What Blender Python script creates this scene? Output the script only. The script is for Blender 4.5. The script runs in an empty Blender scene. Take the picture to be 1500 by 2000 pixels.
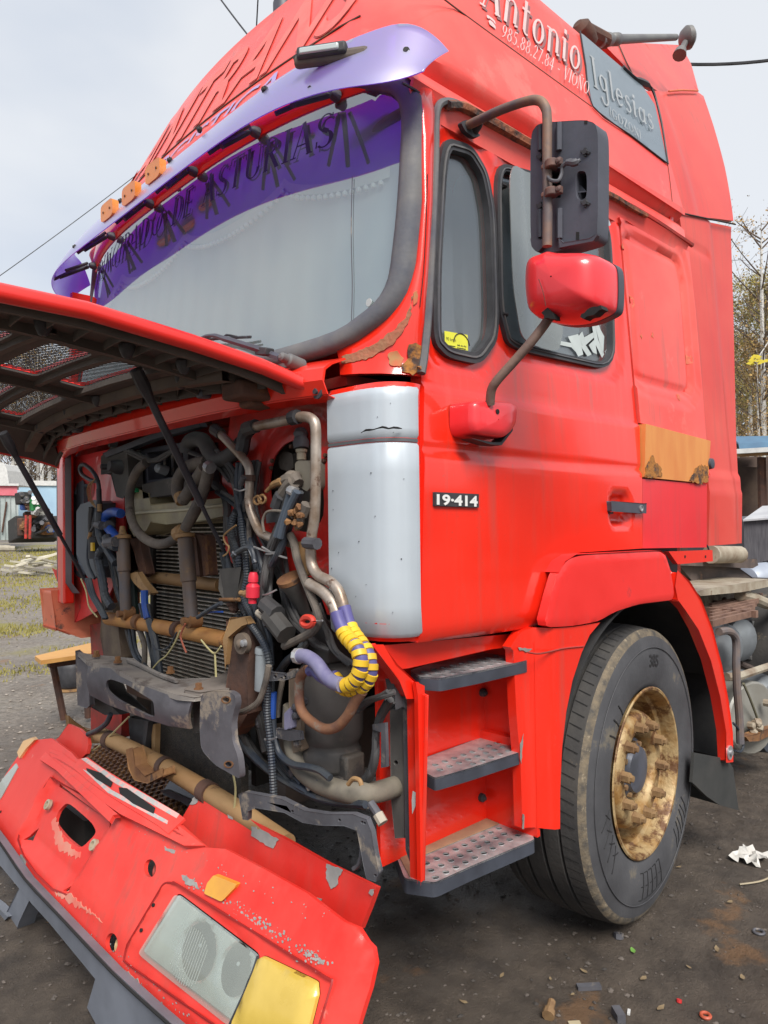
import bpy, bmesh, math, random
import numpy as np
from mathutils import Vector, Matrix, geometry, noise
random.seed(7)
SC = bpy.context.scene
COL = SC.collection
# ------------------------------------------------------------------ camera
F = 1399.0
CAM = np.array([-1.1, -1.29, 1.45])
ROLL, PITCH = .013, 26 / 1399
_h = np.array([.686, .728]); _h /= np.linalg.norm(_h)
_f = np.array([_h[0] * math.cos(PITCH), _h[1] * math.cos(PITCH), math.sin(PITCH)])
_r0 = np.array([_h[1], -_h[0], 0]); _u0 = np.cross(_r0, _f)
_r = _r0 * math.cos(ROLL) - _u0 * math.sin(ROLL)
_u = _u0 * math.cos(ROLL) + _r0 * math.sin(ROLL)
cd = bpy.data.cameras.new('camera'); cam = bpy.data.objects.new('camera', cd); COL.objects.link(cam)
cd.sensor_fit = 'VERTICAL'; cd.sensor_height = 36; cd.lens = 36 * F / 2000
cd.clip_start = .02; cd.clip_end = 1500
cam.matrix_world = Matrix(((_r[0], _u[0], -_f[0], CAM[0]), (_r[1], _u[1], -_f[1], CAM[1]), (_r[2], _u[2], -_f[2], CAM[2]), (0, 0, 0, 1)))
SC.camera = cam
# ------------------------------------------------------------------ world, sun, exposure
SUN_EL, SUN_AZ = math.radians(48), math.radians(240)      # azimuth of the sun, seen from above, from +X anticlockwise
SKYOFF = (2.7, 1.1, .5)
W = bpy.data.worlds.new('World'); SC.world = W; W.use_nodes = True
nt = W.node_tree; nt.nodes.clear()
def wn(t, **k):
    n = nt.nodes.new(t)
    for a, b in k.items(): setattr(n, a, b)
    return n
sky = wn('ShaderNodeTexSky', sky_type='NISHITA', sun_disc=False, sun_elevation=SUN_EL, sun_rotation=math.pi / 2 - SUN_AZ)
skym = wn('ShaderNodeMix', data_type='RGBA', blend_type='MULTIPLY'); skym.inputs[0].default_value = 1
nt.links.new(sky.outputs[0], skym.inputs[6]); skym.inputs[7].default_value = (.10, .10, .10, 1)
tc = wn('ShaderNodeTexCoord'); mp = wn('ShaderNodeMapping'); mp.inputs['Scale'].default_value = (1, 1, 2.2); mp.inputs['Location'].default_value = SKYOFF
nt.links.new(tc.outputs['Generated'], mp.inputs[0])
n1 = wn('ShaderNodeTexNoise'); n1.inputs['Scale'].default_value = 1.5; n1.inputs['Detail'].default_value = 5; n1.inputs['Roughness'].default_value = .45
nt.links.new(mp.outputs[0], n1.inputs[0])
cr = wn('ShaderNodeValToRGB'); cr.color_ramp.elements[0].position = .40; cr.color_ramp.elements[0].color = (.62, .68, .78, 1)
cr.color_ramp.elements[1].position = .56; cr.color_ramp.elements[1].color = (.83, .855, .89, 1)
nt.links.new(n1.outputs[0], cr.inputs[0])
mx = wn('ShaderNodeMix', data_type='RGBA'); mx.inputs[0].default_value = .84
nt.links.new(skym.outputs[2], mx.inputs[6]); nt.links.new(cr.outputs[0], mx.inputs[7])
bg = wn('ShaderNodeBackground'); bg.inputs[1].default_value = .74
nt.links.new(mx.outputs[2], bg.inputs[0])
wo = wn('ShaderNodeOutputWorld'); nt.links.new(bg.outputs[0], wo.inputs[0])
sl = bpy.data.lights.new('sun', 'SUN'); so = bpy.data.objects.new('sun', sl); COL.objects.link(so)
sl.energy = 3.0; sl.angle = math.radians(28); sl.color = (1, .96, .9)
sd = Vector((math.cos(SUN_AZ) * math.cos(SUN_EL), math.sin(SUN_AZ) * math.cos(SUN_EL), math.sin(SUN_EL)))
so.rotation_euler = sd.to_track_quat('Z', 'Y').to_euler()
SC.view_settings.view_transform = 'Standard'; SC.view_settings.look = 'None'
SC.view_settings.exposure = .60; SC.view_settings.gamma = 1; SC.view_settings.use_curve_mapping = False
# ------------------------------------------------------------------ measuring: from a sight line to a point on a real surface
def D(px, py): return _f + _r * (px - 750) / F + _u * (1000 - py) / F
def at(px, py, s):
    d = D(px, py)
    if isinstance(s, tuple):
        i = 'xyz'.index(s[0]); return CAM + d * (s[1] - CAM[i]) / d[i]
    ts = np.linspace(.4, 9, 260); g0 = s(CAM + d * ts[0]); best = (1e9, 0)
    for i in range(1, len(ts)):
        g = s(CAM + d * ts[i])
        if abs(g) < best[0]: best = (abs(g), ts[i])
        if g0 < 0 <= g:
            a, b = ts[i - 1], ts[i]
            for _ in range(18):
                m = (a + b) / 2
                if s(CAM + d * m) < 0: a = m
                else: b = m
            return CAM + d * a
        g0 = g
    return CAM + d * best[1]
def tr(pts, s): return [at(p[0], p[1], s if len(p) < 3 else (s[0], p[2])) for p in pts]
def v6(y, w=1.2, c=1.2): return abs(y - c) / w
def ys(z): return .06 * (z - 1.6) if z > 1.6 else 0.0                 # cab flank leans in above the belt
SIDE = lambda P: P[1] - ys(P[2])
def xw(y, z): return .02 + .15 * (z - 1.85) + .18 * v6(y, 1.14) ** 3  # windscreen
WS = lambda P: P[0] - xw(P[1], P[2])
def xf(y): return .02 + .17 * v6(y, 1.2) ** 4                          # cab front
FR = lambda P: P[0] - xf(P[1])
# ------------------------------------------------------------------ materials
MATS = {}
def M(name, c1, c2=None, scale=6, rough=.5, metal=0, bump=0, bscale=None, coat=0, c3=None, s3=2.0, t3=.62, detail=6, spec=.5, rvar=.15, streak=None, t2=(.35, .65), grime=0):
    if name in MATS: return MATS[name]
    m = bpy.data.materials.new(name); m.use_nodes = True; t = m.node_tree; N = t.nodes; L = t.links
    b = N['Principled BSDF']; b.inputs['Roughness'].default_value = rough; b.inputs['Metallic'].default_value = metal
    b.inputs['Coat Weight'].default_value = coat; b.inputs['Coat Roughness'].default_value = .08; b.inputs['Specular IOR Level'].default_value = spec
    tc = N.new('ShaderNodeTexCoord'); src = tc.outputs['Object']
    if streak:
        mp = N.new('ShaderNodeMapping'); mp.inputs['Scale'].default_value = streak; L.new(src, mp.inputs[0]); srcs = mp.outputs[0]
    else: srcs = src
    if c2 is None: c2 = tuple(x * .8 for x in c1)
    n = N.new('ShaderNodeTexNoise'); n.inputs['Scale'].default_value = scale; n.inputs['Detail'].default_value = detail; n.inputs['Roughness'].default_value = .6
    L.new(srcs, n.inputs[0])
    r = N.new('ShaderNodeValToRGB'); r.color_ramp.elements[0].position = t2[0]; r.color_ramp.elements[1].position = t2[1]
    r.color_ramp.elements[0].color = (*c2, 1); r.color_ramp.elements[1].color = (*c1, 1); L.new(n.outputs[0], r.inputs[0]); out = r.outputs[0]
    if c3 is not None:
        n3 = N.new('ShaderNodeTexNoise'); n3.inputs['Scale'].default_value = s3; n3.inputs['Detail'].default_value = 9; n3.inputs['Roughness'].default_value = .72
        L.new(src, n3.inputs[0]); r3 = N.new('ShaderNodeValToRGB'); r3.color_ramp.elements[0].position = t3; r3.color_ramp.elements[1].position = t3 + .07
        L.new(n3.outputs[0], r3.inputs[0]); mx = N.new('ShaderNodeMix'); mx.data_type = 'RGBA'
        L.new(r3.outputs[0], mx.inputs[0]); L.new(out, mx.inputs[6]); mx.inputs[7].default_value = (*c3, 1); out = mx.outputs[2]
    if grime:   # rain-washed dirt: thin vertical runs and a fine speckle
        mg = N.new('ShaderNodeMapping'); mg.inputs['Scale'].default_value = (26, 26, 1.6); L.new(src, mg.inputs[0])
        g1 = N.new('ShaderNodeTexNoise'); g1.inputs['Scale'].default_value = 1; g1.inputs['Detail'].default_value = 5; L.new(mg.outputs[0], g1.inputs[0])
        g2 = N.new('ShaderNodeTexNoise'); g2.inputs['Scale'].default_value = 130; g2.inputs['Detail'].default_value = 3; L.new(src, g2.inputs[0])
        g3 = N.new('ShaderNodeTexNoise'); g3.inputs['Scale'].default_value = 1.3; g3.inputs['Detail'].default_value = 4; L.new(src, g3.inputs[0])
        ra = N.new('ShaderNodeValToRGB'); ra.color_ramp.elements[0].position = .50; ra.color_ramp.elements[1].position = .72; L.new(g1.outputs[0], ra.inputs[0])
        rb = N.new('ShaderNodeValToRGB'); rb.color_ramp.elements[0].position = .66; rb.color_ramp.elements[1].position = .74; L.new(g2.outputs[0], rb.inputs[0])
        rc = N.new('ShaderNodeValToRGB'); rc.color_ramp.elements[0].position = .40; rc.color_ramp.elements[1].position = .62; L.new(g3.outputs[0], rc.inputs[0])
        ad = N.new('ShaderNodeMath'); ad.operation = 'MAXIMUM'; L.new(ra.outputs[0], ad.inputs[0]); L.new(rb.outputs[0], ad.inputs[1])
        mu = N.new('ShaderNodeMath'); mu.operation = 'MULTIPLY'; L.new(ad.outputs[0], mu.inputs[0]); L.new(rc.outputs[0], mu.inputs[1])
        ms = N.new('ShaderNodeMath'); ms.operation = 'MULTIPLY'; L.new(mu.outputs[0], ms.inputs[0]); ms.inputs[1].default_value = grime
        gx_ = N.new('ShaderNodeMix'); gx_.data_type = 'RGBA'; L.new(ms.outputs[0], gx_.inputs[0]); L.new(out, gx_.inputs[6]); gx_.inputs[7].default_value = (.20, .10, .08, 1); out = gx_.outputs[2]
    L.new(out, b.inputs['Base Color'])
    if rvar:
        mr = N.new('ShaderNodeMapRange'); mr.inputs[3].default_value = max(.03, rough - rvar); mr.inputs[4].default_value = min(1, rough + rvar)
        L.new(n.outputs[0], mr.inputs[0]); L.new(mr.outputs[0], b.inputs['Roughness'])
    if bump:
        nb = N.new('ShaderNodeTexNoise'); nb.inputs['Scale'].default_value = bscale or scale * 4; nb.inputs['Detail'].default_value = 6
        L.new(src, nb.inputs[0]); bp = N.new('ShaderNodeBump'); bp.inputs['Strength'].default_value = bump; bp.inputs['Distance'].default_value = .01
        L.new(nb.outputs[0], bp.inputs['Height']); L.new(bp.outputs[0], b.inputs['Normal'])
    MATS[name] = m; return m
RED = M('red_paint', (.84, .026, .009), (.77, .018, .006), 1.6, .32, coat=.85, c3=(.72, .06, .045), s3=2.4, t3=.60, bump=.03, bscale=2.2, rvar=.12, spec=.35, grime=.42)
RED_SHEEN = M('faded_red_sheen_paint', (.84, .115, .09), (.80, .06, .047), 2.2, .45, coat=.3, c3=(.78, .14, .11), s3=3, t3=.58, bump=.03, bscale=3, rvar=.12, spec=.3, grime=.38)  # upper panels' faded red, with sky reflection mixed into the base colour
REDB = M('bumper_red_plastic', (.76, .065, .05), (.70, .026, .018), 2.5, .48, coat=.12, c3=(.70, .22, .18), s3=7, t3=.64, bump=.05, bscale=40, spec=.3, grime=.35)
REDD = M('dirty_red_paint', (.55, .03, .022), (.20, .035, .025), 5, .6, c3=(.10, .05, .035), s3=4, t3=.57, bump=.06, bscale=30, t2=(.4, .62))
PINK = M('repainted_red_panel', (.76, .026, .035), (.68, .018, .024), 2.2, .42, grime=.5, coat=.3, c3=(.45, .02, .03), s3=9, t3=.7)
ORNG = M('faded_orange_panel', (.66, .27, .075), (.60, .20, .05), 5, .5, c3=(.5, .13, .04), s3=8, t3=.66, streak=(3, 3, .6))
SILV = M('silver_grey_paint', (.48, .53, .575), (.43, .475, .52), 2, .42, .15, coat=.2, c3=(.42, .45, .47), s3=5, t3=.66, grime=.12)
SILVD = M('silver_seam', (.10, .11, .12), None, 6, .6)
BLK = M('black_rubber', (.022, .022, .026), (.05, .05, .055), 9, .6, bump=.05)
SEAL = M('weathered_seal_rubber', (.075, .08, .10), (.14, .135, .13), 7, .68, bump=.12, bscale=60, streak=(1, 1, .8))
PLG = M('grey_black_plastic', (.075, .078, .10), (.05, .052, .066), 8, .5, bump=.04, bscale=90)
PLD = M('dusty_dark_plastic', (.085, .078, .072), (.04, .038, .036), 5, .75, c3=(.16, .14, .12), s3=5, t3=.6, bump=.06)
HOSE = M('dusty_grey_hose', (.19, .16, .13), (.07, .06, .055), 9, .8, c3=(.055, .045, .04), s3=14, t3=.57, bump=.08, bscale=70)
HOSD = M('dusty_black_hose', (.07, .066, .064), (.035, .035, .038), 10, .65, c3=(.13, .115, .10), s3=14, t3=.6, bump=.05)
PIPE = M('bare_steel_pipe', (.42, .36, .31), (.22, .15, .10), 12, .42, .5, c3=(.13, .07, .045), s3=16, t3=.57, bump=.12)
CAB = M('blue_black_cable', (.02, .028, .045), (.05, .055, .06), 14, .5, bump=.03)
BLUE = M('blue_hose', (.02, .09, .42), (.015, .06, .28), 14, .5)
RUST = M('rusted_steel', (.27, .135, .05), (.13, .055, .025), 9, .8, c3=(.07, .04, .028), s3=12, t3=.55, bump=.3, bscale=60)
TAN = M('tan_rusty_tube', (.36, .22, .10), (.26, .14, .055), 7, .7, c3=(.13, .07, .04), s3=9, t3=.6, bump=.12, bscale=50, streak=(1, .4, 1))
ORR = M('orange_rust_tube', (.50, .25, .075), (.36, .15, .045), 8, .7, c3=(.14, .07, .04), s3=10, t3=.6, bump=.12, bscale=50)
DRED = M('dark_rust', (.12, .055, .035), (.06, .035, .028), 8, .85, c3=(.22, .10, .04), s3=8, t3=.6, bump=.25, bscale=50)
STEEL = M('dark_weathered_steel', (.12, .12, .135), (.06, .058, .066), 6, .6, .2, c3=(.26, .22, .18), s3=9, t3=.56, bump=.12, bscale=45)
STEELD = M('oily_black_steel', (.045, .042, .04), (.022, .021, .021), 6, .65, .2, c3=(.09, .07, .055), s3=6, t3=.6, bump=.12)
BEAMM = M('scuffed_grey_beam', (.125, .12, .135), (.065, .06, .07), 7, .6, .15, c3=(.30, .25, .20), s3=6, t3=.53, bump=.12, bscale=40)
GREY = M('grey_plastic_valance', (.19, .205, .24), (.13, .14, .165), 4, .55, c3=(.24, .24, .25), s3=8, t3=.65, bump=.06)
CREAM = M('yellowed_tank_plastic', (.40, .35, .21), (.22, .18, .12), 8, .5, c3=(.22, .15, .12), s3=7, t3=.62)
DKGAP = M('shadow_black', (.012, .012, .012), None, 5, .9)
ALU = M('worn_step_steel', (.60, .60, .60), (.24, .24, .26), 11, .38, .6, c3=(.16, .12, .10), s3=11, t3=.62, bump=.05, t2=(.35, .6))
ALUD = M('dark_step_edge', (.075, .085, .11), (.05, .055, .07), 8, .5, .3, c3=(.2, .2, .2), s3=12, t3=.68)
RUB = M('tyre_rubber', (.078, .078, .084), (.05, .05, .055), 5, .75, c3=(.15, .13, .10), s3=5, t3=.58, bump=.1, bscale=60, streak=(1, 1, 1))
RUBT = M('dusty_tyre_tread', (.065, .06, .055), (.035, .034, .035), 6, .85, c3=(.15, .12, .085), s3=8, t3=.62, bump=.2, bscale=60)
RUBS = M('scuffed_tyre_shoulder', (.19, .15, .10), (.06, .055, .05), 26, .85, c3=(.27, .22, .15), s3=30, t3=.58, bump=.35, bscale=90)
RIM = M('yellowed_rusty_rim', (.42, .30, .15), (.30, .16, .05), 9, .5, .2, c3=(.13, .06, .025), s3=8, t3=.50, bump=.4, bscale=45, t2=(.40, .56))
NUTM = M('rusty_nut', (.30, .19, .09), (.18, .10, .05), 20, .7, .2, bump=.2)
YEL = M('yellow_wrap', (.78, .50, .02), (.62, .38, .02), 12, .5)
PURH = M('purple_grey_hose', (.25, .24, .34), (.13, .12, .24), 8, .6)
AMB = M('amber_lens', (.66, .22, .03), (.6, .17, .02), 6, .35, coat=.3)
WHT = M('dull_white', (.62, .62, .60), (.5, .5, .49), 8, .6)
WTXT = M('faded_white_lettering', (.66, .52, .51), (.60, .42, .41), 14, .6)
GTXT = M('grey_letter_shadow', (.30, .13, .13), None, 9, .6)
def facing(N, L, f0):
    """share of light mirrored by a polished skin, the same seen from either face"""
    g = N.new('ShaderNodeNewGeometry'); d = N.new('ShaderNodeVectorMath'); d.operation = 'DOT_PRODUCT'; L.new(g.outputs['Normal'], d.inputs[0]); L.new(g.outputs['Incoming'], d.inputs[1])
    def m(op, a, b=None):
        n = N.new('ShaderNodeMath'); n.operation = op
        for i, v in enumerate((a, b)):
            if v is None: continue
            if isinstance(v, (int, float)): n.inputs[i].default_value = v
            else: L.new(v, n.inputs[i])
        return n.outputs[0]
    x = m('POWER', m('SUBTRACT', 1.0, m('ABSOLUTE', d.outputs['Value'])), 5.0); return m('ADD', m('MULTIPLY', x, 1 - f0), f0)
def glass(name, tint, rough=.02, f0=.1, dust=.1, dcol=(.34, .36, .36)):
    m = bpy.data.materials.new(name); m.use_nodes = True; N = m.node_tree.nodes; L = m.node_tree.links; N.remove(N['Principled BSDF'])
    gl = N.new('ShaderNodeBsdfGlossy'); gl.inputs['Roughness'].default_value = rough; gl.inputs[0].default_value = (.92, .96, .96, 1)
    tp = N.new('ShaderNodeBsdfTransparent'); tp.inputs[0].default_value = (*tint, 1); df = N.new('ShaderNodeBsdfDiffuse'); df.inputs[0].default_value = (*dcol, 1)
    nz = N.new('ShaderNodeTexNoise'); nz.inputs['Scale'].default_value = 2.2; nz.inputs['Detail'].default_value = 8
    mr = N.new('ShaderNodeMapRange'); mr.inputs[3].default_value = dust * .3; mr.inputs[4].default_value = dust * 1.7
    tcn = N.new('ShaderNodeTexCoord'); L.new(tcn.outputs['Object'], nz.inputs[0]); L.new(nz.outputs[0], mr.inputs[0])
    m1 = N.new('ShaderNodeMixShader'); L.new(mr.outputs[0], m1.inputs[0]); L.new(tp.outputs[0], m1.inputs[1]); L.new(df.outputs[0], m1.inputs[2])
    m2 = N.new('ShaderNodeMixShader'); L.new(facing(N, L, f0), m2.inputs[0]); L.new(m1.outputs[0], m2.inputs[1]); L.new(gl.outputs[0], m2.inputs[2])
    L.new(m2.outputs[0], N['Material Output'].inputs[0]); return m
GLW = glass('windscreen_glass', (.66, .74, .72), .012, .32, .09)
GLS = glass('side_window_glass', (.72, .75, .77), .02, .12, .10)
GLD = glass('smoked_wind_deflector', (.45, .48, .48), .12, .12, .5, (.3, .32, .31))
def visor_mat():
    m = bpy.data.materials.new('purple_acrylic'); m.use_nodes = True; N = m.node_tree.nodes; L = m.node_tree.links; N.remove(N['Principled BSDF'])
    gl = N.new('ShaderNodeBsdfGlossy'); gl.inputs['Roughness'].default_value = .28; gl.inputs[0].default_value = (.95, .95, 1, 1)
    tl = N.new('ShaderNodeBsdfTranslucent'); tl.inputs[0].default_value = (.36, .07, .9, 1)
    tp = N.new('ShaderNodeBsdfTransparent'); tp.inputs[0].default_value = (.50, .16, .95, 1)
    df = N.new('ShaderNodeBsdfDiffuse'); df.inputs[0].default_value = (.55, .51, .80, 1)
    a = N.new('ShaderNodeMixShader'); a.inputs[0].default_value = .48; L.new(tl.outputs[0], a.inputs[1]); L.new(tp.outputs[0], a.inputs[2])
    b = N.new('ShaderNodeMixShader'); b.inputs[0].default_value = .20; L.new(a.outputs[0], b.inputs[1]); L.new(df.outputs[0], b.inputs[2])
    c = N.new('ShaderNodeMixShader'); L.new(facing(N, L, .28), c.inputs[0]); L.new(b.outputs[0], c.inputs[1]); L.new(gl.outputs[0], c.inputs[2])
    L.new(c.outputs[0], N['Material Output'].inputs[0]); return m
VIS = visor_mat()
# ------------------------------------------------------------------ mesh building
def finish(name, verts, faces, mat, parent=None, smooth=True, ang=35, bevel=0, label=None):
    me = bpy.data.meshes.new(name); me.from_pydata([tuple(map(float, v)) for v in verts], [], faces); me.validate()
    if smooth:
        me.polygons.foreach_set('use_smooth', [True] * len(me.polygons)); me.set_sharp_from_angle(angle=math.radians(ang))
    me.materials.append(mat); me.update()
    o = bpy.data.objects.new(name, me); COL.objects.link(o)
    if parent is not None:
        o.parent = parent
        if parent.type == 'EMPTY': o.matrix_parent_inverse = Matrix.Translation(-Vector(parent.location))
    if bevel:
        b = o.modifiers.new('bevel', 'BEVEL'); b.width = bevel; b.segments = 2; b.limit_method = 'ANGLE'; b.angle_limit = math.radians(38)
    if label: o['label'] = label
    return o
class MB:
    def __init__(s): s.v = []; s.f = []
    def add(s, v, f):
        n = len(s.v); s.v += [tuple(map(float, q)) for q in v]; s.f += [tuple(i + n for i in q) for q in f]; return s
    def box(s, c, size, rot=None):
        c = Vector(c); h = Vector(size) / 2; R = rot or Matrix.Identity(3)
        v = [c + R @ Vector((x * h.x, y * h.y, z * h.z)) for x in (-1, 1) for y in (-1, 1) for z in (-1, 1)]
        return s.add(v, [(0, 1, 3, 2), (4, 6, 7, 5), (0, 4, 5, 1), (2, 3, 7, 6), (0, 2, 6, 4), (1, 5, 7, 3)])
    def bx(s, a, b):
        a = Vector(a); b = Vector(b); return s.box((a + b) / 2, [abs(b[i] - a[i]) for i in range(3)])
    def lathe(s, p, axis, prof, n=20, ref=None, cap=True):
        """prof: list of (along, radius)"""
        p = Vector(p); a = Vector(axis).normalized(); r = Vector(ref) if ref else (Vector((0, 0, 1)) if abs(a.z) < .9 else Vector((1, 0, 0)))
        e1 = (r - a * r.dot(a)).normalized(); e2 = a.cross(e1); vs = []; fs = []
        for (t, rad) in prof:
            for k in range(n):
                th = 2 * math.pi * k / n; vs.append(p + a * t + (e1 * math.cos(th) + e2 * math.sin(th)) * rad)
        for i in range(len(prof) - 1):
            for k in range(n):
                k2 = (k + 1) % n; fs.append((i * n + k, i * n + k2, (i + 1) * n + k2, (i + 1) * n + k))
        if cap: fs.append(tuple(range(n))[::-1]); fs.append(tuple((len(prof) - 1) * n + k for k in range(n)))
        return s.add(vs, fs)
    def cyl(s, a, b, r, r2=None, n=14):
        a = Vector(a); b = Vector(b); L = (b - a).length; return s.lathe(a, b - a, [(0, r), (L, r if r2 is None else r2)], n)
    def tube(s, pts, r, n=10, sm=6, ribs=0):
        P = [Vector(p) for p in pts]
        if sm and len(P) > 2:
            Q = []
            for i in range(len(P) - 1):
                p0 = P[max(i - 1, 0)]; p1 = P[i]; p2 = P[i + 1]; p3 = P[min(i + 2, len(P) - 1)]
                for k in range(sm):
                    t = k / sm; Q.append(.5 * ((2 * p1) + (p2 - p0) * t + (2 * p0 - 5 * p1 + 4 * p2 - p3) * t * t + (3 * p1 - p0 - 3 * p2 + p3) * t ** 3))
            Q.append(P[-1]); P = Q
        if ribs:
            L = [0]
            for i in range(1, len(P)): L.append(L[-1] + (P[i] - P[i - 1]).length)
            m = max(2, int(L[-1] / ribs)); Q = []; j = 0
            for k in range(m + 1):
                t = L[-1] * k / m
                while j < len(L) - 2 and L[j + 1] < t: j += 1
                Q.append(P[j].lerp(P[j + 1], (t - L[j]) / max(1e-6, L[j + 1] - L[j])))
            P = Q
        T = [(P[min(i + 1, len(P) - 1)] - P[max(i - 1, 0)]).normalized() for i in range(len(P))]
        u = T[0].orthogonal().normalized(); vs = []; fs = []
        for i, p in enumerate(P):
            u = (u - T[i] * u.dot(T[i])).normalized(); w = T[i].cross(u)
            rr = r[min(i * len(r) // len(P), len(r) - 1)] if isinstance(r, list) else r
            if ribs and i % 2: rr *= .82
            for k in range(n):
                th = 2 * math.pi * k / n; vs.append(p + (u * math.cos(th) + w * math.sin(th)) * rr)
        for i in range(len(P) - 1):
            for k in range(n):
                k2 = (k + 1) % n; fs.append((i * n + k, i * n + k2, (i + 1) * n + k2, (i + 1) * n + k))
        fs.append(tuple(range(n))[::-1]); fs.append(tuple((len(P) - 1) * n + k for k in range(n)))
        return s.add(vs, fs)
    def prism(s, pts, vec, holes=()):
        loops = [[Vector(map(float, p)) for p in pts]] + [[Vector(map(float, p)) for p in h] for h in holes]
        flat = [p for l in loops for p in l]; tris = geometry.tessellate_polygon(loops); n = len(flat); vec = Vector(vec)
        fs = [tuple(t) for t in tris]; fs += [tuple(i + n for i in t[::-1]) for t in tris]; b = 0
        for l in loops:
            m = len(l)
            for k in range(m): fs.append((b + k, b + (k + 1) % m, n + b + (k + 1) % m, n + b + k))
            b += m
        s.add(flat + [p + vec for p in flat], fs); return s
    def sheet(s, out, holes, to3, vec, res=.03):
        """out, holes: loops of 2-D surface coordinates; to3(a,b)->point; vec: thickness vector or None"""
        def sub(l):
            q = []
            for i in range(len(l)):
                a = np.array(l[i][:2], float); b = np.array(l[(i + 1) % len(l)][:2], float); m = max(1, int(math.ceil(np.linalg.norm(b - a) / res)))
                q += [a + (b - a) * k / m for k in range(m)]
            return q
        loops = [sub(out)] + [sub(h) for h in holes]; V = []; E = []
        for l in loops:
            b = len(V); V += l; E += [(b + k, b + (k + 1) % len(l)) for k in range(len(l))]
        V = np.array(V); lo = V.min(0); hi = V.max(0)
        gx, gy = np.meshgrid(np.arange(lo[0] + res * .5, hi[0], res), np.arange(lo[1] + res * .5, hi[1], res)); G = np.stack([gx.ravel(), gy.ravel()], 1)
        def inside(P, l):
            l = np.array(l); x, y = P[:, 0], P[:, 1]; r = np.zeros(len(P), bool)
            for i in range(len(l)):
                a, b = l[i - 1], l[i]
                if a[1] == b[1]: continue
                r ^= ((a[1] > y) != (b[1] > y)) & (x < (b[0] - a[0]) * (y - a[1]) / (b[1] - a[1]) + a[0])
            return r
        ok = inside(G, loops[0])
        for h in loops[1:]: ok &= ~inside(G, h)
        G = G[ok]
        if len(G):
            dm = np.full(len(G), 9.)
            for q in V: dm = np.minimum(dm, np.hypot(G[:, 0] - q[0], G[:, 1] - q[1]))
            G = G[dm > res * .5]
        allv = [Vector(q) for q in V] + [Vector(q) for q in G]
        v2, _, fc, *_x = geometry.delaunay_2d_cdt(allv, E, [], 0, 1e-5)
        v2n = np.array([tuple(q) for q in v2]); cen = np.array([v2n[list(f)].mean(0) for f in fc])
        ok = inside(cen, loops[0])
        for h in loops[1:]: ok &= ~inside(cen, h)
        fc = [tuple(f) for f, k in zip(fc, ok) if k]
        P3 = [Vector(map(float, to3(q[0], q[1]))) for q in v2n]
        if vec is None: return s.add(P3, fc)
        n = len(P3); cnt = {}
        for f in fc:
            for i in range(3):
                e = (f[i], f[(i + 1) % 3]); cnt[e] = cnt.get(e, 0) + 1
        fs = fc + [tuple(i + n for i in f[::-1]) for f in fc]
        fs += [(a, n + a, n + b, b) for (a, b) in cnt if (b, a) not in cnt]
        back = [p + (Vector(vec(p)) if callable(vec) else Vector(vec)) for p in P3]
        return s.add(P3 + back, fs)
    def loft(s, rows, close=False, vec=None):
        m = len(rows[0]); vs = [p for r in rows for p in r]; fs = []
        for i in range(len(rows) - 1):
            for k in range(m if close else m - 1):
                k2 = (k + 1) % m; fs.append((i * m + k, i * m + k2, (i + 1) * m + k2, (i + 1) * m + k))
        if vec is not None:
            n = len(vs); vec = Vector(vec); cnt = set()
            for f in fs:
                for i in range(4): cnt.add((f[i], f[(i + 1) % 4]))
            bd = [(a, b) for a, b in cnt if (b, a) not in cnt]
            fs = fs + [tuple(i + n for i in f[::-1]) for f in fs] + [(a, n + a, n + b, b) for a, b in bd]
            vs = [Vector(map(float, p)) for p in vs] + [Vector(map(float, p)) + vec for p in vs]
        return s.add(vs, fs)
    def build(s, name, mat, parent=None, smooth=True, ang=35, bevel=0, label=None):
        return finish(name, s.v, s.f, mat, parent, smooth, ang, bevel, label)
def tag(o, label=None, cat=None, group=None, kind=None):
    for k, w in (('label', label), ('category', cat), ('group', group), ('kind', kind)):
        if w: o[k] = w
    return o
def empty(name, loc, label, cat, group=None):
    o = bpy.data.objects.new(name, None); COL.objects.link(o); o.location = loc; o.empty_display_size = .1
    return tag(o, label, cat, group)
def dup(o, parent, dx=(0, 0, 0)):
    c = o.copy(); COL.objects.link(c); c.parent = parent
    if dx != (0, 0, 0): c.location = Vector(o.location) + Vector(dx)
    return c
def circ(c, r, n=12, ry=None): return [(c[0] + r * math.cos(2 * math.pi * k / n), c[1] + (ry or r) * math.sin(2 * math.pi * k / n)) for k in range(n)]
def rnd(pts, k=4, frac=.35):
    """round the corners of a 2-D or 3-D loop"""
    P = [np.array(p, float) for p in pts]; out = []
    for i in range(len(P)):
        a, b, c = P[i - 1], P[i], P[(i + 1) % len(P)]
        p0 = b + (a - b) * frac; p1 = b + (c - b) * frac
        for j in range(k + 1):
            t = j / k; out.append((1 - t) ** 2 * p0 + 2 * t * (1 - t) * b + t * t * p1)
    return out
def rrect(x0, y0, x1, y1, r, k=5):
    o = []
    for cx, cy, a0 in ((x1 - r, y1 - r, 0), (x0 + r, y1 - r, 90), (x0 + r, y0 + r, 180), (x1 - r, y0 + r, 270)):
        for j in range(k + 1):
            a = math.radians(a0 + 90 * j / k); o.append((cx + r * math.cos(a), cy + r * math.sin(a)))
    return o
def jag(pts, amp=.006, step=.015, seed=1):
    rg = random.Random(seed); o = []
    for i in range(len(pts)):
        a = np.array(pts[i][:2], float); b = np.array(pts[(i + 1) % len(pts)][:2], float); L = np.linalg.norm(b - a); m = max(1, int(L / step))
        for k in range(m): o.append(a + (b - a) * k / m + np.array([rg.uniform(-amp, amp), rg.uniform(-amp, amp)]))
    return o
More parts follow.
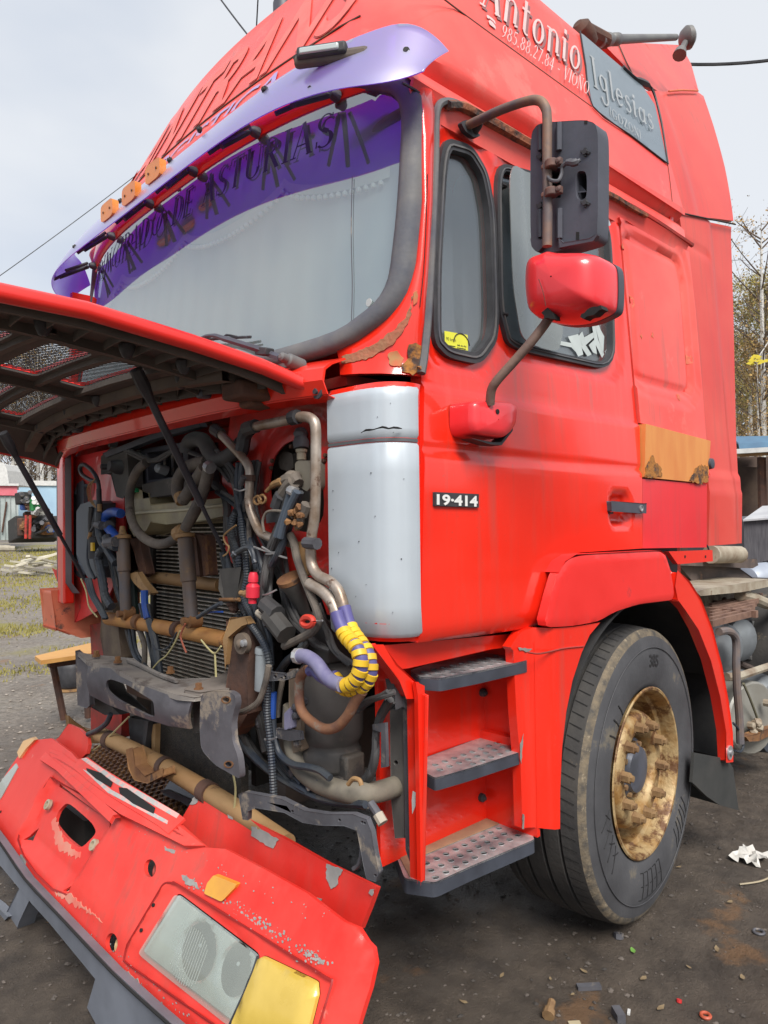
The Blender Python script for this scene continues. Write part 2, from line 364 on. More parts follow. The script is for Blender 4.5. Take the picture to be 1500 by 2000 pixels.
# ---- lettering
def font_mesh(txt, bold=0.0, shear=0.0):
    cu = bpy.data.curves.new('lettering', 'FONT'); cu.body = txt; cu.size = 1; cu.offset = bold; cu.shear = shear; cu.resolution_u = 4
    o = bpy.data.objects.new('lettering', cu); COL.objects.link(o); dg = bpy.context.evaluated_depsgraph_get()
    me = bpy.data.meshes.new_from_object(o.evaluated_get(dg)); v = [(p.co.x, p.co.y) for p in me.vertices]; f = [tuple(p.vertices) for p in me.polygons]
    bpy.data.objects.remove(o); bpy.data.curves.remove(cu); bpy.data.meshes.remove(me)
    return v, f
TH, TN = .13, .045
def _l(x0, y0, x1, y1, w): # stroke
    d = np.array([x1 - x0, y1 - y0]); n = np.array([-d[1], d[0]]) / np.linalg.norm(d) * w / 2; a = np.array([x0, y0]); b = np.array([x1, y1])
    return [[a - n, b - n, b + n, a + n]]
def _s(x, y, w=.2): return _l(x - w / 2, y, x + w / 2, y, .04)
def _a(cx, cy, rx, ry, a0, a1, wv=TH, wh=TN, n=18):
    q = []
    for k in range(n):
        r = []
        for t in (k / n, (k + 1) / n):
            a = math.radians(a0 + (a1 - a0) * t); w = wh + (wv - wh) * abs(math.cos(a)) ** 1.5; r.append((a, w))
        (a, w), (b, w2) = r
        q.append([np.array([cx + (rx + w / 2) * math.cos(a), cy + (ry + wh / 2) * math.sin(a)]), np.array([cx + (rx + w2 / 2) * math.cos(b), cy + (ry + wh / 2) * math.sin(b)]),
                  np.array([cx + (rx - w2 / 2) * math.cos(b), cy + (ry - wh / 2) * math.sin(b)]), np.array([cx + (rx - w / 2) * math.cos(a), cy + (ry - wh / 2) * math.sin(a)])])
    return q
G = {}
G['P'] = (.62, _l(.15, 0, .15, 1, TH) + _s(.15, .02) + _s(.12, .98) + _a(.25, .75, .24, .23, -90, 90) + _l(.15, .98, .27, .98, TN) + _l(.15, .52, .27, .52, TN))
G['R'] = (.72, G['P'][1] + _l(.3, .52, .6, .02, TH) + _s(.6, .02, .16))
G['I'] = (.3, _l(.15, 0, .15, 1, TH) + _s(.15, .02, .26) + _s(.15, .98, .26))
G['N'] = (.82, _l(.14, 0, .14, 1, TN) + _l(.66, 0, .66, 1, TN) + _l(.14, .97, .66, .03, TH) + _s(.14, .02) + _s(.66, .98) + _s(.08, .98, .16))
G['C'] = (.74, _a(.42, .5, .31, .47, 48, 312) + _l(.66, .68, .66, .95, TN) + _l(.66, .1, .66, .25, TN))
G['G'] = (.8, G['C'][1] + _l(.62, .1, .62, .45, TH) + _s(.62, .45, .24))
G['A'] = (.76, _l(.1, 0, .36, 1, TN) + _l(.36, 1, .64, 0, TH) + _l(.2, .34, .54, .34, TN) + _s(.1, .02) + _s(.64, .02))
G['D'] = (.8, _l(.15, 0, .15, 1, TH) + _a(.28, .5, .36, .48, -90, 90) + _l(.05, .98, .3, .98, TN) + _l(.05, .02, .3, .02, TN))
G['O'] = (.84, _a(.42, .5, .32, .47, 0, 360, n=30))
G['E'] = (.64, _l(.15, 0, .15, 1, TH) + _l(.05, .98, .56, .98, TN) + _l(.05, .02, .58, .02, TN) + _l(.15, .52, .44, .52, TN) + _l(.56, .8, .56, 1, TN) + _l(.58, 0, .58, .2, TN) + _l(.44, .44, .44, .6, TN))
G['S'] = (.6, _a(.3, .74, .2, .23, 40, 250, TH * .8) + _a(.3, .26, .22, .23, -140, 75, TH) + _l(.22, .56, .4, .45, TH) + _l(.5, .78, .5, .95, TN) + _l(.08, .05, .08, .24, TN))
G['T'] = (.7, _l(.35, 0, .35, 1, TH) + _s(.35, .02) + _l(.04, .98, .66, .98, TN) + _l(.06, .8, .06, 1, TN) + _l(.64, .8, .64, 1, TN))
G['U'] = (.78, _l(.16, .3, .16, 1, TH) + _l(.64, .3, .64, 1, TN) + _a(.4, .3, .24, .28, 180, 360) + _s(.16, .98) + _s(.64, .98))
G['V'] = (.76, _l(.12, 1, .38, 0, TH) + _l(.38, 0, .64, 1, TN) + _s(.12, .98) + _s(.64, .98))
G['Z'] = (.68, _l(.08, .97, .6, .97, TN) + _l(.08, .03, .6, .03, TN) + _l(.57, .97, .11, .03, TH) + _l(.08, .8, .08, .97, TN) + _l(.6, .03, .6, .2, TN))
G['Ñ'] = (.82, G['N'][1] + _l(.26, 1.1, .4, 1.17, .05) + _l(.4, 1.17, .54, 1.1, .05))
G[' '] = (.35, [])
G['-'] = (.5, _l(.12, .4, .38, .4, .06))
G['.'] = (.25, _l(.07, .06, .19, .06, .12))
G['('] = (.35, _a(.4, .5, .22, .6, 125, 235, .09, .09))
G[')'] = (.35, _a(-.05, .5, .22, .6, -55, 55, .09, .09))
G['A_'] = G['A']
G['n'] = (.62, _l(.14, 0, .14, .62, .12) + _a(.31, .42, .17, .2, 0, 150, .11, .05) + _l(.48, .08, .48, .42, .12) + _s(.06, .6, .14) + _l(.48, .04, .6, .06, .05))
G['t'] = (.42, _l(.2, .1, .2, .85, .12) + _l(.06, .62, .38, .62, .06) + _a(.3, .14, .1, .12, 180, 300, .1, .05))
G['o'] = (.6, _a(.3, .31, .19, .29, 0, 360, .12, .05, 24))
G['i'] = (.32, _l(.15, .06, .15, .62, .12) + _s(.1, .6, .14) + _l(.15, .03, .26, .06, .05) + _l(.1, .8, .22, .8, .12))
G['l'] = (.3, _l(.15, .05, .15, 1.0, .1) + _s(.1, .98, .12) + _l(.15, .03, .27, .06, .05))
G['g'] = (.6, _a(.28, .36, .17, .24, 0, 360, .11, .05, 24) + _l(.46, -.15, .46, .6, .1) + _a(.28, -.15, .18, .2, 180, 360, .1, .05))
G['e'] = (.54, _a(.28, .31, .18, .28, 10, 320, .11, .05, 22) + _l(.12, .34, .46, .36, .05))
G['s'] = (.46, _a(.24, .46, .13, .14, 30, 250, .09) + _a(.22, .16, .15, .15, -150, 80, .1) + _l(.17, .36, .3, .28, .1))
G['a'] = (.6, _a(.27, .3, .17, .27, 0, 360, .11, .05, 24) + _l(.45, .05, .45, .6, .11) + _l(.45, .03, .56, .08, .05))
def _dg(ch): return G[ch]
G['9'] = (.58, _a(.28, .68, .19, .28, 0, 360, .11, .045, 22) + _l(.47, .68, .36, .2, .09) + _l(.36, .2, .14, .03, .06))
G['8'] = (.58, _a(.28, .76, .16, .21, 0, 360, .1, .045, 20) + _a(.28, .27, .2, .25, 0, 360, .11, .045, 20))
G['5'] = (.58, _l(.14, .95, .46, .97, .08) + _l(.14, .95, .12, .55, .05) + _a(.26, .3, .19, .27, -140, 110, .11, .05))
G['2'] = (.58, _a(.27, .73, .18, .24, -30, 170, .11, .05) + _l(.42, .6, .1, .05, .07) + _l(.08, .04, .48, .04, .08))
G['7'] = (.54, _l(.08, .95, .48, .95, .08) + _l(.46, .95, .2, 0, .09))
G['4'] = (.6, _l(.4, 0, .4, .98, .11) + _l(.4, .95, .06, .3, .045) + _l(.05, .28, .54, .28, .06))
def serif_mesh(txt, shear=0.0, gap=.04):
    v = []; f = []; x = 0
    for ch in txt:
        w, q = G[ch]
        for quad in q:
            n = len(v); v += [(p[0] + x + shear * p[1], p[1]) for p in quad]; f.append((n, n + 1, n + 2, n + 3))
        x += w + gap
    return v, f
def finer(vf, mx=.05):
    bm = bmesh.new(); vv = [bm.verts.new((p[0], p[1], 0)) for p in vf[0]]
    for f in vf[1]:
        try: bm.faces.new([vv[i] for i in f])
        except ValueError: pass
    bmesh.ops.triangulate(bm, faces=bm.faces[:])
    for _ in range(4):
        e = [e for e in bm.edges if e.calc_length() > mx]
        if not e: break
        bmesh.ops.subdivide_edges(bm, edges=e, cuts=1); bmesh.ops.triangulate(bm, faces=bm.faces[:])
    bm.verts.index_update(); r = [(v.co.x, v.co.y) for v in bm.verts], [tuple(v.index for v in f.verts) for f in bm.faces]; bm.free(); return r
def letter_on(name, vf, corners, to3, mat, parent, lift=0.0, label=None, h=1.0, thick=None):
    """corners: surface coords (a,b) of bottom-left, bottom-right, top-right, top-left of the text box"""
    v, f = vf; xs = [p[0] for p in v]; x0, x1 = min(xs), max(xs); bl, br, trr, tl = [np.array(c, float)[:2] for c in corners]
    P = []
    step = 4e-5 if all(len(q) == 4 for q in f) else 0
    for i, (x, y) in enumerate(v):
        u = (x - x0) / (x1 - x0); w = y / h
        q = (bl * (1 - u) + br * u) * (1 - w) + (tl * (1 - u) + trr * u) * w; P.append(to3(q[0], q[1], lift + (i // 4) * step))
    if thick is not None:
        return MB().add(P, f).build(name, mat, parent, smooth=False, label=label)
    o = finish(name, P, f, mat, parent, smooth=False, label=label)
    return o
# ================================================================== GROUND
def gz(x, y):
    d = math.hypot(x + 1.1, y + 1.3); b = 0
    if d > 9: b = min(1.0, (d - 9) * .026)
    if d < 14:
        k = max(0, 1 - d / 14); p = Vector((x, y, 0))
        b += k * (.018 * noise.noise(p * 1.3) + .010 * noise.noise(p * 5.1) + .005 * noise.noise(p * 17))
        if x > 1.7 and d < 8: b += .012 * max(0, math.sin((x * .55 + y) * 42) * math.sin((x - y * .55) * 42)) * (noise.noise(p * .9) > -.1)
    return b - .012
def axis(lo, hi, c0, c1, f):
    a = list(np.arange(c0, c1, f)); s = f; x = c0
    while x > lo: s *= 1.22; x -= s; a.insert(0, x)
    s = f; x = a[-1]
    while x < hi: s *= 1.22; x += s; a.append(x)
    return a
gx = axis(-260, 320, -1.0, 4.6, .035); gy = axis(-260, 320, -1.2, 4.2, .035)
gm = MB(); gm.v = [(x, y, gz(x, y)) for x in gx for y in gy]; ny = len(gy)
gm.f = [(i * ny + j, (i + 1) * ny + j, (i + 1) * ny + j + 1, i * ny + j + 1) for i in range(len(gx) - 1) for j in range(ny - 1)]
def ground_mat():
    m = bpy.data.materials.new('muddy_yard'); m.use_nodes = True; N = m.node_tree.nodes; L = m.node_tree.links; b = N['Principled BSDF']
    tc = N.new('ShaderNodeTexCoord')
    def nz(s, d=8, r=.65):
        n = N.new('ShaderNodeTexNoise'); n.inputs['Scale'].default_value = s; n.inputs['Detail'].default_value = d; n.inputs['Roughness'].default_value = r
        L.new(tc.outputs['Object'], n.inputs[0]); return n.outputs[0]
    def ramp(i, p0, p1, c0, c1):
        r = N.new('ShaderNodeValToRGB'); r.color_ramp.elements[0].position = p0; r.color_ramp.elements[1].position = p1
        r.color_ramp.elements[0].color = (*c0, 1); r.color_ramp.elements[1].color = (*c1, 1); L.new(i, r.inputs[0]); return r.outputs[0]
    def mix(f, a, bb):
        x = N.new('ShaderNodeMix'); x.data_type = 'RGBA'; L.new(f, x.inputs[0]); L.new(a, x.inputs[6])
        if isinstance(bb, tuple): x.inputs[7].default_value = (*bb, 1)
        else: L.new(bb, x.inputs[7])
        return x.outputs[2]
    mud = ramp(nz(6), .3, .72, (.048, .036, .028), (.16, .125, .095))
    grav = ramp(nz(22, 9, .8), .38, .66, (.13, .11, .09), (.36, .31, .26))
    far = N.new('ShaderNodeSeparateXYZ'); L.new(tc.outputs['Object'], far.inputs[0])
    mr = N.new('ShaderNodeMapRange'); mr.inputs[1].default_value = 2.0; mr.inputs[2].default_value = 5.2; L.new(far.outputs['Y'], mr.inputs[0])
    ad = N.new('ShaderNodeMath'); ad.operation = 'MULTIPLY'; L.new(mr.outputs[0], ad.inputs[0]); L.new(ramp(nz(1.1, 6), .32, .5, (.55, .55, .55), (1, 1, 1)), ad.inputs[1])
    c = mix(ad.outputs[0], mud, grav)
    c = mix(ramp(nz(1.9, 7), .60, .66, (0, 0, 0), (.75, .75, .75)), c, (.24, .13, .06))
    m2 = N.new('ShaderNodeMapRange'); m2.inputs[1].default_value = 5; m2.inputs[2].default_value = 10; L.new(far.outputs['Y'], m2.inputs[0])
    a2 = N.new('ShaderNodeMath'); a2.operation = 'MULTIPLY'; L.new(m2.outputs[0], a2.inputs[0]); L.new(ramp(nz(.55, 7), .52, .60, (0, 0, 0), (1, 1, 1)), a2.inputs[1])
    c = mix(a2.outputs[0], c, (.24, .21, .055))
    L.new(c, b.inputs['Base Color'])
    L.new(ramp(nz(2.6), .35, .65, (.30, .30, .30), (.85, .85, .85)), b.inputs['Roughness'])
    bp = N.new('ShaderNodeBump'); bp.inputs['Strength'].default_value = 1; bp.inputs['Distance'].default_value = .03; L.new(nz(26, 12, .8), bp.inputs['Height']); L.new(bp.outputs[0], b.inputs['Normal'])
    return m
ground = gm.build('ground', ground_mat(), smooth=True, ang=180); ground['kind'] = 'structure'
# loose stones
ico = [(0, 0, 1), (.9, 0, .2), (.28, .85, .2), (-.72, .52, .2), (-.72, -.52, .2), (.28, -.85, .2), (0, 0, -.5)]
icf = [(0, 1, 2), (0, 2, 3), (0, 3, 4), (0, 4, 5), (0, 5, 1), (6, 2, 1), (6, 3, 2), (6, 4, 3), (6, 5, 4), (6, 1, 5)]
def scatter(name, n, region, smin, smax, mat, flat=.6, seed=3):
    rg = random.Random(seed); m = MB()
    for _ in range(n):
        x, y = region(rg); s = smin + (smax - smin) * rg.random() ** 3; a = rg.uniform(0, 6.28); z = gz(x, y) + s * .1
        ca, sa = math.cos(a), math.sin(a); e = rg.uniform(.6, 1.5)
        m.add([(x + s * (ca * p[0] * e - sa * p[1]) * rg.uniform(.8, 1.2), y + s * (sa * p[0] * e + ca * p[1]) * rg.uniform(.8, 1.2), z + s * flat * p[2]) for p in ico], icf)
    return tag(m.build(name, mat, smooth=False), kind='stuff')
tag(scatter('gravel', 9000, lambda r: (r.uniform(-2.2, 6.5), 1.9 + abs(r.gauss(0, 3.2))), .004, .021, M('pale_gravel', (.32, .28, .24), (.15, .13, .11), 30, .9, detail=1)), 'pale loose gravel covering the yard behind the truck front', 'gravel')
tag(scatter('dark_grit', 12000, lambda r: (r.uniform(-1.5, 5.8), r.gauss(.7, 1.1)), .002, .012, M('dark_grit', (.12, .10, .085), (.04, .034, .03), 9, .9, detail=1)), 'small dark stones and grit pressed into the mud', 'gravel')
rg = random.Random(5); m = MB()
for cx, cy, n, sp in [(2.0, 9.5, 1100, .7), (3.2, 12.5, 2200, 1.6), (1.2, 6.8, 420, .45), (5, 17, 3500, 3), (2.6, 7.6, 400, .4), (8, 26, 6000, 6)]:
    for _ in range(n):
        x = rg.gauss(cx, sp); y = rg.gauss(cy, sp * .45); h = rg.uniform(.012, .035) * (1 + cy / 16); a = rg.uniform(0, 6.28); w = .004 * (1 + cy / 5); z = gz(x, y)
        m.add([(x - w * math.cos(a), y - w * math.sin(a), z), (x + w * math.cos(a), y + w * math.sin(a), z), (x + rg.uniform(-.02, .02), y + rg.uniform(-.02, .02), z + h)], [(0, 1, 2)])
tag(m.build('moss_grass', M('yellow_green_moss', (.30, .26, .07), (.22, .20, .05), 5, .9), smooth=False), 'yellow green patches of low grass and moss on the far yard', 'grass', kind='stuff')
# ================================================================== BACKGROUND
def bark(): return M('birch_bark', (.62, .60, .56), (.10, .09, .08), 9, .8, t2=(.36, .46), streak=(1, 1, 6))
def tree(x, y, h, label, kind, seed, group, leafm, n=900, lean=0, base=None):
    rg = random.Random(seed); z0 = gz(x, y) if base is None else base; r0 = .0085 * h
    t = empty(kind, (x, y, z0), label, 'tree', group); tb = MB(); lbm = MB()
    top = Vector((x + lean * h, y + rg.uniform(-.03, .03) * h, z0 + h)); b = Vector((x, y, z0))
    tb.tube([b, b.lerp(top, .4) + Vector((rg.uniform(-.02, .02) * h, 0, 0)), b.lerp(top, .75), top], [r0, r0, r0 * .8, r0 * .65, r0 * .4, r0 * .15], 7)
    tips = []
    for k in range(34):
        s = rg.uniform(.28, .97); p = b.lerp(top, s); a = rg.uniform(0, 6.28); L = h * (.26 * (1.05 - s) + .05) * rg.uniform(.7, 1.2)
        q = p + Vector((math.cos(a) * L, math.sin(a) * L, L * rg.uniform(.6, 1.3))); mid = p.lerp(q, .5) + Vector((0, 0, -.05 * L))
        lbm.tube([p, mid, q], [r0 * .28, r0 * .18, r0 * .08], 4, 2); tips.append((p, q))
        for j in range(9):
            u = p.lerp(q, rg.uniform(.3, 1)); w = u + Vector((rg.uniform(-1, 1), rg.uniform(-1, 1), rg.uniform(0, 1))) * L * .45; lbm.tube([u, w], r0 * .06, 3, 0); tips.append((u, w))
    tb.build('trunk', bark(), t); lbm.build('branches', M('brown_twigs', (.15, .11, .085), (.09, .065, .05), 4, .9), t); lb = MB()
    for _ in range(n):
        p, q = rg.choice(tips); u = p.lerp(q, rg.uniform(.3, 1.15)) + Vector((rg.gauss(0, 1), rg.gauss(0, 1), rg.gauss(0, 1))) * h * .014; s = h * rg.uniform(.002, .0055)
        d1 = Vector((rg.uniform(-1, 1), rg.uniform(-1, 1), rg.uniform(-1, 1))).normalized() * s; d2 = d1.orthogonal().normalized() * s * .8
        lb.add([u - d1, u + d2, u + d1, u - d2], [(0, 1, 2, 3)])
    lb.build('crown', leafm, t, smooth=False); return t
LF1 = M('autumn_leaf_brown', (.40, .25, .08), (.24, .15, .055), 3, .8); LF2 = M('olive_autumn_leaf', (.32, .26, .06), (.20, .16, .04), 2, .8); LF3 = M('yellow_leaf', (.62, .50, .03), (.5, .4, .02), 4, .7)
def far(px, dist, py=1020):
    d = D(px, py); d = d / math.hypot(d[0], d[1]); return CAM[0] + d[0] * dist, CAM[1] + d[1] * dist
bl = [('pale birch with bare branches just left of the cab pillar', 82, 46, 12, LF1), ('thin birch trunk behind the raised grille flap', 96, 48, 13, LF1), ('brown leafed tree at the left edge of the yard', 60, 52, 12.5, LF1), ('small leafless tree top showing left of the windscreen', 152, 45, 13.4, LF1),
      ('slim birch left of the white truck cab', 20, 50, 12, LF1), ('young birch beside the headlamp stay', 112, 50, 11, LF1), ('brown tree behind the blue wall', 40, 55, 13.5, LF2), ('twiggy birch behind the scrap heap', 72, 57, 13, LF2), ('thin birch furthest left behind the flap', 8, 55, 12, LF1), ('leaning birch at the far corner of the cab', 120, 54, 10, LF1)]
for i, (lb_, px, dd, h, mt) in enumerate(bl):
    x, y = far(px, dd); tree(x, y, h, lb_, 'birch_tree', 20 + i, 'autumn trees beyond the yard on the left', mt, 1300, lean=random.uniform(-.03, .03))
brr = [('tall thin birch with nearly bare crown right of the fairing', 1492, 30, 12.2, LF1, 1500), ('bushy olive tree behind the right hand shed', 1470, 36, 11.5, LF2, 9000), ('dense brown tree close to the fairing edge', 1450, 40, 10, LF1, 8000), ('olive and yellow tree at the right edge', 1510, 34, 11, LF2, 8000), ('low brown bush tree above the shed roof', 1485, 30, 7.4, LF1, 7000), ('small tree behind the fairing', 1425, 38, 8.5, LF2, 2600), ('brown tree far right behind the shed', 1535, 40, 10, LF1, 3000)]
for i, (lb_, px, dd, h, mt, n) in enumerate(brr):
    x, y = far(px, dd); tree(x, y, h, lb_, 'tree', 60 + i, 'autumn trees beyond the yard on the right', mt, n)
# far wood, one mass on both sides
rg = random.Random(9); m = MB()
for lo, hi, dist, hh, n in [(-900, 300, 75, 10.5, 24000), (300, 1380, 74, 12, 14000), (1380, 2600, 60, 16, 30000)]:
    for _ in range(n):
        x, y = far(rg.uniform(lo, hi), dist + rg.uniform(-6, 10)); top = hh * (.75 + .3 * noise.noise(Vector((x * .22, y * .22, 0)))); z = .6 + top * rg.random() ** 1.15
        s = rg.uniform(.12, .42); d1 = Vector((rg.uniform(-1, 1), rg.uniform(-1, 1), rg.uniform(-.6, 1.6))).normalized() * s * 1.4; d2 = d1.orthogonal().normalized() * s * .4
        u = Vector((x, y, z)); m.add([u - d1, u + d2, u + d1, u - d2], [(0, 1, 2, 3)])
tag(m.build('far_wood', M('far_wood_brown', (.12, .085, .05), (.06, .05, .03), .5, .9), smooth=False), 'brown autumn wood forming the skyline beyond the yard', 'wood', kind='stuff')
# yellow leaf spray at right edge
x, y = far(1482, 9); t = empty('leafy_twig', (x, y, 1), 'small spray of bright yellow leaves at the right edge above the shed roof', 'branch'); zc = 1.45 + 9 * (1020 - 745) / F
m = MB(); m.tube([(x + .5, y - .4, zc + 1.3), (x + .25, y - .2, zc + .5), (x, y, zc)], .006, 5); m.build('twig', bark(), t)
rg = random.Random(4); lm = None
for k in range(14):
    c = Vector((x + rg.uniform(-.1, .12), y + rg.uniform(-.1, .1), zc + rg.uniform(-.05, .06) )); d1 = Vector((.6, -.6, rg.uniform(-.2, .4))).normalized() * .045; d2 = Vector((0, .1, 1)).normalized() * .02
    MB().add([c - d1, c + d2, c + d1, c - d2], [(0, 1, 2, 3)]).build('leaf', LF3, t, smooth=False)
# pole carrying the wires, off to the left behind
def wire(a, b, sag, label, r=.012):
    a = Vector(a); b = Vector(b); P = [a.lerp(b, k / 14) - Vector((0, 0, sag * 4 * (k / 14) * (1 - k / 14))) for k in range(15)]
    return tag(MB().tube(P, r, 5, 0).build('overhead_wire', BLK), label, 'wire', 'overhead wires')
def fp(px, py, dist):
    d = D(px, py); return CAM + d / np.linalg.norm(d) * dist
wire(fp(-120, 622, 14), fp(330, 292, 15), .05, 'thin overhead wire running up to the roof on the far left', .007)
wire(fp(400, -45, 13), fp(520, 112, 11), .03, 'overhead wire slanting down to the roof edge left of the other', .012)
wire(fp(507, -60, 12), fp(498, 110, 12), .0, 'near vertical overhead wire meeting the roof edge', .010)
wire(fp(1250, 118, 10), fp(1680, 82, 10), .12, 'heavy black cable leaving the roof at upper right', .018)
# left sheds and scrap
def onfar(px, py, dist):
    x, y = far(px, dist); t = (np.array([x, y]) - CAM[:2]) @ _h; return Vector((x, y, 1.45 + t * ((1026 + (750 - px) * .013) - py) / F))
def fbox(m, px0, px1, py0, py1, dist, depth):
    a = onfar(px0, py1, dist); b = onfar(px1, py1, dist); zt = onfar(px0, py0, dist).z; dd = (b if px1 < 750 else a) - Vector(CAM); dd.z = 0; dd = dd.normalized() * depth
    v = [a, b, b + dd, a + dd]; m.add([Vector((p.x, p.y, a.z)) for p in v] + [Vector((p.x, p.y, zt)) for p in v], [(0, 1, 2, 3), (4, 7, 6, 5), (0, 4, 5, 1), (1, 5, 6, 2), (2, 6, 7, 3), (3, 7, 4, 0)]); return m
sh = empty('metal_shed', onfar(-20, 1052, 34), 'small grey sheet metal shed with a pink band under its roof', 'shed')
fbox(MB(), -60, 36, 968, 1056, 34, 3).build('wall', M('galvanised_sheet', (.42, .46, .45), (.30, .35, .34), 2, .6), sh, smooth=False)
fbox(MB(), -60, 34, 948, 967, 33.9, 3.2).build('fascia', M('pink_red_sheet', (.62, .16, .20), (.55, .12, .15), 3, .6), sh, smooth=False)
fbox(MB(), -62, 37, 943, 947.5, 33.8, 3.4).build('roof', WHT, sh, smooth=False)
for k in range(9):
    fbox(MB(), -52 + k * 10.2, -50.6 + k * 10.2, 969, 1054, 33.93, .08).build('rib', M('galvanised_rib', (.30, .33, .32)), sh, smooth=False)
fb = MB(); b0 = onfar(4, 1040, 33.9); b1 = onfar(13, 980, 33.9); fb.cyl(b0, b1, .035, n=6); fb.build('brace', DRED, sh)
wc = empty('white_lorry_cab', onfar(0, 950, 40), 'white cab roof showing above the metal shed', 'lorry')
m = MB(); v0 = [onfar(-60, 946, 40), onfar(16, 946, 40), onfar(12, 918, 40), onfar(6, 905, 40), onfar(-60, 900, 40)]; m.prism(v0, Vector((_h[0], _h[1], 0)) * 2.2); m.build('cab', WHT, wc, smooth=False, bevel=.05)
fbox(MB(), -40, -4, 912, 934, 39.95, .03).build('window', GLS, wc, smooth=False)
bw = empty('blue_wall', onfar(80, 980, 44), 'pale blue painted wall with white top left of the truck', 'wall')
fbox(MB(), 30, 135, 948, 1044, 44, .4).build('wall', M('pale_blue_paint', (.34, .50, .62), (.28, .42, .55), 1.4, .6), bw, smooth=False)
fbox(MB(), 30, 135, 938, 947.6, 43.9, .6).build('coping', WHT, bw, smooth=False)
rg = random.Random(12); cols = [DRED, STEEL, M('green_scrap', (.03, .25, .07)), RUST, STEELD, WHT, M('blue_scrap', (.04, .09, .3)), STEEL, PLD]
scn = [('green crate on the scrap heap', 62, 78, 975, 998, 2), ('dark engine block at the left of the scrap heap', 36, 56, 962, 985, 4), ('rusty gearbox in the middle of the scrap heap', 50, 72, 1000, 1018, 0), ('dark axle part at the right of the scrap heap', 74, 98, 1002, 1026, 4),
       ('white panel leaning on the scrap heap', 66, 84, 996, 1006, 5), ('blue drum on the scrap heap', 42, 58, 985, 996, 6), ('grey casting at the foot of the scrap heap', 56, 80, 1018, 1040, 1), ('dark lorry frame lying under the whole scrap heap', 34, 104, 1012, 1056, 4), ('brown casting left of the red post', 38, 52, 1012, 1046, 0), ('rusted block near the cab corner', 82, 100, 1020, 1044, 3)]
for i, (lb_, a, b, c, d_, mi) in enumerate(scn):
    dist = 31 + .4 * (i % 4); cc = onfar((a + b) / 2, (c + d_) / 2, dist); w = (b - a) / F * dist * .9; h = (d_ - c) / F * dist * .9
    o = empty('scrap_part', (cc.x, cc.y, cc.z - h * .5), lb_, 'scrap'); R = Matrix.Rotation(rg.uniform(-.4, .4), 3, 'Z') @ Matrix.Rotation(rg.uniform(-.15, .15), 3, 'X')
    m = MB(); m.box(cc, (w * 1.2, w, h), R); m.build('body', cols[mi], o, smooth=False, bevel=.04)
    m = MB(); 
    for k in range(5): m.lathe(cc + Vector((rg.uniform(-w, w) * .5, -.5 * w, rg.uniform(-h, h) * .5)), (rg.uniform(-.5, .5), -1, rg.uniform(-.3, .6)), [(0, .05), (w * .5, .05), (w * .5, .09), (w * .6, .09)], 7)
    m.build('fittings', cols[(mi + 3) % 9], o)
for i, px in enumerate((50, 58)):
    tag(MB().cyl(onfar(px, 1052, 30.6), onfar(px + 1, 1006, 30.6), .05, n=7).build('red_post', REDD), ['left red post standing in the scrap heap', 'right red post standing in the scrap heap'][i], 'post', 'red posts in the scrap heap')
for i in range(9):
    a = onfar(56 + i * 3.5 + rg.uniform(-4, 4), 1082 - i * 1.6 + rg.uniform(-6, 4), 21 + rg.uniform(-1, 1)); a.z = gz(a.x, a.y) + .06 + .05 * i; an = rg.uniform(-.5, .9)
    m = MB(); m.box(a, (1.25, .11, .05), Matrix.Rotation(an, 3, 'Z') @ Matrix.Rotation(rg.uniform(-.28, .28), 3, 'Y')); tag(m.build('plank', M('pale_timber', (.62, .58, .47), (.50, .46, .36), 5, .8), smooth=False), ['lowest', 'second lowest', 'third', 'fourth', 'middle', 'upper middle', 'third from top', 'second from top', 'topmost'][i] + ' pale board of the loose pile left of the cab corner', 'board', 'pale boards in a loose pile')
lg = onfar(-4, 1071, 20); m = MB(); m.tube([lg - Vector((.7, -.3, 0)), lg, lg + Vector((.35, -.1, -.02))], [.09, .09, .085, .07], 9); tag(m.build('log', M('weathered_log', (.40, .36, .28), (.26, .23, .18), 5, .85)), 'short weathered log lying at the left edge', 'log')
# bench, bucket
bt = at(70, 1287, ('z', .55)); bt = Vector(bt)
b = empty('bench', (.75, 3.35, 0), 'low bench with orange wooden plank top behind the truck corner', 'bench')
TP = [(68, 1279), (118, 1268), (178, 1256), (215, 1262), (120, 1283), (82, 1290)]
zb = .53; pts = tr([(68, 1281), (175, 1256), (230, 1256), (230, 1268), (80, 1290)], ('z', zb))
m = MB(); m.prism(pts, (0, 0, -.03)); m.build('plank', M('orange_timber', (.60, .33, .10), (.50, .25, .07), 7, .6, streak=(1, 8, 1)), b, smooth=False)
m = MB(); a0 = Vector(at(103, 1289, ('z', zb - .035))); m.bx((a0.x - .03, a0.y - .03, zb - .085), (a0.x + .5, a0.y + .03, zb - .032)); m.build('rail', DRED, b, smooth=False)
for (px, py) in ((125, 1405), (172, 1402)):
    g = Vector(at(px, py, ('z', 0.02))); m = MB(); tp = Vector(at(px - 24 if px < 150 else px - 4, 1290, ('y', g.y))); m.cyl(g, (tp.x, tp.y, zb - .04), .026, n=8); m.build('leg', DRED, b)
ap = Vector(at(140, 1345, ('z', .0))); bk = empty('air_spring', (ap.x, ap.y, 0), 'black rubber air spring standing on the gravel under the bench', 'air spring')
m = MB(); m.lathe((ap.x, ap.y, .0), (0, 0, 1), [(0, .09), (.02, .11), (.04, .125), (.2, .13), (.23, .12), (.25, .10)], 22); m.build('bellows', BLK, bk)
m = MB(); m.lathe((ap.x, ap.y, .25), (0, 0, 1), [(0, .11), (.02, .11)], 22); m.build('top_plate', STEELD, bk); m = MB(); m.lathe((ap.x, ap.y, -.005), (0, 0, 1), [(0, .13), (.02, .13)], 22); m.build('base_ring', TAN, bk)
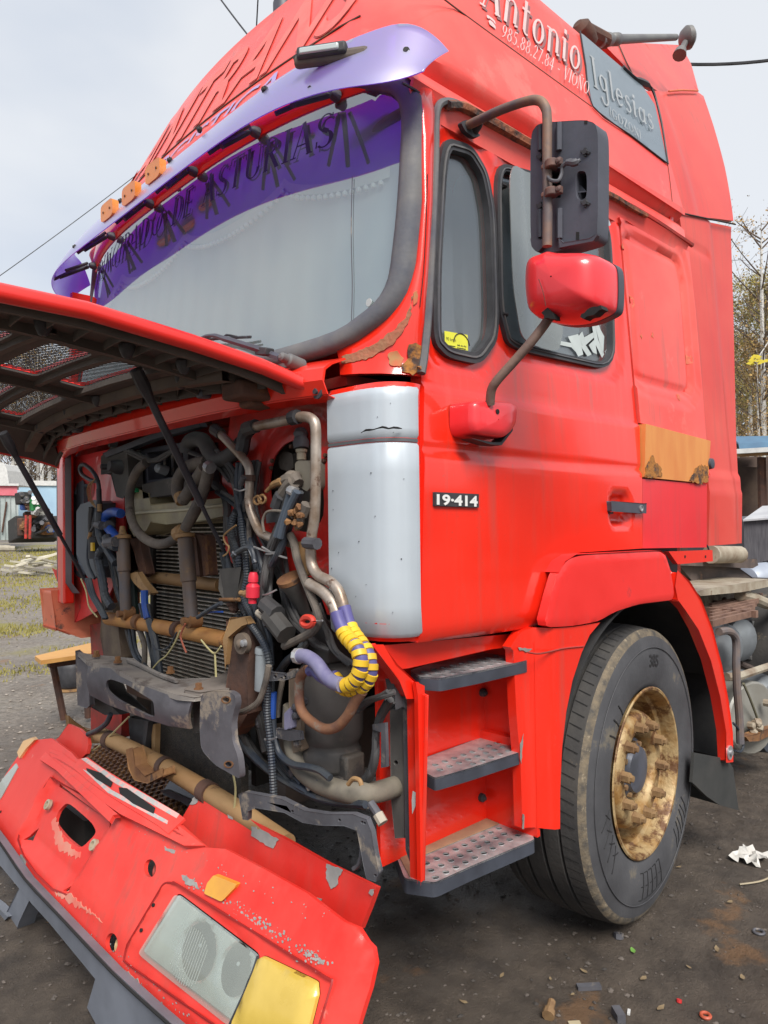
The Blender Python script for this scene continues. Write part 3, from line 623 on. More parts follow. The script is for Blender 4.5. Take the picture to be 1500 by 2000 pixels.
m = MB(); q = tr([(135, 1400), (150, 1412), (170, 1425), (196, 1430), (196, 1450), (160, 1452), (138, 1430)], ('y', 2.75)); m.prism(q, (0, .05, 0)); tag(m.build('rusty_bracket', TAN, bevel=.004), 'bent rusty bracket lying beyond the bumper end', 'bracket')
# rusty perforated plates on the ground under the front
zg = .035
m = MB(); out = [at(*p, ('z', zg)) for p in [(165, 1475), (205, 1450), (330, 1490), (470, 1560), (430, 1620), (330, 1610), (215, 1545)]]
o2 = [(p[0], p[1]) for p in out]; m.sheet(o2, [], lambda a, b_: (a, b_, zg + .012 * noise.noise(Vector((a * 5, b_ * 5, 1)))), (0, 0, -.012), .05)
pl = tag(m.build('rusty_plate', DRED, smooth=True), 'rusty ribbed steel plate lying on the ground under the front tube', 'plate')
m = MB(); X0 = min(p[0] for p in o2); X1 = max(p[0] for p in o2); Y0 = min(p[1] for p in o2); Y1 = max(p[1] for p in o2)
k = 0; y = Y0 + .02
from math import floor
def inpoly(P, l):
    r = False
    for i in range(len(l)):
        a, b_ = l[i - 1], l[i]
        if (a[1] > P[1]) != (b_[1] > P[1]) and P[0] < (b_[0] - a[0]) * (P[1] - a[1]) / (b_[1] - a[1]) + a[0]: r = not r
    return r
while y < Y1:
    x = X0
    while x < X1:
        if inpoly((x, y), o2): m.box((x, y, zg + .012), (.028, .010, .016), Matrix.Rotation(.3, 3, 'Z'))
        x += .04
    y += .055; k += 1
tag(m.build('rib', RUST, pl, smooth=False), kind='stuff')
m = MB(); q = tr([(318, 1545), (345, 1505), (372, 1512), (420, 1535), (465, 1575), (440, 1590), (360, 1560)], ('z', .12)); m.prism(q, (0, 0, -.02)); tag(m.build('grey_plate', STEEL, smooth=False), 'flat grey plate lying on the rusty ribbed plate', 'plate')
# litter
def leaf_b(L, seed):
    def f(m, p):
        rg = random.Random(seed); a = rg.uniform(0, 6.28); c, s_ = math.cos(a), math.sin(a); P = [(-1, 0, .1), (-.45, .38, .0), (.2, .42, .12), (1, 0, .22), (.25, -.4, .05), (-.4, -.34, .14), (0, 0, .0)]
        m.add([p + Vector((L * (x * c - y * s_) * rg.uniform(.85, 1.1), L * (x * s_ + y * c), .006 + L * z)) for x, y, z in P], [(0, 1, 6), (1, 2, 6), (2, 3, 6), (3, 4, 6), (4, 5, 6), (5, 0, 6)])
    return f
def litter(name, mat, px, py, label, cat, builder):
    p = Vector(at(px, py, ('z', 0.0))); p.z = gz(p.x, p.y); m = MB(); builder(m, p); return tag(m.build(name, mat), label, cat)
def crump(w, h, seed, k=.25):
    def f(m, p):
        rg = random.Random(seed); n = 9; rows = []
        for i in range(n):
            rows.append([p + Vector(((i / 8 - .5) * w + rg.uniform(-.01, .01), (j / 8 - .5) * h + rg.uniform(-.01, .01), .004 + rg.random() * k * w)) for j in range(n)])
        m.loft(rows)
    return f
litter('plastic_bag', M('dirty_white_plastic', (.62, .60, .56), (.4, .38, .35), 20, .4), 1465, 1672, 'crumpled white plastic scrap on the mud at the right', 'litter', crump(.14, .11, 2))
litter('leaf', M('green_leaf', (.12, .3, .05), (.2, .33, .08), 20, .6), 1236, 1846, 'small green leaf on the dark mud below the wheel', 'leaf', leaf_b(.02, 5))
def ring(R, r): return lambda m, p: m.tube([p + Vector((R * math.cos(a), R * math.sin(a), r)) for a in np.linspace(0, 6.2831, 19)], r, 7, 0)
litter('metal_washer', STEEL, 1482, 1818, 'grey washer lying in the mud at the right edge', 'washer', ring(.017, .005))
litter('ring', M('orange_plastic', (.5, .1, .05)), 1378, 1974, 'small red orange ring in the mud near the bottom right', 'ring', ring(.013, .005))
litter('nut', STEEL, 1208, 1822, 'small steel nut in the mud right below the tyre', 'nut', lambda m, p: m.lathe(p, (.2, .1, 1), [(0, .017), (.018, .017), (.018, .009), (.0, .009)], 6))
litter('pipe_fitting', NUTM, 1078, 1985, 'rusty pipe fitting lying at the bottom edge', 'fitting', lambda m, p: m.lathe(p + Vector((-.02, 0, .014)), (1, .4, .2), [(0, .018), (.02, .018), (.02, .012), (.055, .012)], 10))
litter('slate_chip', STEEL, 1150, 1920, 'flat grey chip of slate in the mud', 'stone', lambda m, p: m.box(p + Vector((0, 0, .008)), (.075, .022, .012), Matrix.Rotation(-.7, 3, 'Z')))
litter('stone', STEEL, 1208, 1978, 'grey stone near the bottom edge of the mud', 'stone', lambda m, p: m.box(p + Vector((0, 0, .012)), (.045, .025, .025), Matrix.Rotation(.9, 3, 'Z')))
litter('bone_chip', WHT, 1228, 1966, 'tiny white chip beside the grey stone', 'chip', lambda m, p: m.box(p + Vector((0, 0, .006)), (.022, .008, .006), Matrix.Rotation(.4, 3, 'Z')))
litter('paper_scrap', M('tan_card', (.45, .38, .25)), 1122, 1998, 'tan scrap of card at the bottom edge', 'litter', lambda m, p: m.box(p + Vector((0, 0, .006)), (.035, .016, .004), Matrix.Rotation(-.7, 3, 'Z')))
litter('wood_stick', M('pale_stick', (.36, .30, .2)), 1485, 1722, 'thin pale stick on the mud at the right edge', 'stick', lambda m, p: m.tube([p + Vector((-.08, .05, .01)), p + Vector((0, 0, .012)), p + Vector((.1, -.02, .01))], .004, 5))
litter('bottle_cap', M('red_cap', (.55, .03, .03)), 1326, 1947, 'tiny bright red bottle cap in the mud', 'cap', lambda m, p: m.lathe(p, (.3, 0, 1), [(0, .008), (.008, .008)], 9))
rg = random.Random(31)
LW = ['right of the slate chip', 'above the slate chip', 'left of the red bottle cap at the bottom', 'left of the slate chip', 'just below the front tyre at its right', 'in the mud right of the tyre and above the ring', 'just left of the tyre foot', 'leftmost below the steps', 'far right below the washer', 'midway between tyre and right edge', 'alone near the bottom middle', 'just below the green leaf', 'under the bumper, left one', 'under the bumper, right one', 'below the white plastic scrap']
leafs = [(x_, y_) for x_, y_ in [(1118, 1937), (1140, 1890), (1290, 1960), (1075, 1905), (1325, 1690), (1400, 1845), (1190, 1765), (980, 1900), (1450, 1900), (1345, 1880), (905, 1955), (1256, 1902), (60, 1760), (95, 1800), (1425, 1760)]]
for i, (px, py) in enumerate(leafs):
    litter('dead_leaf', M('dead_leaf', (.16, .11, .06), (.24, .18, .10), 20, .8), px, py, 'small dry brown leaf ' + LW[i], 'leaf', leaf_b(.011 + .004 * (i % 3), 50 + i))['group'] = 'dead leaves on the mud'
# right: shed with blue roof, block, tank
s = empty('open_shed', onfar(1500, 1060, 17), 'dark open fronted shed with a curved blue roof behind the fairing', 'shed')
SW = M('brown_boards', (.16, .11, .08), (.09, .06, .05), 2, .8)
q = [onfar(p[0], p[1], 17) for p in [(1440, 880), (1700, 880), (1700, 1100), (1440, 1100)]]; dv = Vector((_h[0], _h[1], 0))
m = MB(); m.prism([p + dv * 4 for p in q], dv * .1); m.build('rear_wall', SW, s, smooth=False)
m = MB(); m.prism([q[0], q[3], q[3] + dv * 4, q[0] + dv * 4], (-.05, .04, 0)); m.build('side_wall', SW, s, smooth=False)
m = MB(); rows = []
for (py, dd) in ((884, -.35), (868, -.3), (852, 0), (846, .8), (842, 2), (842, 4.4)):
    rows.append([onfar(1432, py, 17) + dv * dd, onfar(1560, py - 2, 17) + dv * dd, onfar(1710, py - 2, 17) + dv * dd])
m.loft(rows, vec=(0, 0, -.04)); m.build('roof', M('blue_grey_sheet', (.10, .20, .30), (.08, .15, .24), 3, .45, .2), s)
fbox(MB(), 1436, 1700, 877, 886, 16.6, .12).build('gutter', WHT, s, smooth=False); fbox(MB(), 1438, 1700, 887, 892, 16.8, .1).build('fascia', TAN, s, smooth=False)
for k, px in enumerate((1490, 1512)): m = MB(); m.cyl(onfar(px, 1090, 17.2), onfar(px, 893, 17.2), .09, n=8); m.build('post', DRED, s)
for k in range(5): fbox(MB(), 1442 + k * 52, 1490 + k * 52, 893, 1100, 20.9, .04).build('board', SW, s, smooth=False)
t = empty('concrete_block', onfar(1490, 1120, 9.5), 'large dark grey block with a pale sloping top behind the chassis', 'block')
q = [onfar(p[0], p[1], 9.5) for p in [(1453, 1015), (1580, 1005), (1580, 1150), (1453, 1150)]]
m = MB(); m.prism(q, dv * 1.6); m.build('body', M('dark_streaked_board', (.11, .105, .115), (.055, .052, .06), 8, .7, streak=(9, 9, .6)), t, smooth=False)
q = [onfar(1451, 1015, 9.45), onfar(1582, 1005, 9.45), onfar(1560, 985, 10.6), onfar(1490, 988, 10.6)]; m = MB(); m.prism(q, (0, 0, -.02)); m.build('lid', M('pale_lid', (.46, .46, .47), (.36, .36, .38), 4, .6), t, smooth=False)
t = empty('silver_tank', onfar(1480, 1135, 8), 'pale blue grey horizontal tank on the ground beyond the chassis', 'tank')
a = onfar(1452, 1135, 7.6); b_ = onfar(1600, 1118, 8.4); m = MB(); m.lathe(a, b_ - a, [(0, .05), (.03, .13), (.1, .16), (1.5, .16)], 18); m.build('shell', M('pale_blue_paint_tank', (.34, .38, .44), (.28, .3, .36), 4, .45, .2), t)
a = onfar(1500, 1128, 7.8); m = MB(); m.lathe(a, b_ - a, [(0, .165), (.05, .165)], 18); m.build('strap', STEELD, t)
# spruces and a shed behind the camera: they show in the gloss of the door
SPR = M('spruce_needles', (.035, .055, .03), (.02, .035, .02), 3, .8)
for i, (x, y, h) in enumerate([(13.2, -9.5, 5.6), (18.5, -11.5, 7.2), (9.8, -13, 4.2), (24, -14, 8), (4, -17, 6), (30, -12, 8.5)]):
    t = empty('spruce_tree', (x, y, 0), ['pointed spruce mirrored in the middle of the door', 'taller spruce mirrored near the rear of the door', 'short spruce mirrored low in the door', 'tall spruce mirrored in the rear fairing', 'spruce standing behind the viewer', 'far spruce mirrored at the fairing edge'][i], 'tree', 'spruces across the yard')
    m = MB(); m.cyl((x, y, -.1), (x, y, h), .09, .02, 7); m.build('trunk', DRED, t); m = MB(); rg = random.Random(i)
    for k in range(26):
        z = h * (.12 + .88 * k / 26); R_ = (h - z) * .27 + .1; n = 11
        for j in range(n):
            a = 6.283 * (j + rg.random()) / n; r_ = R_ * rg.uniform(.7, 1.15); c, s_ = math.cos(a), math.sin(a); w = .16 * R_ + .06
            m.add([(x, y, z + .2), (x + c * r_ - s_ * w, y + s_ * r_ + c * w, z - .2 * R_), (x + c * r_ * 1.15, y + s_ * r_ * 1.15, z - .32 * R_), (x + c * r_ + s_ * w, y + s_ * r_ - c * w, z - .2 * R_)], [(0, 1, 2), (0, 2, 3)])
    m.build('crown', SPR, t, smooth=False)
t = empty('long_shed', (16, -24, 0), 'long low grey building across the yard, only mirrored in the paint', 'building')
m = MB(); m.bx((2, -27, 0), (34, -24, 3.0)); m.build('wall', M('grey_render', (.2, .19, .18)), t, smooth=False); m = MB(); m.bx((1.6, -27.4, 3.01), (34.4, -23.6, 3.3)); m.build('roof', DRED, t, smooth=False)
# ================================================================== THE TRUCK
T = empty('lorry', (1.4, 1.2, 0), 'big faded red lorry tractor with open grille flap, missing bumper and purple sun visor', 'lorry')
def S3(relief):
    return lambda x, z, lift=0.0: (x, ys(z) + relief(x, z) - lift, z)
def side2(pts, s=SIDE): return [(p[0], p[2]) for p in (at(q[0], q[1], s) for q in pts)]
def sstep(t): t = min(1, max(0, t)); return t * t * (3 - 2 * t)
def sdpoly(P, l):
    d = 9.; x, y = P
    for i in range(len(l)):
        ax, ay = l[i - 1][0], l[i - 1][1]; bx_, by_ = l[i][0], l[i][1]; ex, ey = bx_ - ax, by_ - ay
        t = max(0, min(1, ((x - ax) * ex + (y - ay) * ey) / (ex * ex + ey * ey + 1e-12))); d = min(d, math.hypot(x - ax - ex * t, y - ay - ey * t))
    return -d if inpoly(P, l) else d
QW = rnd(side2([(868, 268), (925, 285), (955, 335), (971, 420), (978, 655), (942, 708), (880, 694), (853, 665), (853, 520)]), 4, .3)   # quarter window
W2 = rnd(side2([(976, 318), (1050, 338), (1180, 398), (1197, 470), (1205, 722), (1000, 676), (981, 600)]), 5, .22)                        # drop window
RP = rnd(side2([(1218, 445), (1330, 500), (1343, 560), (1360, 778), (1243, 745), (1238, 600)]), 5, .2)                               # pressed blank panel
HR = rnd(side2([(1190, 962), (1230, 962), (1230, 1028), (1190, 1028)]), 4, .35)
_qg = rnd(side2([(860, 235), (940, 262), (975, 330), (990, 440), (992, 690), (950, 735), (868, 722), (842, 690), (844, 520)]), 3, .3)
_wg = rnd(side2([(966, 300), (1060, 325), (1196, 392), (1213, 470), (1224, 752), (1000, 700), (972, 640)]), 3, .2)
ZB, ZC = 1.826, 1.647
def rel_door(x, z):
    r = 0.0
    r += .012 * sstep((z - ZB + .008) / .012)
    r += .007 * math.exp(-((z - ZC) / .006) ** 2) - .004 * sstep((ZC - z) / .02)
    if z > 1.84:
        d = min(sdpoly((x, z), _qg), sdpoly((x, z), _wg)); r += .010 * sstep((.004 - d) / .016)
    if 1.15 < x < 1.36 and 1.40 < z < 1.62:
        r += .028 * sstep((.003 - sdpoly((x, z), HR)) / .016)
    if z < 1.2: r += .10 * sstep((1.2 - z) / .10) ** 2 * .35
    return r
door_out = side2([(853, 222), (848, 300), (838, 520), (829, 745), (827, 877), (823, 1060), (820, 1256), (940, 1243), (1058, 1226), (1070, 1195), (1090, 1120), (1104, 1092), (1130, 1079), (1253, 1071), (1251, 917), (1249, 825), (1238, 700), (1225, 560), (1214, 440), (1205, 420), (1120, 375), (1010, 313), (920, 258), (875, 226)])
D3 = S3(rel_door)
m = MB(); m.sheet(door_out, [QW, W2], D3, (0, .04, 0), .0165); door = m.build('door', RED, T, ang=60)
# badge, handle, rubber frames
def ringsheet(name, outl, inner, to3, th, mat, parent, res=.03, ang=50):
    m = MB(); m.sheet(outl, [inner], to3, (0, th, 0), res); return m.build(name, mat, parent, ang=ang)
def inset(l, d):
    c = np.mean([q[:2] for q in l], 0); o = []
    for i in range(len(l)):
        a = np.array(l[i - 1][:2]); b = np.array(l[(i + 1) % len(l)][:2]); t = b - a; n = np.array([-t[1], t[0]]) / (np.linalg.norm(t) + 1e-9); p = np.array(l[i][:2])
        if np.dot(c - p, n) < 0: n = -n
        o.append(p + n * d)
    return o
CUR = M('grey_sun_curtain', (.42, .43, .45), (.37, .38, .40), 1.5, .9)
def glazed(nm, hole, bar, seal_lift=.004, gl=GLS):
    q = inset(hole, bar)
    pr = lambda lift: (lambda x, z, l=0: (x, ys(z) + .024 - lift, z))
    r = ringsheet('window_rubber', inset(hole, -.006), q, pr(.018), .022, BLK, door)
    m = MB(); m.sheet(inset(hole, -.03), [], lambda x, z, l=0: (x, ys(z) + .17, z), None, .3); m.build('window_curtain', CUR, door, smooth=False)
    q2 = inset(hole, bar * .55); ringsheet('window_bead', inset(hole, bar * .35), q2, pr(.022), .01, SEAL, door)
    m = MB(); m.sheet(inset(hole, bar * .8), [], pr(-.004), (0, .004, 0), .2); g = m.build('window', gl, door); return g
qwin = glazed('quarter', QW, .026); dwin = glazed('drop', W2, .016)
# smoked wind deflector on drop window
wd = rnd(side2([(978, 325), (1045, 345), (1062, 400), (1095, 640), (1085, 690), (1002, 668), (985, 560)]), 4, .25)
m = MB(); m.sheet(wd, [], lambda x, z: (x, ys(z) - .012 - .02 * math.sin(min(1, max(0, (x - .55) / .25)) * 3.1), z), (0, .003, 0), .03); m.build('wind_deflector', GLD, door)
m = MB(); m.tube([D3(*q, .012) for q in side2([(1166, 413), (1180, 416), (1188, 430), (1192, 440)])], .012, 8); m.build('chrome_catch', SILV, door)
for px, py in ((990, 363), (992, 614)):
    p = Vector(D3(*side2([(px, py)])[0], .02)); m = MB(); m.cyl(p, p + Vector((-.02, 0, 0)), .004); m.cyl(p + Vector((0, .0, 0)), p + Vector((0, .02, 0)), .006); m.build('clip', BLK, door)
# seat and curtain behind the glass
m = MB(); m.box((.66, .48, 2.0), (.16, .42, .75), Matrix.Rotation(-.12, 3, 'Y')); m.box((.62, .48, 2.42), (.12, .28, .22)); m.build('driver_seat', M('navy_seat_fabric', (.02, .03, .06), (.015, .02, .04), 12, .9), T, bevel=.05)
m = MB(); m.sheet(rnd(side2([(862, 470), (876, 480), (884, 560), (880, 640), (868, 672), (858, 665)]), 4, .3), [], lambda x, z: (x, ys(z) + .09, z), (0, .03, 0), .1); m.build('seat_edge', M('navy_seat_fabric', (.02, .03, .06)), T)
m = MB(); m.bx((.35, .25, 1.82), (2.0, 2.3, 1.86)); m.bx((.32, .1, 1.2), (1.98, .14, 1.84)); m.build('cab_interior', PLG, T, smooth=False)
# yellow sticker with its emblem
def onside(pts, lift, surf=lambda z: ys(z) + .026): return [(p[0], surf(p[1]) - lift, p[1]) for p in side2(pts)]
st = [(880, 643), (925, 651), (926, 682), (881, 674)]
m = MB(); m.prism(onside(st, .003), (0, -.0006, 0)); stk = m.build('sticker', M('yellow_sticker', (.72, .72, .06), (.66, .66, .05), 20, .5), T, smooth=False)
stc = side2([(883, 661), (902, 665), (902, 656), (883, 652)]); INK = M('black_print', (.02, .02, .025), None, 5, .7)
so3 = lambda x, z, l=0: (x, ys(z) + .0225 - l, z)
letter_on('sticker_text', font_mesh('90 km/h'), [stc[0], stc[1], stc[2], stc[3]], so3, INK, stk, .0006)
stc = side2([(905, 673), (922, 676), (922, 671), (905, 668)]); letter_on('sticker_text', font_mesh('M·A·N', .02), stc, so3, INK, stk, .0006)
c0 = np.array(side2([(913, 666)])[0]); m = MB(); m.tube([so3(c0[0] + .035 * math.cos(a), c0[1] - .008 + .034 * math.sin(a), .0006) for a in np.linspace(.1, 3.04, 12)], .0018, 4, 0); m.build('sticker_arc', INK, stk)
for y0 in (676.5,): m = MB(); q = side2([(885, y0 - 6), (901, y0 - 3), (901, y0 - 1.5), (885, y0 - 4.5)]); m.add([so3(*p, .0008) for p in q], [(0, 1, 2, 3)]); q = side2([(904, y0 - 1), (921, y0 + 2), (921, y0 + 3.5), (904, y0 + .5)]); m.add([so3(*p, .0008) for p in q], [(0, 1, 2, 3)]); m.build('sticker_print', INK, stk)
# white tribal decal on the drop window
TR = [[(1055, 655), (1130, 668), (1148, 645), (1156, 668), (1140, 690), (1127, 676), (1090, 668)], [(1120, 655), (1140, 650), (1150, 690), (1140, 694)], [(1145, 660), (1172, 645), (1178, 650), (1150, 676), (1146, 668)], [(1152, 668), (1166, 690), (1158, 694), (1146, 676)],
      [(1165, 625), (1172, 628), (1178, 660), (1190, 690), (1186, 697), (1172, 668)], [(1160, 672), (1172, 660), (1176, 690), (1168, 686)], [(1150, 622), (1176, 618), (1182, 640), (1190, 655), (1188, 690), (1180, 664), (1172, 632)]]
DEC = M('white_vinyl', (.50, .55, .54), None, 5, .5)
for i, q in enumerate(TR):
    m = MB(); m.prism(onside([(a, b) for a, b in q], .004 + i * .0003), (0, -.0002, 0)); m.build('tribal_decal', DEC, dwin, smooth=False)
# number badge
bq = side2([(843, 962), (929, 966), (929, 991), (843, 988)]); m = MB(); m.prism([D3(*p, .001) for p in bq], (0, -.006, 0)); bdg = m.build('badge', BLK, door, smooth=False, bevel=.001)
bq = side2([(846, 985), (926, 989), (926, 969), (846, 965)]); letter_on('badge_number', font_mesh('19·414', .035), bq, lambda x, z, l=0: D3(x, z, .009), M('badge_white', (.8, .8, .78), None, 5, .5), bdg, h=.73)
# handle
p0 = side2([(1183, 980)])[0]; p1 = side2([(1252, 1004)])[0]
m = MB(); hq = side2([(1183, 980), (1251, 984), (1251, 1002), (1184, 998)]); m.prism([(p[0], -.022, p[1]) for p in hq], (0, .018, 0)); h = m.build('handle', PLG, door, smooth=False, bevel=.005)
kq = side2([(1241, 993)])[0]; m = MB(); m.lathe((kq[0], -.022, kq[1]), (0, -1, 0), [(0, .012), (.004, .012), (.004, .008), (.002, .008)], 14); m.build('lock', ALU, h)
m = MB(); q = side2([(1186, 1000), (1192, 1000), (1192, 1004), (1186, 1004)]); m.prism([(p[0], -.012, p[1]) for p in q], (0, .02, 0)); m.build('hinge_pin', BLK, h)
for px, py in ((1228, 972),): q = side2([(px, py)])[0]; m = MB(); m.sheet(jag(circ(q, .012, 9), .003, .01, 3), [], lambda x, z: (x, .0235, z), (0, -.001, 0), .05); m.build('rust_spot', TAN, door)
# door edge seal (thick weathered rubber) along the A pillar
m = MB(); pts = [(890, 205), (872, 200), (858, 204), (851, 215), (848, 240), (847, 320), (842, 440), (834, 600), (826, 690), (820, 730)]
m.tube([(p[0], p[1] - .006, p[2]) for p in tr(pts, SIDE)], .0115, 8); m.build('door_seal', SEAL, T)
m = MB(); m.tube([(p[0], p[1] - .002, p[2]) for p in tr([(785, 163), (812, 178), (838, 200), (849, 215), (851, 232)], SIDE)], .004, 6); m.build('trim_cord', BLK, T)
# rear cab side panel
rear_out = side2([(1216, 440), (1226, 560), (1239, 700), (1251, 826), (1380, 862), (1372, 760), (1358, 600), (1346, 492), (1300, 468), (1210, 424)])
_rg = rnd(side2([(1208, 425), (1338, 490), (1352, 560), (1372, 800), (1240, 765), (1226, 600)]), 3, .15)
def rel_rear(x, z):
    d = sdpoly((x, z), RP); r = -.012 * sstep((.03 - d) / .012) * sstep((d + .002) / .01) * 0
    r += .008 * sstep((.05 - d) / .01) ; r += .018 * sstep((.004 - d) / .014) - .010 * sstep((-.02 - d) / .02)
    return r
R3 = S3(rel_rear); m = MB(); m.sheet(rear_out, [], R3, (0, .03, 0), .0165); rp = m.build('rear_side_panel', RED_SHEEN, T, ang=60)
for (cx, cy, rx, seed) in ((1240, 585, .026, 3), (1260, 655, .010, 4), (1281, 653, .010, 5), (1352, 700, .022, 6), (1329, 775, .014, 7), (1222, 480, .013, 8)):
    q = side2([(cx, cy)])[0]; m = MB(); m.sheet(jag(circ(q, rx, 12), .005, .012, seed), [], lambda x, z: (x, R3(x, z)[1] - .0012, z), (0, .001, 0), .012); m.build('rust_bubble', M('rust_bloom', (.66, .13, .09), (.50, .13, .06), 60, .75, bump=.4, bscale=90), rp)
m = MB(); m.sheet(side2([(1250, 829), (1378, 862), (1378, 941), (1360, 943), (1253, 932)]), [], lambda x, z: (x, -.010, z), (0, .03, 0), .05); og = m.build('locker_flap', ORNG, T, bevel=.004)
def jag_on(name, px, mat, parent, y, lift, seed, s=side2, amp=.005): m = MB(); m.sheet(jag(s(px), amp, .01, seed), [], lambda x, z: (x, y - lift + .002 * noise.noise(Vector((x * 60, z * 60, 0))), z), (0, .002, 0), .015); return m.build(name, mat, parent)
RUH = M('flaking_rust', (.34, .14, .03), (.06, .035, .028), 30, .9, bump=.6, bscale=80, t2=(.42, .56))
jag_on('rust_hole', [(1253, 931), (1256, 905), (1266, 888), (1272, 905), (1284, 915), (1286, 930), (1270, 935)], RUH, og, -.010, .003, 3)
jag_on('rust_hole', [(1340, 938), (1352, 915), (1362, 908), (1374, 912), (1378, 940), (1362, 945), (1345, 943)], RUH, og, -.010, .003, 4)
m = MB(); m.sheet(side2([(1253, 935), (1379, 946), (1379, 1069), (1254, 1071)]), [], lambda x, z: (x, -.003, z), (0, .03, 0), .05); m.build('lower_side_panel', PINK, T, bevel=.003)
m = MB(); m.bx((1.43, .012, 1.44), (2.02, .05, 1.70)); m.build('panel_backing', DKGAP, T, smooth=False)
m = MB(); m.sheet(side2([(1300, 1077), (1386, 1074), (1387, 1096), (1318, 1102)]), [], lambda x, z: (x, -.012, z), (0, .02, 0), .1); m.build('sill_flange', RED, T, bevel=.002)
for px in (1332, 1372): q = side2([(px, 1087)])[0]; m = MB(); m.lathe((q[0], -.012, q[1]), (0, -1, 0), [(0, .006), (.002, .006)], 8); m.build('sill_screw', DKGAP, T)
# A pillar between windscreen seal and door, rust along its foot
def P3(px, py, lift=0.0):
    p = at(px, py, CORN); return p
def corner_x(y, z):  # pillar wraps round from the windscreen edge to the flank
    return 0
def CORN(P):
    # signed: blends windscreen surface (front) with the flank
    a = P[0] - xw(max(P[1], .02), P[2]) ; b = P[1] - ys(P[2]) + .002
    return min(a, b + .0)
def pl_rows(rows, surfs): return [[at(p[0], p[1], s) for p, s in zip(r, surfs)] for r in rows]
pil = []; _in = {3: 2, 4: 6, 5: 16, 6: 22, 7: 20, 8: 14, 9: 8}
for (a, b, c, d_, y_) in [(792, 165, 822, 190, 855), (812, 215, 832, 232, 852), (820, 272, 836, 285, 850), (819, 394, 831, 400, 846), (812, 516, 825, 516, 839), (801, 586, 819, 590, 834), (766, 646, 800, 655, 829), (718, 680, 775, 690, 826), (664, 692, 740, 706, 824), (664, 712, 740, 720, 823), (664, 732, 745, 735, 822)]:
    k_ = _in.get(len(pil), 0); p1 = np.array(at(a - k_, b - k_, WS)) + np.array([.012 if k_ else 0, 0, 0]); p3 = np.array(at(y_, (b + d_) / 2 if False else d_, SIDE)); 
    # middle point bulged between
    mid = (p1 + p3) / 2 + np.array([-.018, -.022, 0]); mid[2] = (p1[2] + p3[2]) / 2
    q1 = (p1 + mid) / 2 + np.array([-.006, -.004, 0]); q3 = (p3 + mid) / 2 + np.array([-.004, -.008, 0])
    pil.append([p1, q1, mid, q3, p3])
m = MB(); m.loft(pil, vec=(.02, .02, 0)); ap_ = m.build('a_pillar', RED, T, ang=80)
def pil_at(px, py):
    # nearest point of the pillar surface under a sight line, slightly proud
    d = D(px, py); best = None
    o = Vector(CAM); dd = Vector(d)
    for i in range(len(pil) - 1):
        for k in range(4):
            q = [Vector(pil[i][k]), Vector(pil[i][k + 1]), Vector(pil[i + 1][k + 1]), Vector(pil[i + 1][k])]
            for tri in ((q[0], q[1], q[2]), (q[0], q[2], q[3])):
                h = geometry.intersect_ray_tri(tri[0], tri[1], tri[2], dd, o, True)
                if h and (best is None or (h - o).length < (best - o).length): best = h
    if best is None: best = Vector(at(px, py, ('x', .2)))
    return best - dd.normalized() * .0035
def pil_patch(name, px, mat, seed=1, amp=2.0, lift=0):
    q = jag([(a, b) for a, b in px], amp, 6, seed); P = [pil_at(*p) for p in q]; loops = [[Vector((p[0], p[1], 0)) for p in q]]
    m = MB(); c = pil_at(np.mean([p[0] for p in q]), np.mean([p[1] for p in q])); P = [p - Vector(D(750, 1000)) * lift for p in P]
    m.sheet([tuple(p) for p in q], [], lambda a, b: pil_at(a, b) - Vector(D(750, 1000)) * lift, (.004, .004, 0), 7); return m.build(name, mat, ap_, ang=60)
RPAT = M('rust_and_filler', (.30, .15, .08), (.36, .09, .05), 18, .85, bump=.5, bscale=70)
pil_patch('rust_patch', [(806, 575), (800, 600), (792, 618), (775, 640), (748, 660), (720, 676), (690, 688), (667, 694), (667, 712), (690, 706), (720, 700), (745, 686), (768, 672), (790, 645), (802, 620)], RPAT, 2)
pil_patch('rust_hole', [(798, 672), (812, 668), (822, 676), (822, 722), (808, 732), (786, 724), (784, 712), (796, 700)], RUH, 5, 2, .002)
pil_patch('rust_stain', [(757, 690), (776, 684), (788, 700), (782, 716), (762, 714)], M('rust_stain', (.38, .2, .08), (.5, .12, .05), 30, .8), 6, 1.5, .001)
pil_patch('rust_streak', [(808, 570), (816, 566), (815, 590), (808, 596)], M('rust_stain', (.38, .2, .08)), 8, 1, .001)
m = MB(); m.tube([pil_at(*p) for p in [(835, 340), (833, 420), (828, 520), (820, 600)]], .0012, 5); m.build('pillar_crack', DKGAP, ap_)
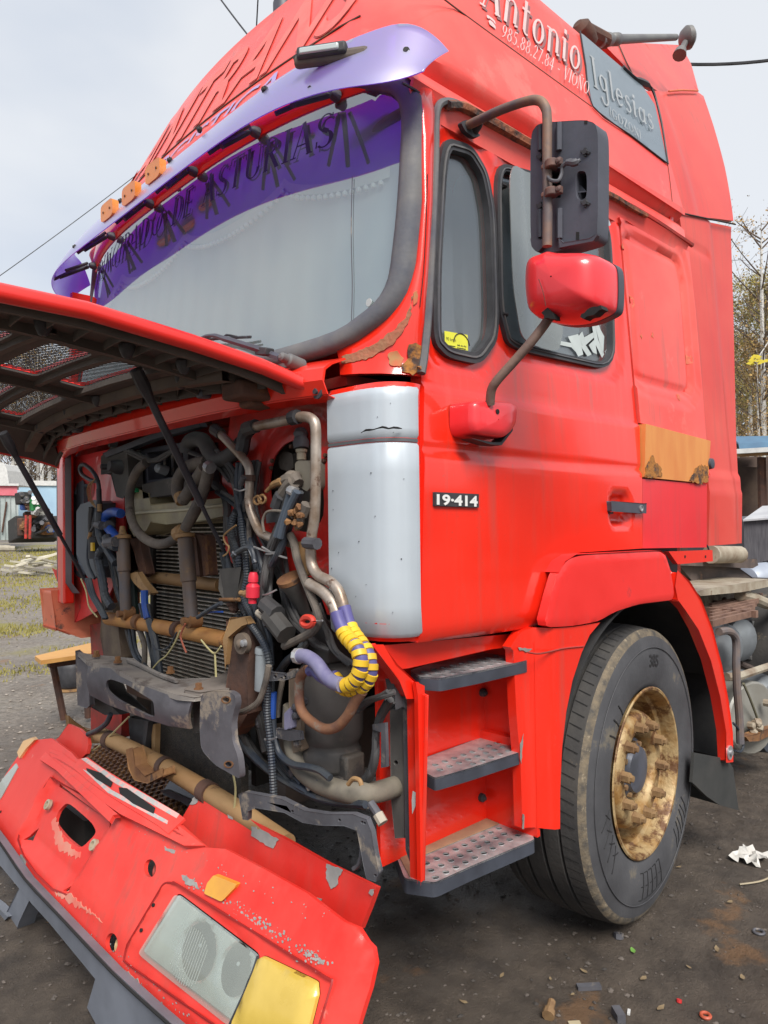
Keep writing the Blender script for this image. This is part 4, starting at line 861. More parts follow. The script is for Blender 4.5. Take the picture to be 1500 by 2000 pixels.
# ---- windscreen
gl_o = [(y, z) for y, z in rnd([(.085, 2.66), (.07, 2.30), (.075, 2.06), (.24, 1.955), (1.2, 1.93), (2.16, 1.955), (2.325, 2.06), (2.33, 2.30), (2.315, 2.66), (2.10, 2.745), (1.2, 2.775), (.30, 2.745)], 5, .34)]
GW = lambda y, z: (xw(y, z) + .006, y, z)
m = MB(); m.sheet(gl_o, [], GW, None, .032); wsc = m.build('windscreen', GLW, T, ang=80)
def wsedge(l, off): return [Vector((xw(y, z) + off, y, z)) for y, z in l]
m = MB(); n_ = len(gl_o); rows = []
for i in range(n_ + 1):
    y, z = gl_o[i % n_]; c = np.array([1.2, 2.34]); a = np.array(gl_o[i - 1 if i < n_ + 1 else 0]); b = np.array(gl_o[(i + 1) % n_]) if i < n_ else np.array(gl_o[1]); a = np.array(gl_o[(i - 1) % n_]); b = np.array(gl_o[(i + 1) % n_])
    t = b - a; n2 = np.array([-t[1], t[0]]) / (np.linalg.norm(t) + 1e-9)
    if np.dot(n2, c - np.array([y, z])) > 0: n2 = -n2
    rows.append([(xw(y - n2[0] * .012, z) + .006 + 0, y - n2[0] * .012, z - n2[1] * .012)] + [(xw(y + n2[0] * w, z + n2[1] * w) + o, y + n2[0] * w, z + n2[1] * w) for w, o in ((-.008, -.008), (.008, -.017), (.028, -.017), (.042, -.006), (.045, .02))])
m.loft(rows); m.build('windscreen_seal', SEAL, T, ang=80)
# curtains behind, text on the glass
CUR = M('grey_sun_curtain', (.40, .43, .42), (.34, .37, .37), 1.5, .9)
m = MB(); zz = [(y, z) for y, z in gl_o]; cz = [(1.2 + (y - 1.2) * 1.01, 2.34 + (z - 2.34) * 1.01) for y, z in gl_o]
m.sheet(cz, [], lambda y, z: (xw(y, z) + .045 + .004 * math.sin(y * 60), y, z), None, .03); m.build('curtain', CUR, T)
POM = M('pompom_trim', (.75, .76, .72), None, 5, .9)
m = MB()
def scal(y): return 2.50 - .05 * abs(math.sin((y + .05) * math.pi / .56)) ** .6 * 1.6
for k in range(96):
    y = .16 + k * .022; z = scal(y) - .012; m.lathe((xw(y, z) + .030, y, z - .008), (0, 0, 1), [(-.001, .002), (.002, .007), (.008, .008), (.013, .006), (.016, .002)], 7)
m.build('pompom_fringe', POM, T)
m = MB(); m.loft([[(xw(y, scal(y)) + .034, y, scal(y) + dz) for y in np.linspace(.14, 2.26, 110)] for dz in (0, .03)], vec=(.002, 0, 0)); m.build('valance_trim', M('cream_trim', (.62, .63, .58), None, 5, .9), T)
WT = lambda y, z, l=0: (xw(y, z) + .0045 - l, y, z)
cw = [(p[1], p[2]) for p in (at(*q, WS) for q in [(232, 545), (668, 248), (665, 195), (215, 488)])]
TXT = M('dark_vinyl_lettering', (.03, .02, .06), None, 5, .6)
zt0, zt1 = 2.555, 2.665
for w_, ya, yb in (('PRINCIPADO', 2.03, 1.20), ('DE', 1.13, .99), ('ASTURIAS', .92, .30)): letter_on('windscreen_text', serif_mesh(w_), [(ya, zt0), (yb, zt0), (yb, zt1), (ya, zt1)], WT, TXT, T, .002)
BLU = M('pale_blue_scratch', (.35, .62, .68), None, 5, .5)
p = at(721, 591, WS); m = MB(); m.lathe((p[0], p[1], p[2]), (-1, 0, 0), [(0, .011), (.002, .011)], 16); m.build('round_sticker', DEC, T)
m = MB(); m.tube([at(*q, lambda P: WS(P) + .0) for q in [(688, 345), (686, 450), (688, 560), (686, 640)]], .0012, 4); m.build('curtain_seam', STEEL, T)
# ---- cowl lip under the windscreen
rows = []
for y in np.linspace(.185, 2.40, 60):
    x0 = xf(y); e = max(0, (y - 2.2) / .2) ** 2 * .03
    rows.append([(xw(y, 1.90) - .004, y, 1.905), (x0 - .005, y, 1.885), (x0 - .028, y, 1.868 - e), (x0 - .034, y, 1.835 - e), (x0 - .018, y, 1.80 - e), (x0 + .02, y, 1.79 - e)])
m = MB(); m.loft(rows, vec=(.006, 0, -.004)); m.build('cowl_lip', RED, T, ang=25)
m = MB(); m.loft([[(xf(y) - .004 - .008, y, z) for z in (1.889, 1.902)] for y in np.linspace(.3, 2.35, 30)], vec=(.01, 0, 0)); m.build('cowl_rubber', SEAL, T)
for px, py, w in ((402, 764, .035), (468, 748, .05), (215, 0, 0)):
    if not w: continue
    p = at(px, py, lambda P: P[0] - xf(P[1]) + .04); m = MB(); m.box((p[0] + .0, p[1], p[2]), (.05, w, .045)); m.build('hinge_bracket', PLG, T, bevel=.006)
for px, py in ((325, 772), (205, 808)):
    p = at(px, py, lambda P: P[0] - xf(P[1]) + .03); m = MB(); m.lathe((p[0] + .03, p[1], p[2]), (-1, 0, 0), [(0, .024), (.02, .022), (.03, .016), (.055, .013), (.06, .008)], 14); m.build('wiper_spindle_boot', PLD, T)
for px, py in ((158, 832), (137, 838)):
    p = at(px, py, lambda P: P[0] - xf(P[1]) + .03); m = MB(); m.box((p[0], p[1], p[2]), (.06, .06, .055)); m.build('latch_block', BLK, T, bevel=.008)
# wiper
sp = Vector(at(560, 710, lambda P: P[0] - xf(P[1]) + .035)); wl = lambda px, py, o=.03: Vector(at(px, py, lambda P: WS(P) + o))
m = MB(); m.lathe(sp + Vector((.05, 0, 0)), (-1, -.1, .2), [(0, .02), (.05, .018), (.055, .013), (.075, .012), (.08, .006)], 14); wip = m.build('wiper', SEAL, T)
arm = [sp + Vector((-.02, 0, .012)), wl(528, 692, .045), wl(505, 682, .06), wl(440, 662, .06), wl(420, 656, .05), wl(402, 657, .045), wl(385, 664, .035)]
m = MB(); m.tube(arm, [.011, .011, .010, .008, .006, .005], 6, 3); m.build('wiper_arm', PLG, wip); m = MB(); m.box((arm[1] + arm[2]) / 2, (.03, .055, .022), Matrix.Rotation(.2, 3, 'X')); m.build('arm_joint', BLK, wip, bevel=.003)
bl_ = [wl(350, 672, .014), wl(400, 664, .02), wl(450, 660, .022), wl(490, 658, .014)]
m = MB(); m.tube(bl_, .0045, 5, 3); m.build('wiper_blade', BLK, wip); m = MB(); m.tube([b_ + Vector((-.014, 0, -.003)) for b_ in bl_], .003, 5, 3)
for a_, c_ in ((.15, .3), (.45, .55), (.7, .88)):
    u = bl_[0].lerp(bl_[3], a_); w_ = bl_[0].lerp(bl_[3], c_); m.tube([u + Vector((-.008, 0, 0)), u.lerp(w_, .5) + Vector((-.028, 0, .006)), w_ + Vector((-.008, 0, 0))], .0035, 5, 3)
m.build('blade_carrier', BLK, wip)
# ---- roof rim, gutter, high roof
m = MB(); rows = []
def zlip(x): return 2.745 + .028 * x
for x in np.linspace(.30, 2.03, 24): rows.append([(x, ys(2.6) + .012, 2.60 + 0), (x, ys(2.64) + .004, 2.645), (x, .052, 2.672), (x, .070, 2.69), (x, .075, 2.715 + .01 * x), (x, .105, 2.735 + .02 * x)])
m.loft(rows, vec=(0, .012, 0)); m.build('roof_rim', RED_SHEEN, T, ang=40)
m = MB(); g0 = tr([(905, 214), (1000, 268), (1100, 328), (1180, 376), (1260, 420), (1348, 478)], SIDE); m.tube([(p[0], p[1] - .008, p[2] - .004) for p in g0], .011, 6); m.build('rain_gutter', REDD, T)
m = MB(); g1 = tr([(868, 202), (895, 204), (930, 222), (1000, 262), (1060, 296), (1075, 305)], SIDE); m.tube([(p[0], p[1] - .014, p[2] - .012) for p in g1], [.014, .016, .018, .017, .013], 6); m.build('rusted_gutter_edge', M('crumbling_gutter', (.055, .04, .035), (.30, .10, .05), 22, .9, bump=.9, bscale=50, t2=(.45, .62)), T)
m = MB(); g2 = tr([(1172, 374), (1200, 388), (1225, 404), (1255, 420)], SIDE); m.tube([(p[0], p[1] - .016, p[2] - .008) for p in g2], [.013, .012, .010], 6); m.build('rusted_gutter_edge', MATS['crumbling_gutter'], T)
# roof front face below the visor
rows = []
for z in np.linspace(2.70, 2.83, 4): rows.append([(xw(y, z) - .02 + (.02 if z < 2.72 else 0), y, z) for y in np.linspace(.12, 2.28, 40)])
m = MB(); m.loft(rows, vec=(.02, 0, 0)); m.build('roof_header', RED, T, ang=80)
def plan(xf_, y0, xb, r, n=8, bow=.05):
    o = []; 
    for x in np.linspace(xb, xf_ + r, 14)[:-1]: o.append((x, y0))
    for k in range(n + 1):
        a = math.radians(90 * k / n); o.append((xf_ + r - r * math.sin(a), y0 + r - r * math.cos(a)))
    yy = np.linspace(y0 + r, 2.4 - y0 - r, 22)[1:-1]
    for y in yy: o.append((xf_ - bow * (1 - ((y - 1.2) / (1.2 - y0 - r)) ** 2) , y))
    for k in range(n + 1):
        a = math.radians(90 * (1 - k / n)); o.append((xf_ + r - r * math.sin(a), 2.4 - (y0 + r - r * math.cos(a))))
    for x in np.linspace(xf_ + r, xb, 14)[1:]: o.append((x, 2.4 - y0))
    return o
yr = lambda z: .068 + .235 * (z - 2.79)
xr = lambda z: .20 + .47 * (z - 2.75)
RS = lambda P: P[1] - yr(P[2])
lv = [(2.735, .235, .11, .20), (2.76, .225, .085, .22), (2.785, .215, .070, .24)] + [(z, xr(z), yr(z), .26 + .1 * (z - 2.8)) for z in np.linspace(2.80, 3.40, 14)] + [(3.43, .515, .235, .34), (3.455, .56, .27, .34), (3.47, .64, .34, .33), (3.475, .9, .6, .3)]
rows = []
for z, x_, y_, r_ in lv:
    q = plan(x_, y_, 2.03, r_); rows.append([(a, b, z + (.03 * (a - .6) if z < 2.79 else 0)) for a, b in q])
m = MB(); m.loft(rows); m.add(rows[-1], [tuple(range(len(rows[-1])))]); q0 = rows[0]; roof = m.build('high_roof', RED_SHEEN, T, ang=35)
m = MB(); m.bx((.4, .12, 2.70), (1.98, 2.28, 2.735)); m.build('roof_floor', RED, T, smooth=False)
m = MB(); m.bx((1.95, .1, 1.15), (1.98, 2.3, 2.8)); m.bx((1.95, .32, 2.8), (1.98, 2.1, 3.4)); m.build('cab_rear_wall', RED, T, smooth=False)
m = MB(); m.sheet([(.2, 1.2), (.2, 2.62), (2.0, 2.62), (2.0, 1.3), (1.3, 1.3), (1.0, 1.3), (.75, 1.2)], [], lambda x, z: (x, 2.4 - ys(z), z), (0, -.03, 0), .2); m.build('far_side_wall', RED, T, smooth=False)
m = MB(); m.bx((.3, .05, 1.165), (1.98, 2.35, 1.18)); m.build('cab_floor', STEELD, T, smooth=False)
RS3 = lambda x, z, l=0: (x, yr(z) - .002 - l, z)
r2 = lambda pts: [(p[0], p[2]) for p in (at(a, b, RS) for a, b in pts)]
m = MB(); m.tube([(p[0], p[1] + .0005, p[2]) for p in tr([(800, -60), (870, 0), (1000, 96), (1155, 208)], RS)], .0025, 4); m.build('roof_seam', DRED, roof)
m = MB(); m.tube([(p[0], p[1] - .0005, p[2]) for p in tr([(1304, 322), (1309, 360), (1313, 398)], RS)], .002, 4); m.build('roof_seam', DRED, roof)
# text on the roof flank
letter_on('roof_letter_shadow', serif_mesh('Antonio', .0), r2([(940, 16), (1133, 151), (1137, 81), (950, -62)]), RS3, GTXT, roof, .0008)
letter_on('roof_text', serif_mesh('Antonio', .0), r2([(935, 8), (1128, 143), (1132, 73), (945, -70)]), RS3, WTXT, roof, .0022)
letter_on('roof_text', serif_mesh('985.88.27.84 - VIOÑO'), r2([(977, 72), (1141, 189), (1146, 165), (982, 47)]), RS3, WTXT, roof, .0012)
q = r2([(949, 52), (966, 62), (970, 44), (951, 30)]); c = np.mean(q, 0)
ph = MB(); ph.add([RS3(c[0] + a * .36, c[1] + b * .42, .002) for a, b in [(-.045, -.03), (.045, -.03), (.05, .0), (.02, .022), (-.02, .022), (-.05, .0)]], [(0, 1, 2, 3, 4, 5)])
ph.add([RS3(c[0] + a * .36, c[1] + b * .42, .0024) for a, b in [(-.062, .022), (-.04, .022), (-.035, .034), (.035, .034), (.04, .022), (.062, .022), (.06, .05), (.03, .058), (-.03, .058), (-.06, .05)]], [(0, 1, 2, 3, 6, 7, 8, 9), (3, 4, 5, 6)]); ph.build('telephone_symbol', WTXT, roof, smooth=False)
# dark roof side window with lettering
dq = r2([(1131, 62), (1250, 163), (1278, 205), (1303, 321), (1156, 209)]); m = MB(); m.sheet(rnd(dq, 3, .06), [], lambda x, z: RS3(x, z, .001), (0, .004, 0), .06); rw = m.build('roof_side_window', M('slate_grey_film', (.17, .21, .24), (.12, .155, .18), 2.5, .32, coat=.5, streak=(1, 1, 2)), roof)
m = MB(); m.tube([RS3(*p, .003) for p in r2([(1131, 62), (1142, 130), (1156, 209), (1230, 265), (1303, 321)])], .003, 4, 3); m.build('window_edge', BLK, rw)
m = MB(); m.tube([RS3(*p, .003) for p in r2([(1215, 132), (1240, 155), (1262, 166), (1275, 182), (1290, 240), (1303, 321)])], [.008, .014, .006, .005, .004], 5, 3); m.build('window_edge', BLK, rw)
GL_ = M('etched_lettering', (.36, .38, .39), (.3, .32, .33), 10, .6)
letter_on('window_text', serif_mesh('Iglesias'), r2([(1158, 170), (1272, 257), (1268, 212), (1150, 108)]), RS3, GL_, rw, .004, h=1.0)
letter_on('window_text', serif_mesh('(GOZON)'), r2([(1190, 228), (1248, 274), (1246, 256), (1188, 208)]), RS3, GL_, rw, .003)
# lettering on the roof front
XR = lambda y, z: xr(z) - .05 * (1 - min(1, abs(y - 1.2) / (1.2 - yr(z) - .26 - .1 * (z - 2.8))) ** 2)
def FR3(y, z, l=0):
    r = .26 + .1 * (z - 2.8); y0 = yr(z); x_ = XR(y, z); e = min(y, 2.4 - y) - (y0 + r)
    if e < 0: x_ = xr(z) + r - math.sqrt(max(0, r * r - e * e))
    return (x_ - .006 - l, y, z)
RFs = lambda P: P[0] - FR3(P[1], P[2])[0] - .006
FDG = M('faint_red_lettering', (.50, .085, .07), (.66, .095, .075), 30, .7); FDR = M('faded_letter_face', (.80, .17, .145), (.72, .12, .10), 12, .55)
za, zb2 = 3.02, 3.34
for k, (mt_, dz, l_) in enumerate(((FDG, -.0045, -.003), (FDR, .0, -.0012))):
    letter_on('roof_front_text', finer(font_mesh('ANTRANS', .02, .25), .12), [(1.96, za + dz), (.33, za + dz), (.33, zb2 + dz), (1.96, zb2 + dz)], FR3, mt_, roof, l_, h=.73)
letter_on('roof_front_text', finer(font_mesh('LOGISTICA', .01, .25), .2), [(1.62, 2.885), (.62, 2.885), (.62, 2.965), (1.62, 2.965)], FR3, M('faded_blue_lettering', (.30, .32, .62), (.5, .25, .4), 12, .6), roof, -.002, h=.73)
star = [(FR3(2.06 + .075 * (1 if k % 2 == 0 else .42) * math.cos(math.pi * k / 5 + 1.57), 3.15 + .09 * (1 if k % 2 == 0 else .42) * math.sin(math.pi * k / 5 + 1.57), .002)) for k in range(10)]
m = MB(); m.add(star, [tuple(range(10))]); m.build('star_emblem', FDG, roof, smooth=False)
m = MB(); m.tube([FR3(y, 2.99, -.004) for y in np.linspace(.3, 2.1, 24)], .003, 4, 0); m.build('roof_seam', DRED, roof)
# beacon, horn
p = Vector(at(553, 34, ('z', 3.47))); m = MB(); m.lathe(p, (0, 0, 1), [(0, .04), (.05, .04), (.07, .034), (.082, .02), (.085, .005)], 16); m.build('roof_beacon', PLG, T)
yh = .36; hp = lambda px, py, y=yh: Vector(at(px, py, ('y', y)))
m = MB(); m.lathe(hp(1170, 78), hp(1345, 72) - hp(1170, 78), [(0, .032), (.10, .03), (.13, .022), (.14, .028), (.19, .028), (.20, .021), (.88, .016)], 14); hn = m.build('air_horn', M('grey_horn_paint', (.20, .20, .19), (.13, .12, .12), 7, .5, .2), T)
L_ = (hp(1345, 72) - hp(1170, 78)).length; m = MB(); e = hp(1343, 74); m.lathe(e - Vector((.75, -.62, .15)).normalized() * .04, (.75, -.62, .15), [(0, .018), (.008, .042), (.03, .060), (.055, .058), (.072, .036), (.076, .0)], 18); m.build('horn_bell', MATS['grey_horn_paint'], hn)
m = MB(); m.cyl(e, hp(1330, 100), .016, n=10); m.cyl(hp(1330, 98), hp(1327, 108), .028, .036, 12); m.build('horn_foot', MATS['grey_horn_paint'], hn)
m = MB(); m.lathe(hp(1128, 45), (.9, .0, -.45), [(0, .02), (.02, .045), (.07, .05), (.11, .04), (.12, .02)], 14); m.cyl(hp(1140, 58), hp(1182, 80), .035, n=10); m.build('compressor', DRED, hn)
# ---- rear air fairings
FX = lambda P: P[1] - fy(P[2])
fy = lambda z: ys(min(z, 2.85)) + .022 + (0 if z < 2.85 else .06 * min(1, (z - 2.85) / .02) + .26 * (z - 2.87 if z > 2.87 else 0) ** 1.3)
f2 = lambda pts, s=None: [(p[0], p[2]) for p in (at(a, b, s or FX) for a, b in pts)]
def rel_f(x, z):
    r = 0
    r += .010 * (sstep((z - 1.655) / .02)); r -= .006 * sstep((1.60 - z) / .015)
    r += .010 * math.exp(-((z - (2.705 - .0 * x)) / .012) ** 2) * (1 if x < 2.36 else 0)
    r += .014 * sstep((x - 2.36) / .08) ** 2
    return r
FXL = lambda P: P[1] - ys(min(P[2], 2.9)) - .022
fyl = lambda z: ys(min(z, 2.9)) + .022
FRD = M('weathered_fairing_red', (.66, .085, .065), (.60, .045, .035), 2, .5, coat=.15, spec=.25, grime=.4, c3=(.62, .11, .085), s3=3, t3=.6)
low = f2([(1331, 416), (1438, 440), (1442, 600), (1448, 860), (1452, 1061), (1381, 1066), (1381, 860), (1370, 700), (1352, 540), (1340, 480)], FXL)
m = MB(); m.sheet(low, [rnd(f2([(1377, 868), (1388, 872), (1389, 928), (1378, 930)], FXL), 3, .3)], lambda x, z: (x, fyl(z) + rel_f(x, z), z), (0, .03, 0), .02); fl = m.build('side_fairing', FRD, T, ang=60)
m = MB(); m.bx((2.02, .05, 1.45), (2.15, .10, 1.75)); m.build('fairing_recess', REDD, fl, smooth=False)
m = MB(); m.tube([Vector((p[0], p[1] + .004, p[2])) for p in tr([(1325, 414), (1380, 426), (1438, 438)], FXL)], .004, 5); m.build('fairing_joint', DKGAP, fl)
p = Vector(at(1383, 906, ('y', .0))); m = MB(); m.lathe(p + Vector((0, .04, 0)), (0, -1, 0), [(0, .025), (.045, .025), (.06, .022), (.062, .015)], 16); m.build('round_catch', PLG, fl)
up = f2([(1262, 178), (1345, 176), (1366, 177), (1378, 186), (1398, 245), (1420, 325), (1437, 430), (1400, 425), (1320, 410), (1300, 360), (1285, 250)])
m = MB(); m.sheet(up, [], lambda x, z: (x, fy(z) + .012 * sstep((x - 2.34) / .1) ** 2, z), (0, .03, 0), .04); fu = m.build('upper_side_fairing', FRD, T, ang=60)
m = MB(); m.tube([Vector((p[0], p[1] - .004, p[2])) for p in tr([(1305, 179), (1330, 177), (1362, 178)], FX)], .0045, 6); m.build('chipped_edge', M('chipped_orange_edge', (.55, .20, .06), (.7, .1, .06), 40, .8), fu)
TF = lambda P: P[1] - (.22 + .5 * (P[2] - 3.3)); tf = lambda z: .22 + .5 * (z - 3.3)
tp = [(p[0], p[2]) for p in (at(a, b, TF) for a, b in [(1175, 82), (1250, 84), (1330, 88), (1350, 125), (1364, 176), (1288, 180), (1240, 150)])]
m = MB(); m.sheet(tp, [], lambda x, z: (x, tf(z), z), (0, .03, 0), .05); m.build('roof_air_deflector', FRD, T, ang=60)
m = MB(); m.tube([Vector(p) for p in tr([(1208, 86), (1222, 118), (1238, 150)], lambda P: TF(P) + .004)], .003, 5); m.build('deflector_seam', DRED, T)
m = MB(); m.bx((2.0, .30, 2.0), (2.03, 2.1, 3.35)); m.build('sleeper_back', RED, T, smooth=False)
m = MB(); m.bx((2.3, .2, 1.36), (2.33, .23, 2.8)); m.build('fairing_stay', REDD, T, smooth=False)
# ------------------------------------------------------------------ corner columns
cpl = [(.262, .012), (.245, -.002), (.222, -.006), (.195, -.004), (.168, .008), (.148, .026), (.134, .05), (.126, .085), (.121, .13), (.119, .19), (.118, .215)]
def col_at(s, z, lift=0.0):
    s = min(max(s, 0), len(cpl) - 1.001); i = int(s); t = s - i; a, b = cpl[i], cpl[i + 1]; x = a[0] + (b[0] - a[0]) * t; y = a[1] + (b[1] - a[1]) * t
    dx, dy = b[0] - a[0], b[1] - a[1]; n = math.hypot(dx, dy); return (x + dy / n * lift * 1 - 0, y - dx / n * lift * 1, z)
def column(mir):
    fl_ = (lambda p: (p[0], 2.4 - p[1], p[2])) if mir else (lambda p: p)
    zs = [1.150, 1.158, 1.17, 1.2] + list(np.linspace(1.25, 1.78, 12)) + [1.80, 1.812, 1.818]
    m = MB(); rows = []
    for z in zs:
        k = max(0, (1.2 - z) / .05) * .03 + max(0, (z - 1.80) / .018) * .012
        rows.append([fl_((col_at(s, z)[0] + k, col_at(s, z)[1] + k * .6, z)) for s in np.linspace(0, 10, 34)])
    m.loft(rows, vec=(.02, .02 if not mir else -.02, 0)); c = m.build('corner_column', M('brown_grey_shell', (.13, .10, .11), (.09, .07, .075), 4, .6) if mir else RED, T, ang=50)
    for za_, zb_ in ((1.162, 1.6655), (1.669, 1.812)):
        m = MB(); rows = []
        for z in [za_] + list(np.linspace(za_ + .012, zb_ - .012, 8)) + [zb_]:
            li = -.003 if z in (za_, zb_) else .006
            kk = (.012 * max(0, (1.2 - z) / .035) + .008 * max(0, (z - 1.79) / .018))
            rows.append([fl_(tuple(np.array(col_at(s, z, -li)) + np.array([kk, kk * .5, 0]))) for s in np.linspace(1.6, 3.6 if mir else 10, 30)])
        m.loft(rows); m.build('silver_panel', SILV, c, ang=50)
    m = MB(); m.loft([[fl_(tuple(col_at(s, z, -.0035))) for s in np.linspace(1.6, 3.6 if mir else 10, 30)] for z in (1.663, 1.6715)]); m.build('panel_seam', SILVD, c, ang=50)
    return c
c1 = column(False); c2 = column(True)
m = MB(); cs = [(707, 846), (716, 841), (730, 840), (748, 835), (760, 838), (770, 836), (786, 838)]
m.tube([Vector(at(*p, ('y', 0))) for p in cs] if 0 else [Vector(at(p[0], p[1], lambda P: min(P[0] - .119, P[1] + .012 * 0 + .006) + .0)) + Vector((-.007, -.005, 0)) for p in cs], [.0012, .003, .0016, .003, .0022, .003, .001], 5, 2); m.build('crack', DKGAP, c1)
rg = random.Random(8); SPK = DKGAP
m = MB()
for _ in range(15):
    s = rg.uniform(3, 9.5); z = rg.uniform(1.22, 1.78); p = Vector(col_at(s, z, -.0075)); r_ = rg.uniform(.0008, .0019); m.lathe(p, (-.7, -.7, 0), [(-.001, r_), (.0012, r_ * .8)], 5)
m.build('stone_chips', SPK, c1)
c1_b = MB(); c1_b.bx((.18, .07, 1.175), (.25, .2, 1.78)); c1_b.build('column_core', DKGAP, T, smooth=False)
# far corner lower step box in faded orange
m = MB(); m.prism([(.10, 2.46, 1.15), (.11, 2.46, .975), (.22, 2.43, .93), (.5, 2.40, .93), (.5, 2.40, 1.15)], (0, -.16, 0)); m.build('far_step_box', M('orange_faded_box', (.85, .27, .15), (.75, .18, .09), 5, .6, c3=(.16, .10, .08), s3=6, t3=.58), T, smooth=False, bevel=.01)
m = MB(); m.bx((.11, 2.19, 1.10), (.16, 2.275, 1.82)); m.build('far_door_pillar', RED, T, smooth=False, bevel=.008)
for q in ([(176, 1222), (212, 1215), (212, 1292), (180, 1296)], [(178, 1378), (238, 1380), (238, 1440), (178, 1428)]):
    m = MB(); m.prism(tr(q, ('x', .25)), (.1, 0, 0)); m.build('far_wing_panel', REDD, T, smooth=False, bevel=.004)
# ------------------------------------------------------------------ bulkhead
XB = .17
bo = [(p[1], p[2]) for p in tr([(664, 735), (672, 1150), (668, 1215), (640, 1130), (570, 1120), (512, 1112), (455, 1120), (455, 870), (500, 800), (455, 760)], ('x', XB))]
bo = [(.215, 1.83), (.215, 1.20), (.30, 1.20), (.36, 1.30), (.62, 1.33), (.84, 1.33), (.86, 1.60), (.80, 1.83)]
hole = [(p[1], p[2]) for p in tr([(560, 867), (585, 858), (613, 868), (622, 900), (636, 925), (638, 1011), (613, 1040), (588, 1038), (566, 1016), (533, 985), (530, 942), (541, 890)], ('x', XB))]
hole = rnd(hole, 2, .3)
def rel_b(y, z):
    d = sdpoly((y, z), hole); r = -.010 * sstep((.045 - d) / .015) + .012 * math.exp(-((d - .085) / .012) ** 2)
    r += .008 * noise.noise(Vector((y * 7, z * 7, 0))); return r
m = MB(); m.sheet(bo, [hole], lambda y, z: (XB + rel_b(y, z), y, z), (.006, 0, 0), .016); bh = m.build('bulkhead', M('grimy_bulkhead_red', (.66, .022, .016), (.30, .028, .02), 3.5, .5, c3=(.17, .10, .07), s3=3.4, t3=.58, bump=.05, bscale=30, coat=.2, t2=(.36, .56)), T, ang=60)
m = MB(); m.sheet([(.84, 1.83), (.80, 1.50), (2.0, 1.50), (2.05, 1.25), (2.27, 1.0), (2.27, 1.80), (2.2, 1.84)], [], lambda y, z: (.33 - (.14 if y > 2.0 else 0) + .02 * noise.noise(Vector((y * 5, z * 5, 3))), y, z), (.01, 0, 0), .05); m.build('bulkhead_far', REDD, T, ang=60)
m = MB(); m.sheet([(1.7, 1.80), (1.7, 1.45), (1.9, 1.1), (2.27, 1.0), (2.27, 1.80)], [], lambda y, z: (.19 + .02 * noise.noise(Vector((y * 7, z * 7, 8))), y, z), (.01, 0, 0), .035); m.build('far_headboard', M('pink_red_inner', (.70, .03, .035), (.5, .03, .03), 4, .45, c3=(.2, .08, .06), s3=4, t3=.62, coat=.3), T, ang=60)
for px, py in [(570, 872), (583, 852), (533, 900), (637, 890), (634, 900), (531, 914), (583, 849)]:
    p = at(px, py, ('x', XB - .012)); m = MB(); m.lathe(p, (-1, 0, 0), [(0, .007), (.007, .0065), (.009, .003)], 7); m.build('bolt', DRED, bh)
m = MB(); m.tube([at(500, 797, ('x', .12)), at(560, 778, ('x', .1)), at(625, 762, ('x', .1))], .014, 6); m.build('lid_stay_rail', STEELD, T)
p = at(622, 765, ('x', .085)); m = MB(); m.lathe(p, (-1, 0, 0), [(0, .02), (.006, .02), (.006, .008), (.014, .008)], 12); m.build('stay_pivot', STEEL, T)
# dark engine mass filling the bay (everything behind the radiator)
m = MB(); m.box((1.15, 1.25, .98), (1.3, .75, .75)); m.box((1.0, 1.25, 1.38), (.8, .5, .25)); m.lathe((.5, 1.2, 1.0), (1, 0, 0), [(0, .3), (.1, .33), (.12, .2)], 20); m.build('engine_block', STEELD, T, bevel=.02)
m = MB(); m.bx((.45, .16, 1.15), (.5, 2.25, 1.86)); m.build('cab_front_wall', STEELD, T, smooth=False)
m = MB(); m.bx((.17, .2, 1.835), (.5, 2.2, 1.865)); m.build('cab_shelf', REDD, T, smooth=False)
for y_ in (.62, 1.72):
    m = MB(); m.bx((.25, y_, .55), (5.2, y_ + .07, .80)); m.build('chassis_rail', M('brown_grey_chassis', (.15, .12, .10), (.08, .065, .06), 4, .75, c3=(.24, .13, .07), s3=5, t3=.6, bump=.1), T, smooth=False)
m = MB(); m.tube([(1.42, .45, .53), (1.42, .7, .42), (1.42, 1.2, .40), (1.42, 1.7, .42), (1.42, 1.95, .53)], .07, 10); m.build('front_axle', STEELD, T)
# radiator with fins
XR_ = .30
ra = [tuple(at(*p, ('x', XR_))) for p in [(285, 1020), (450, 1020)]]
y_hi, y_lo = 1.62, .86
m = MB(); m.bx((XR_ + .02, y_lo, .62), (XR_ + .09, y_hi, 1.47)); rad = m.build('radiator_core', M('radiator_core_black', (.03, .027, .02), (.07, .055, .03), 90, .8, detail=2), T, smooth=False)
m = MB(); m.bx((XR_ - .004, y_lo, -.0022), (XR_ + .02, y_hi, .0022)); fin0 = m.build('radiator_fin', M('pale_fin_metal', (.66, .62, .54), (.36, .30, .24), 30, .5, .1), rad, smooth=False)
fin0.location.z = 1.45
for k in range(1, 44):
    c = dup(fin0, rad); c.location.z = 1.45 - k * .0158
for y_ in (y_lo - .02, y_hi): m = MB(); m.bx((XR_ - .02, y_, .55), (XR_ + .1, y_ + .03, 1.48)); m.build('side_tank', STEELD, rad, smooth=False, bevel=.004)
m = MB(); q = tr([(300, 1415), (392, 1400), (470, 1500), (470, 1590), (440, 1560), (300, 1475)], ('x', .16)); m.prism(q, (.03, 0, 0)); m.build('lower_cooler', M('dusty_cooler_mesh', (.09, .075, .06), (.05, .045, .04), 60, .85, bump=.6, bscale=160), T, smooth=False)
m = MB(); m.tube(tr([(300, 1482), (380, 1520), (462, 1565)], ('x', .13)), .011, 6); m.build('cooler_edge', STEEL, T)
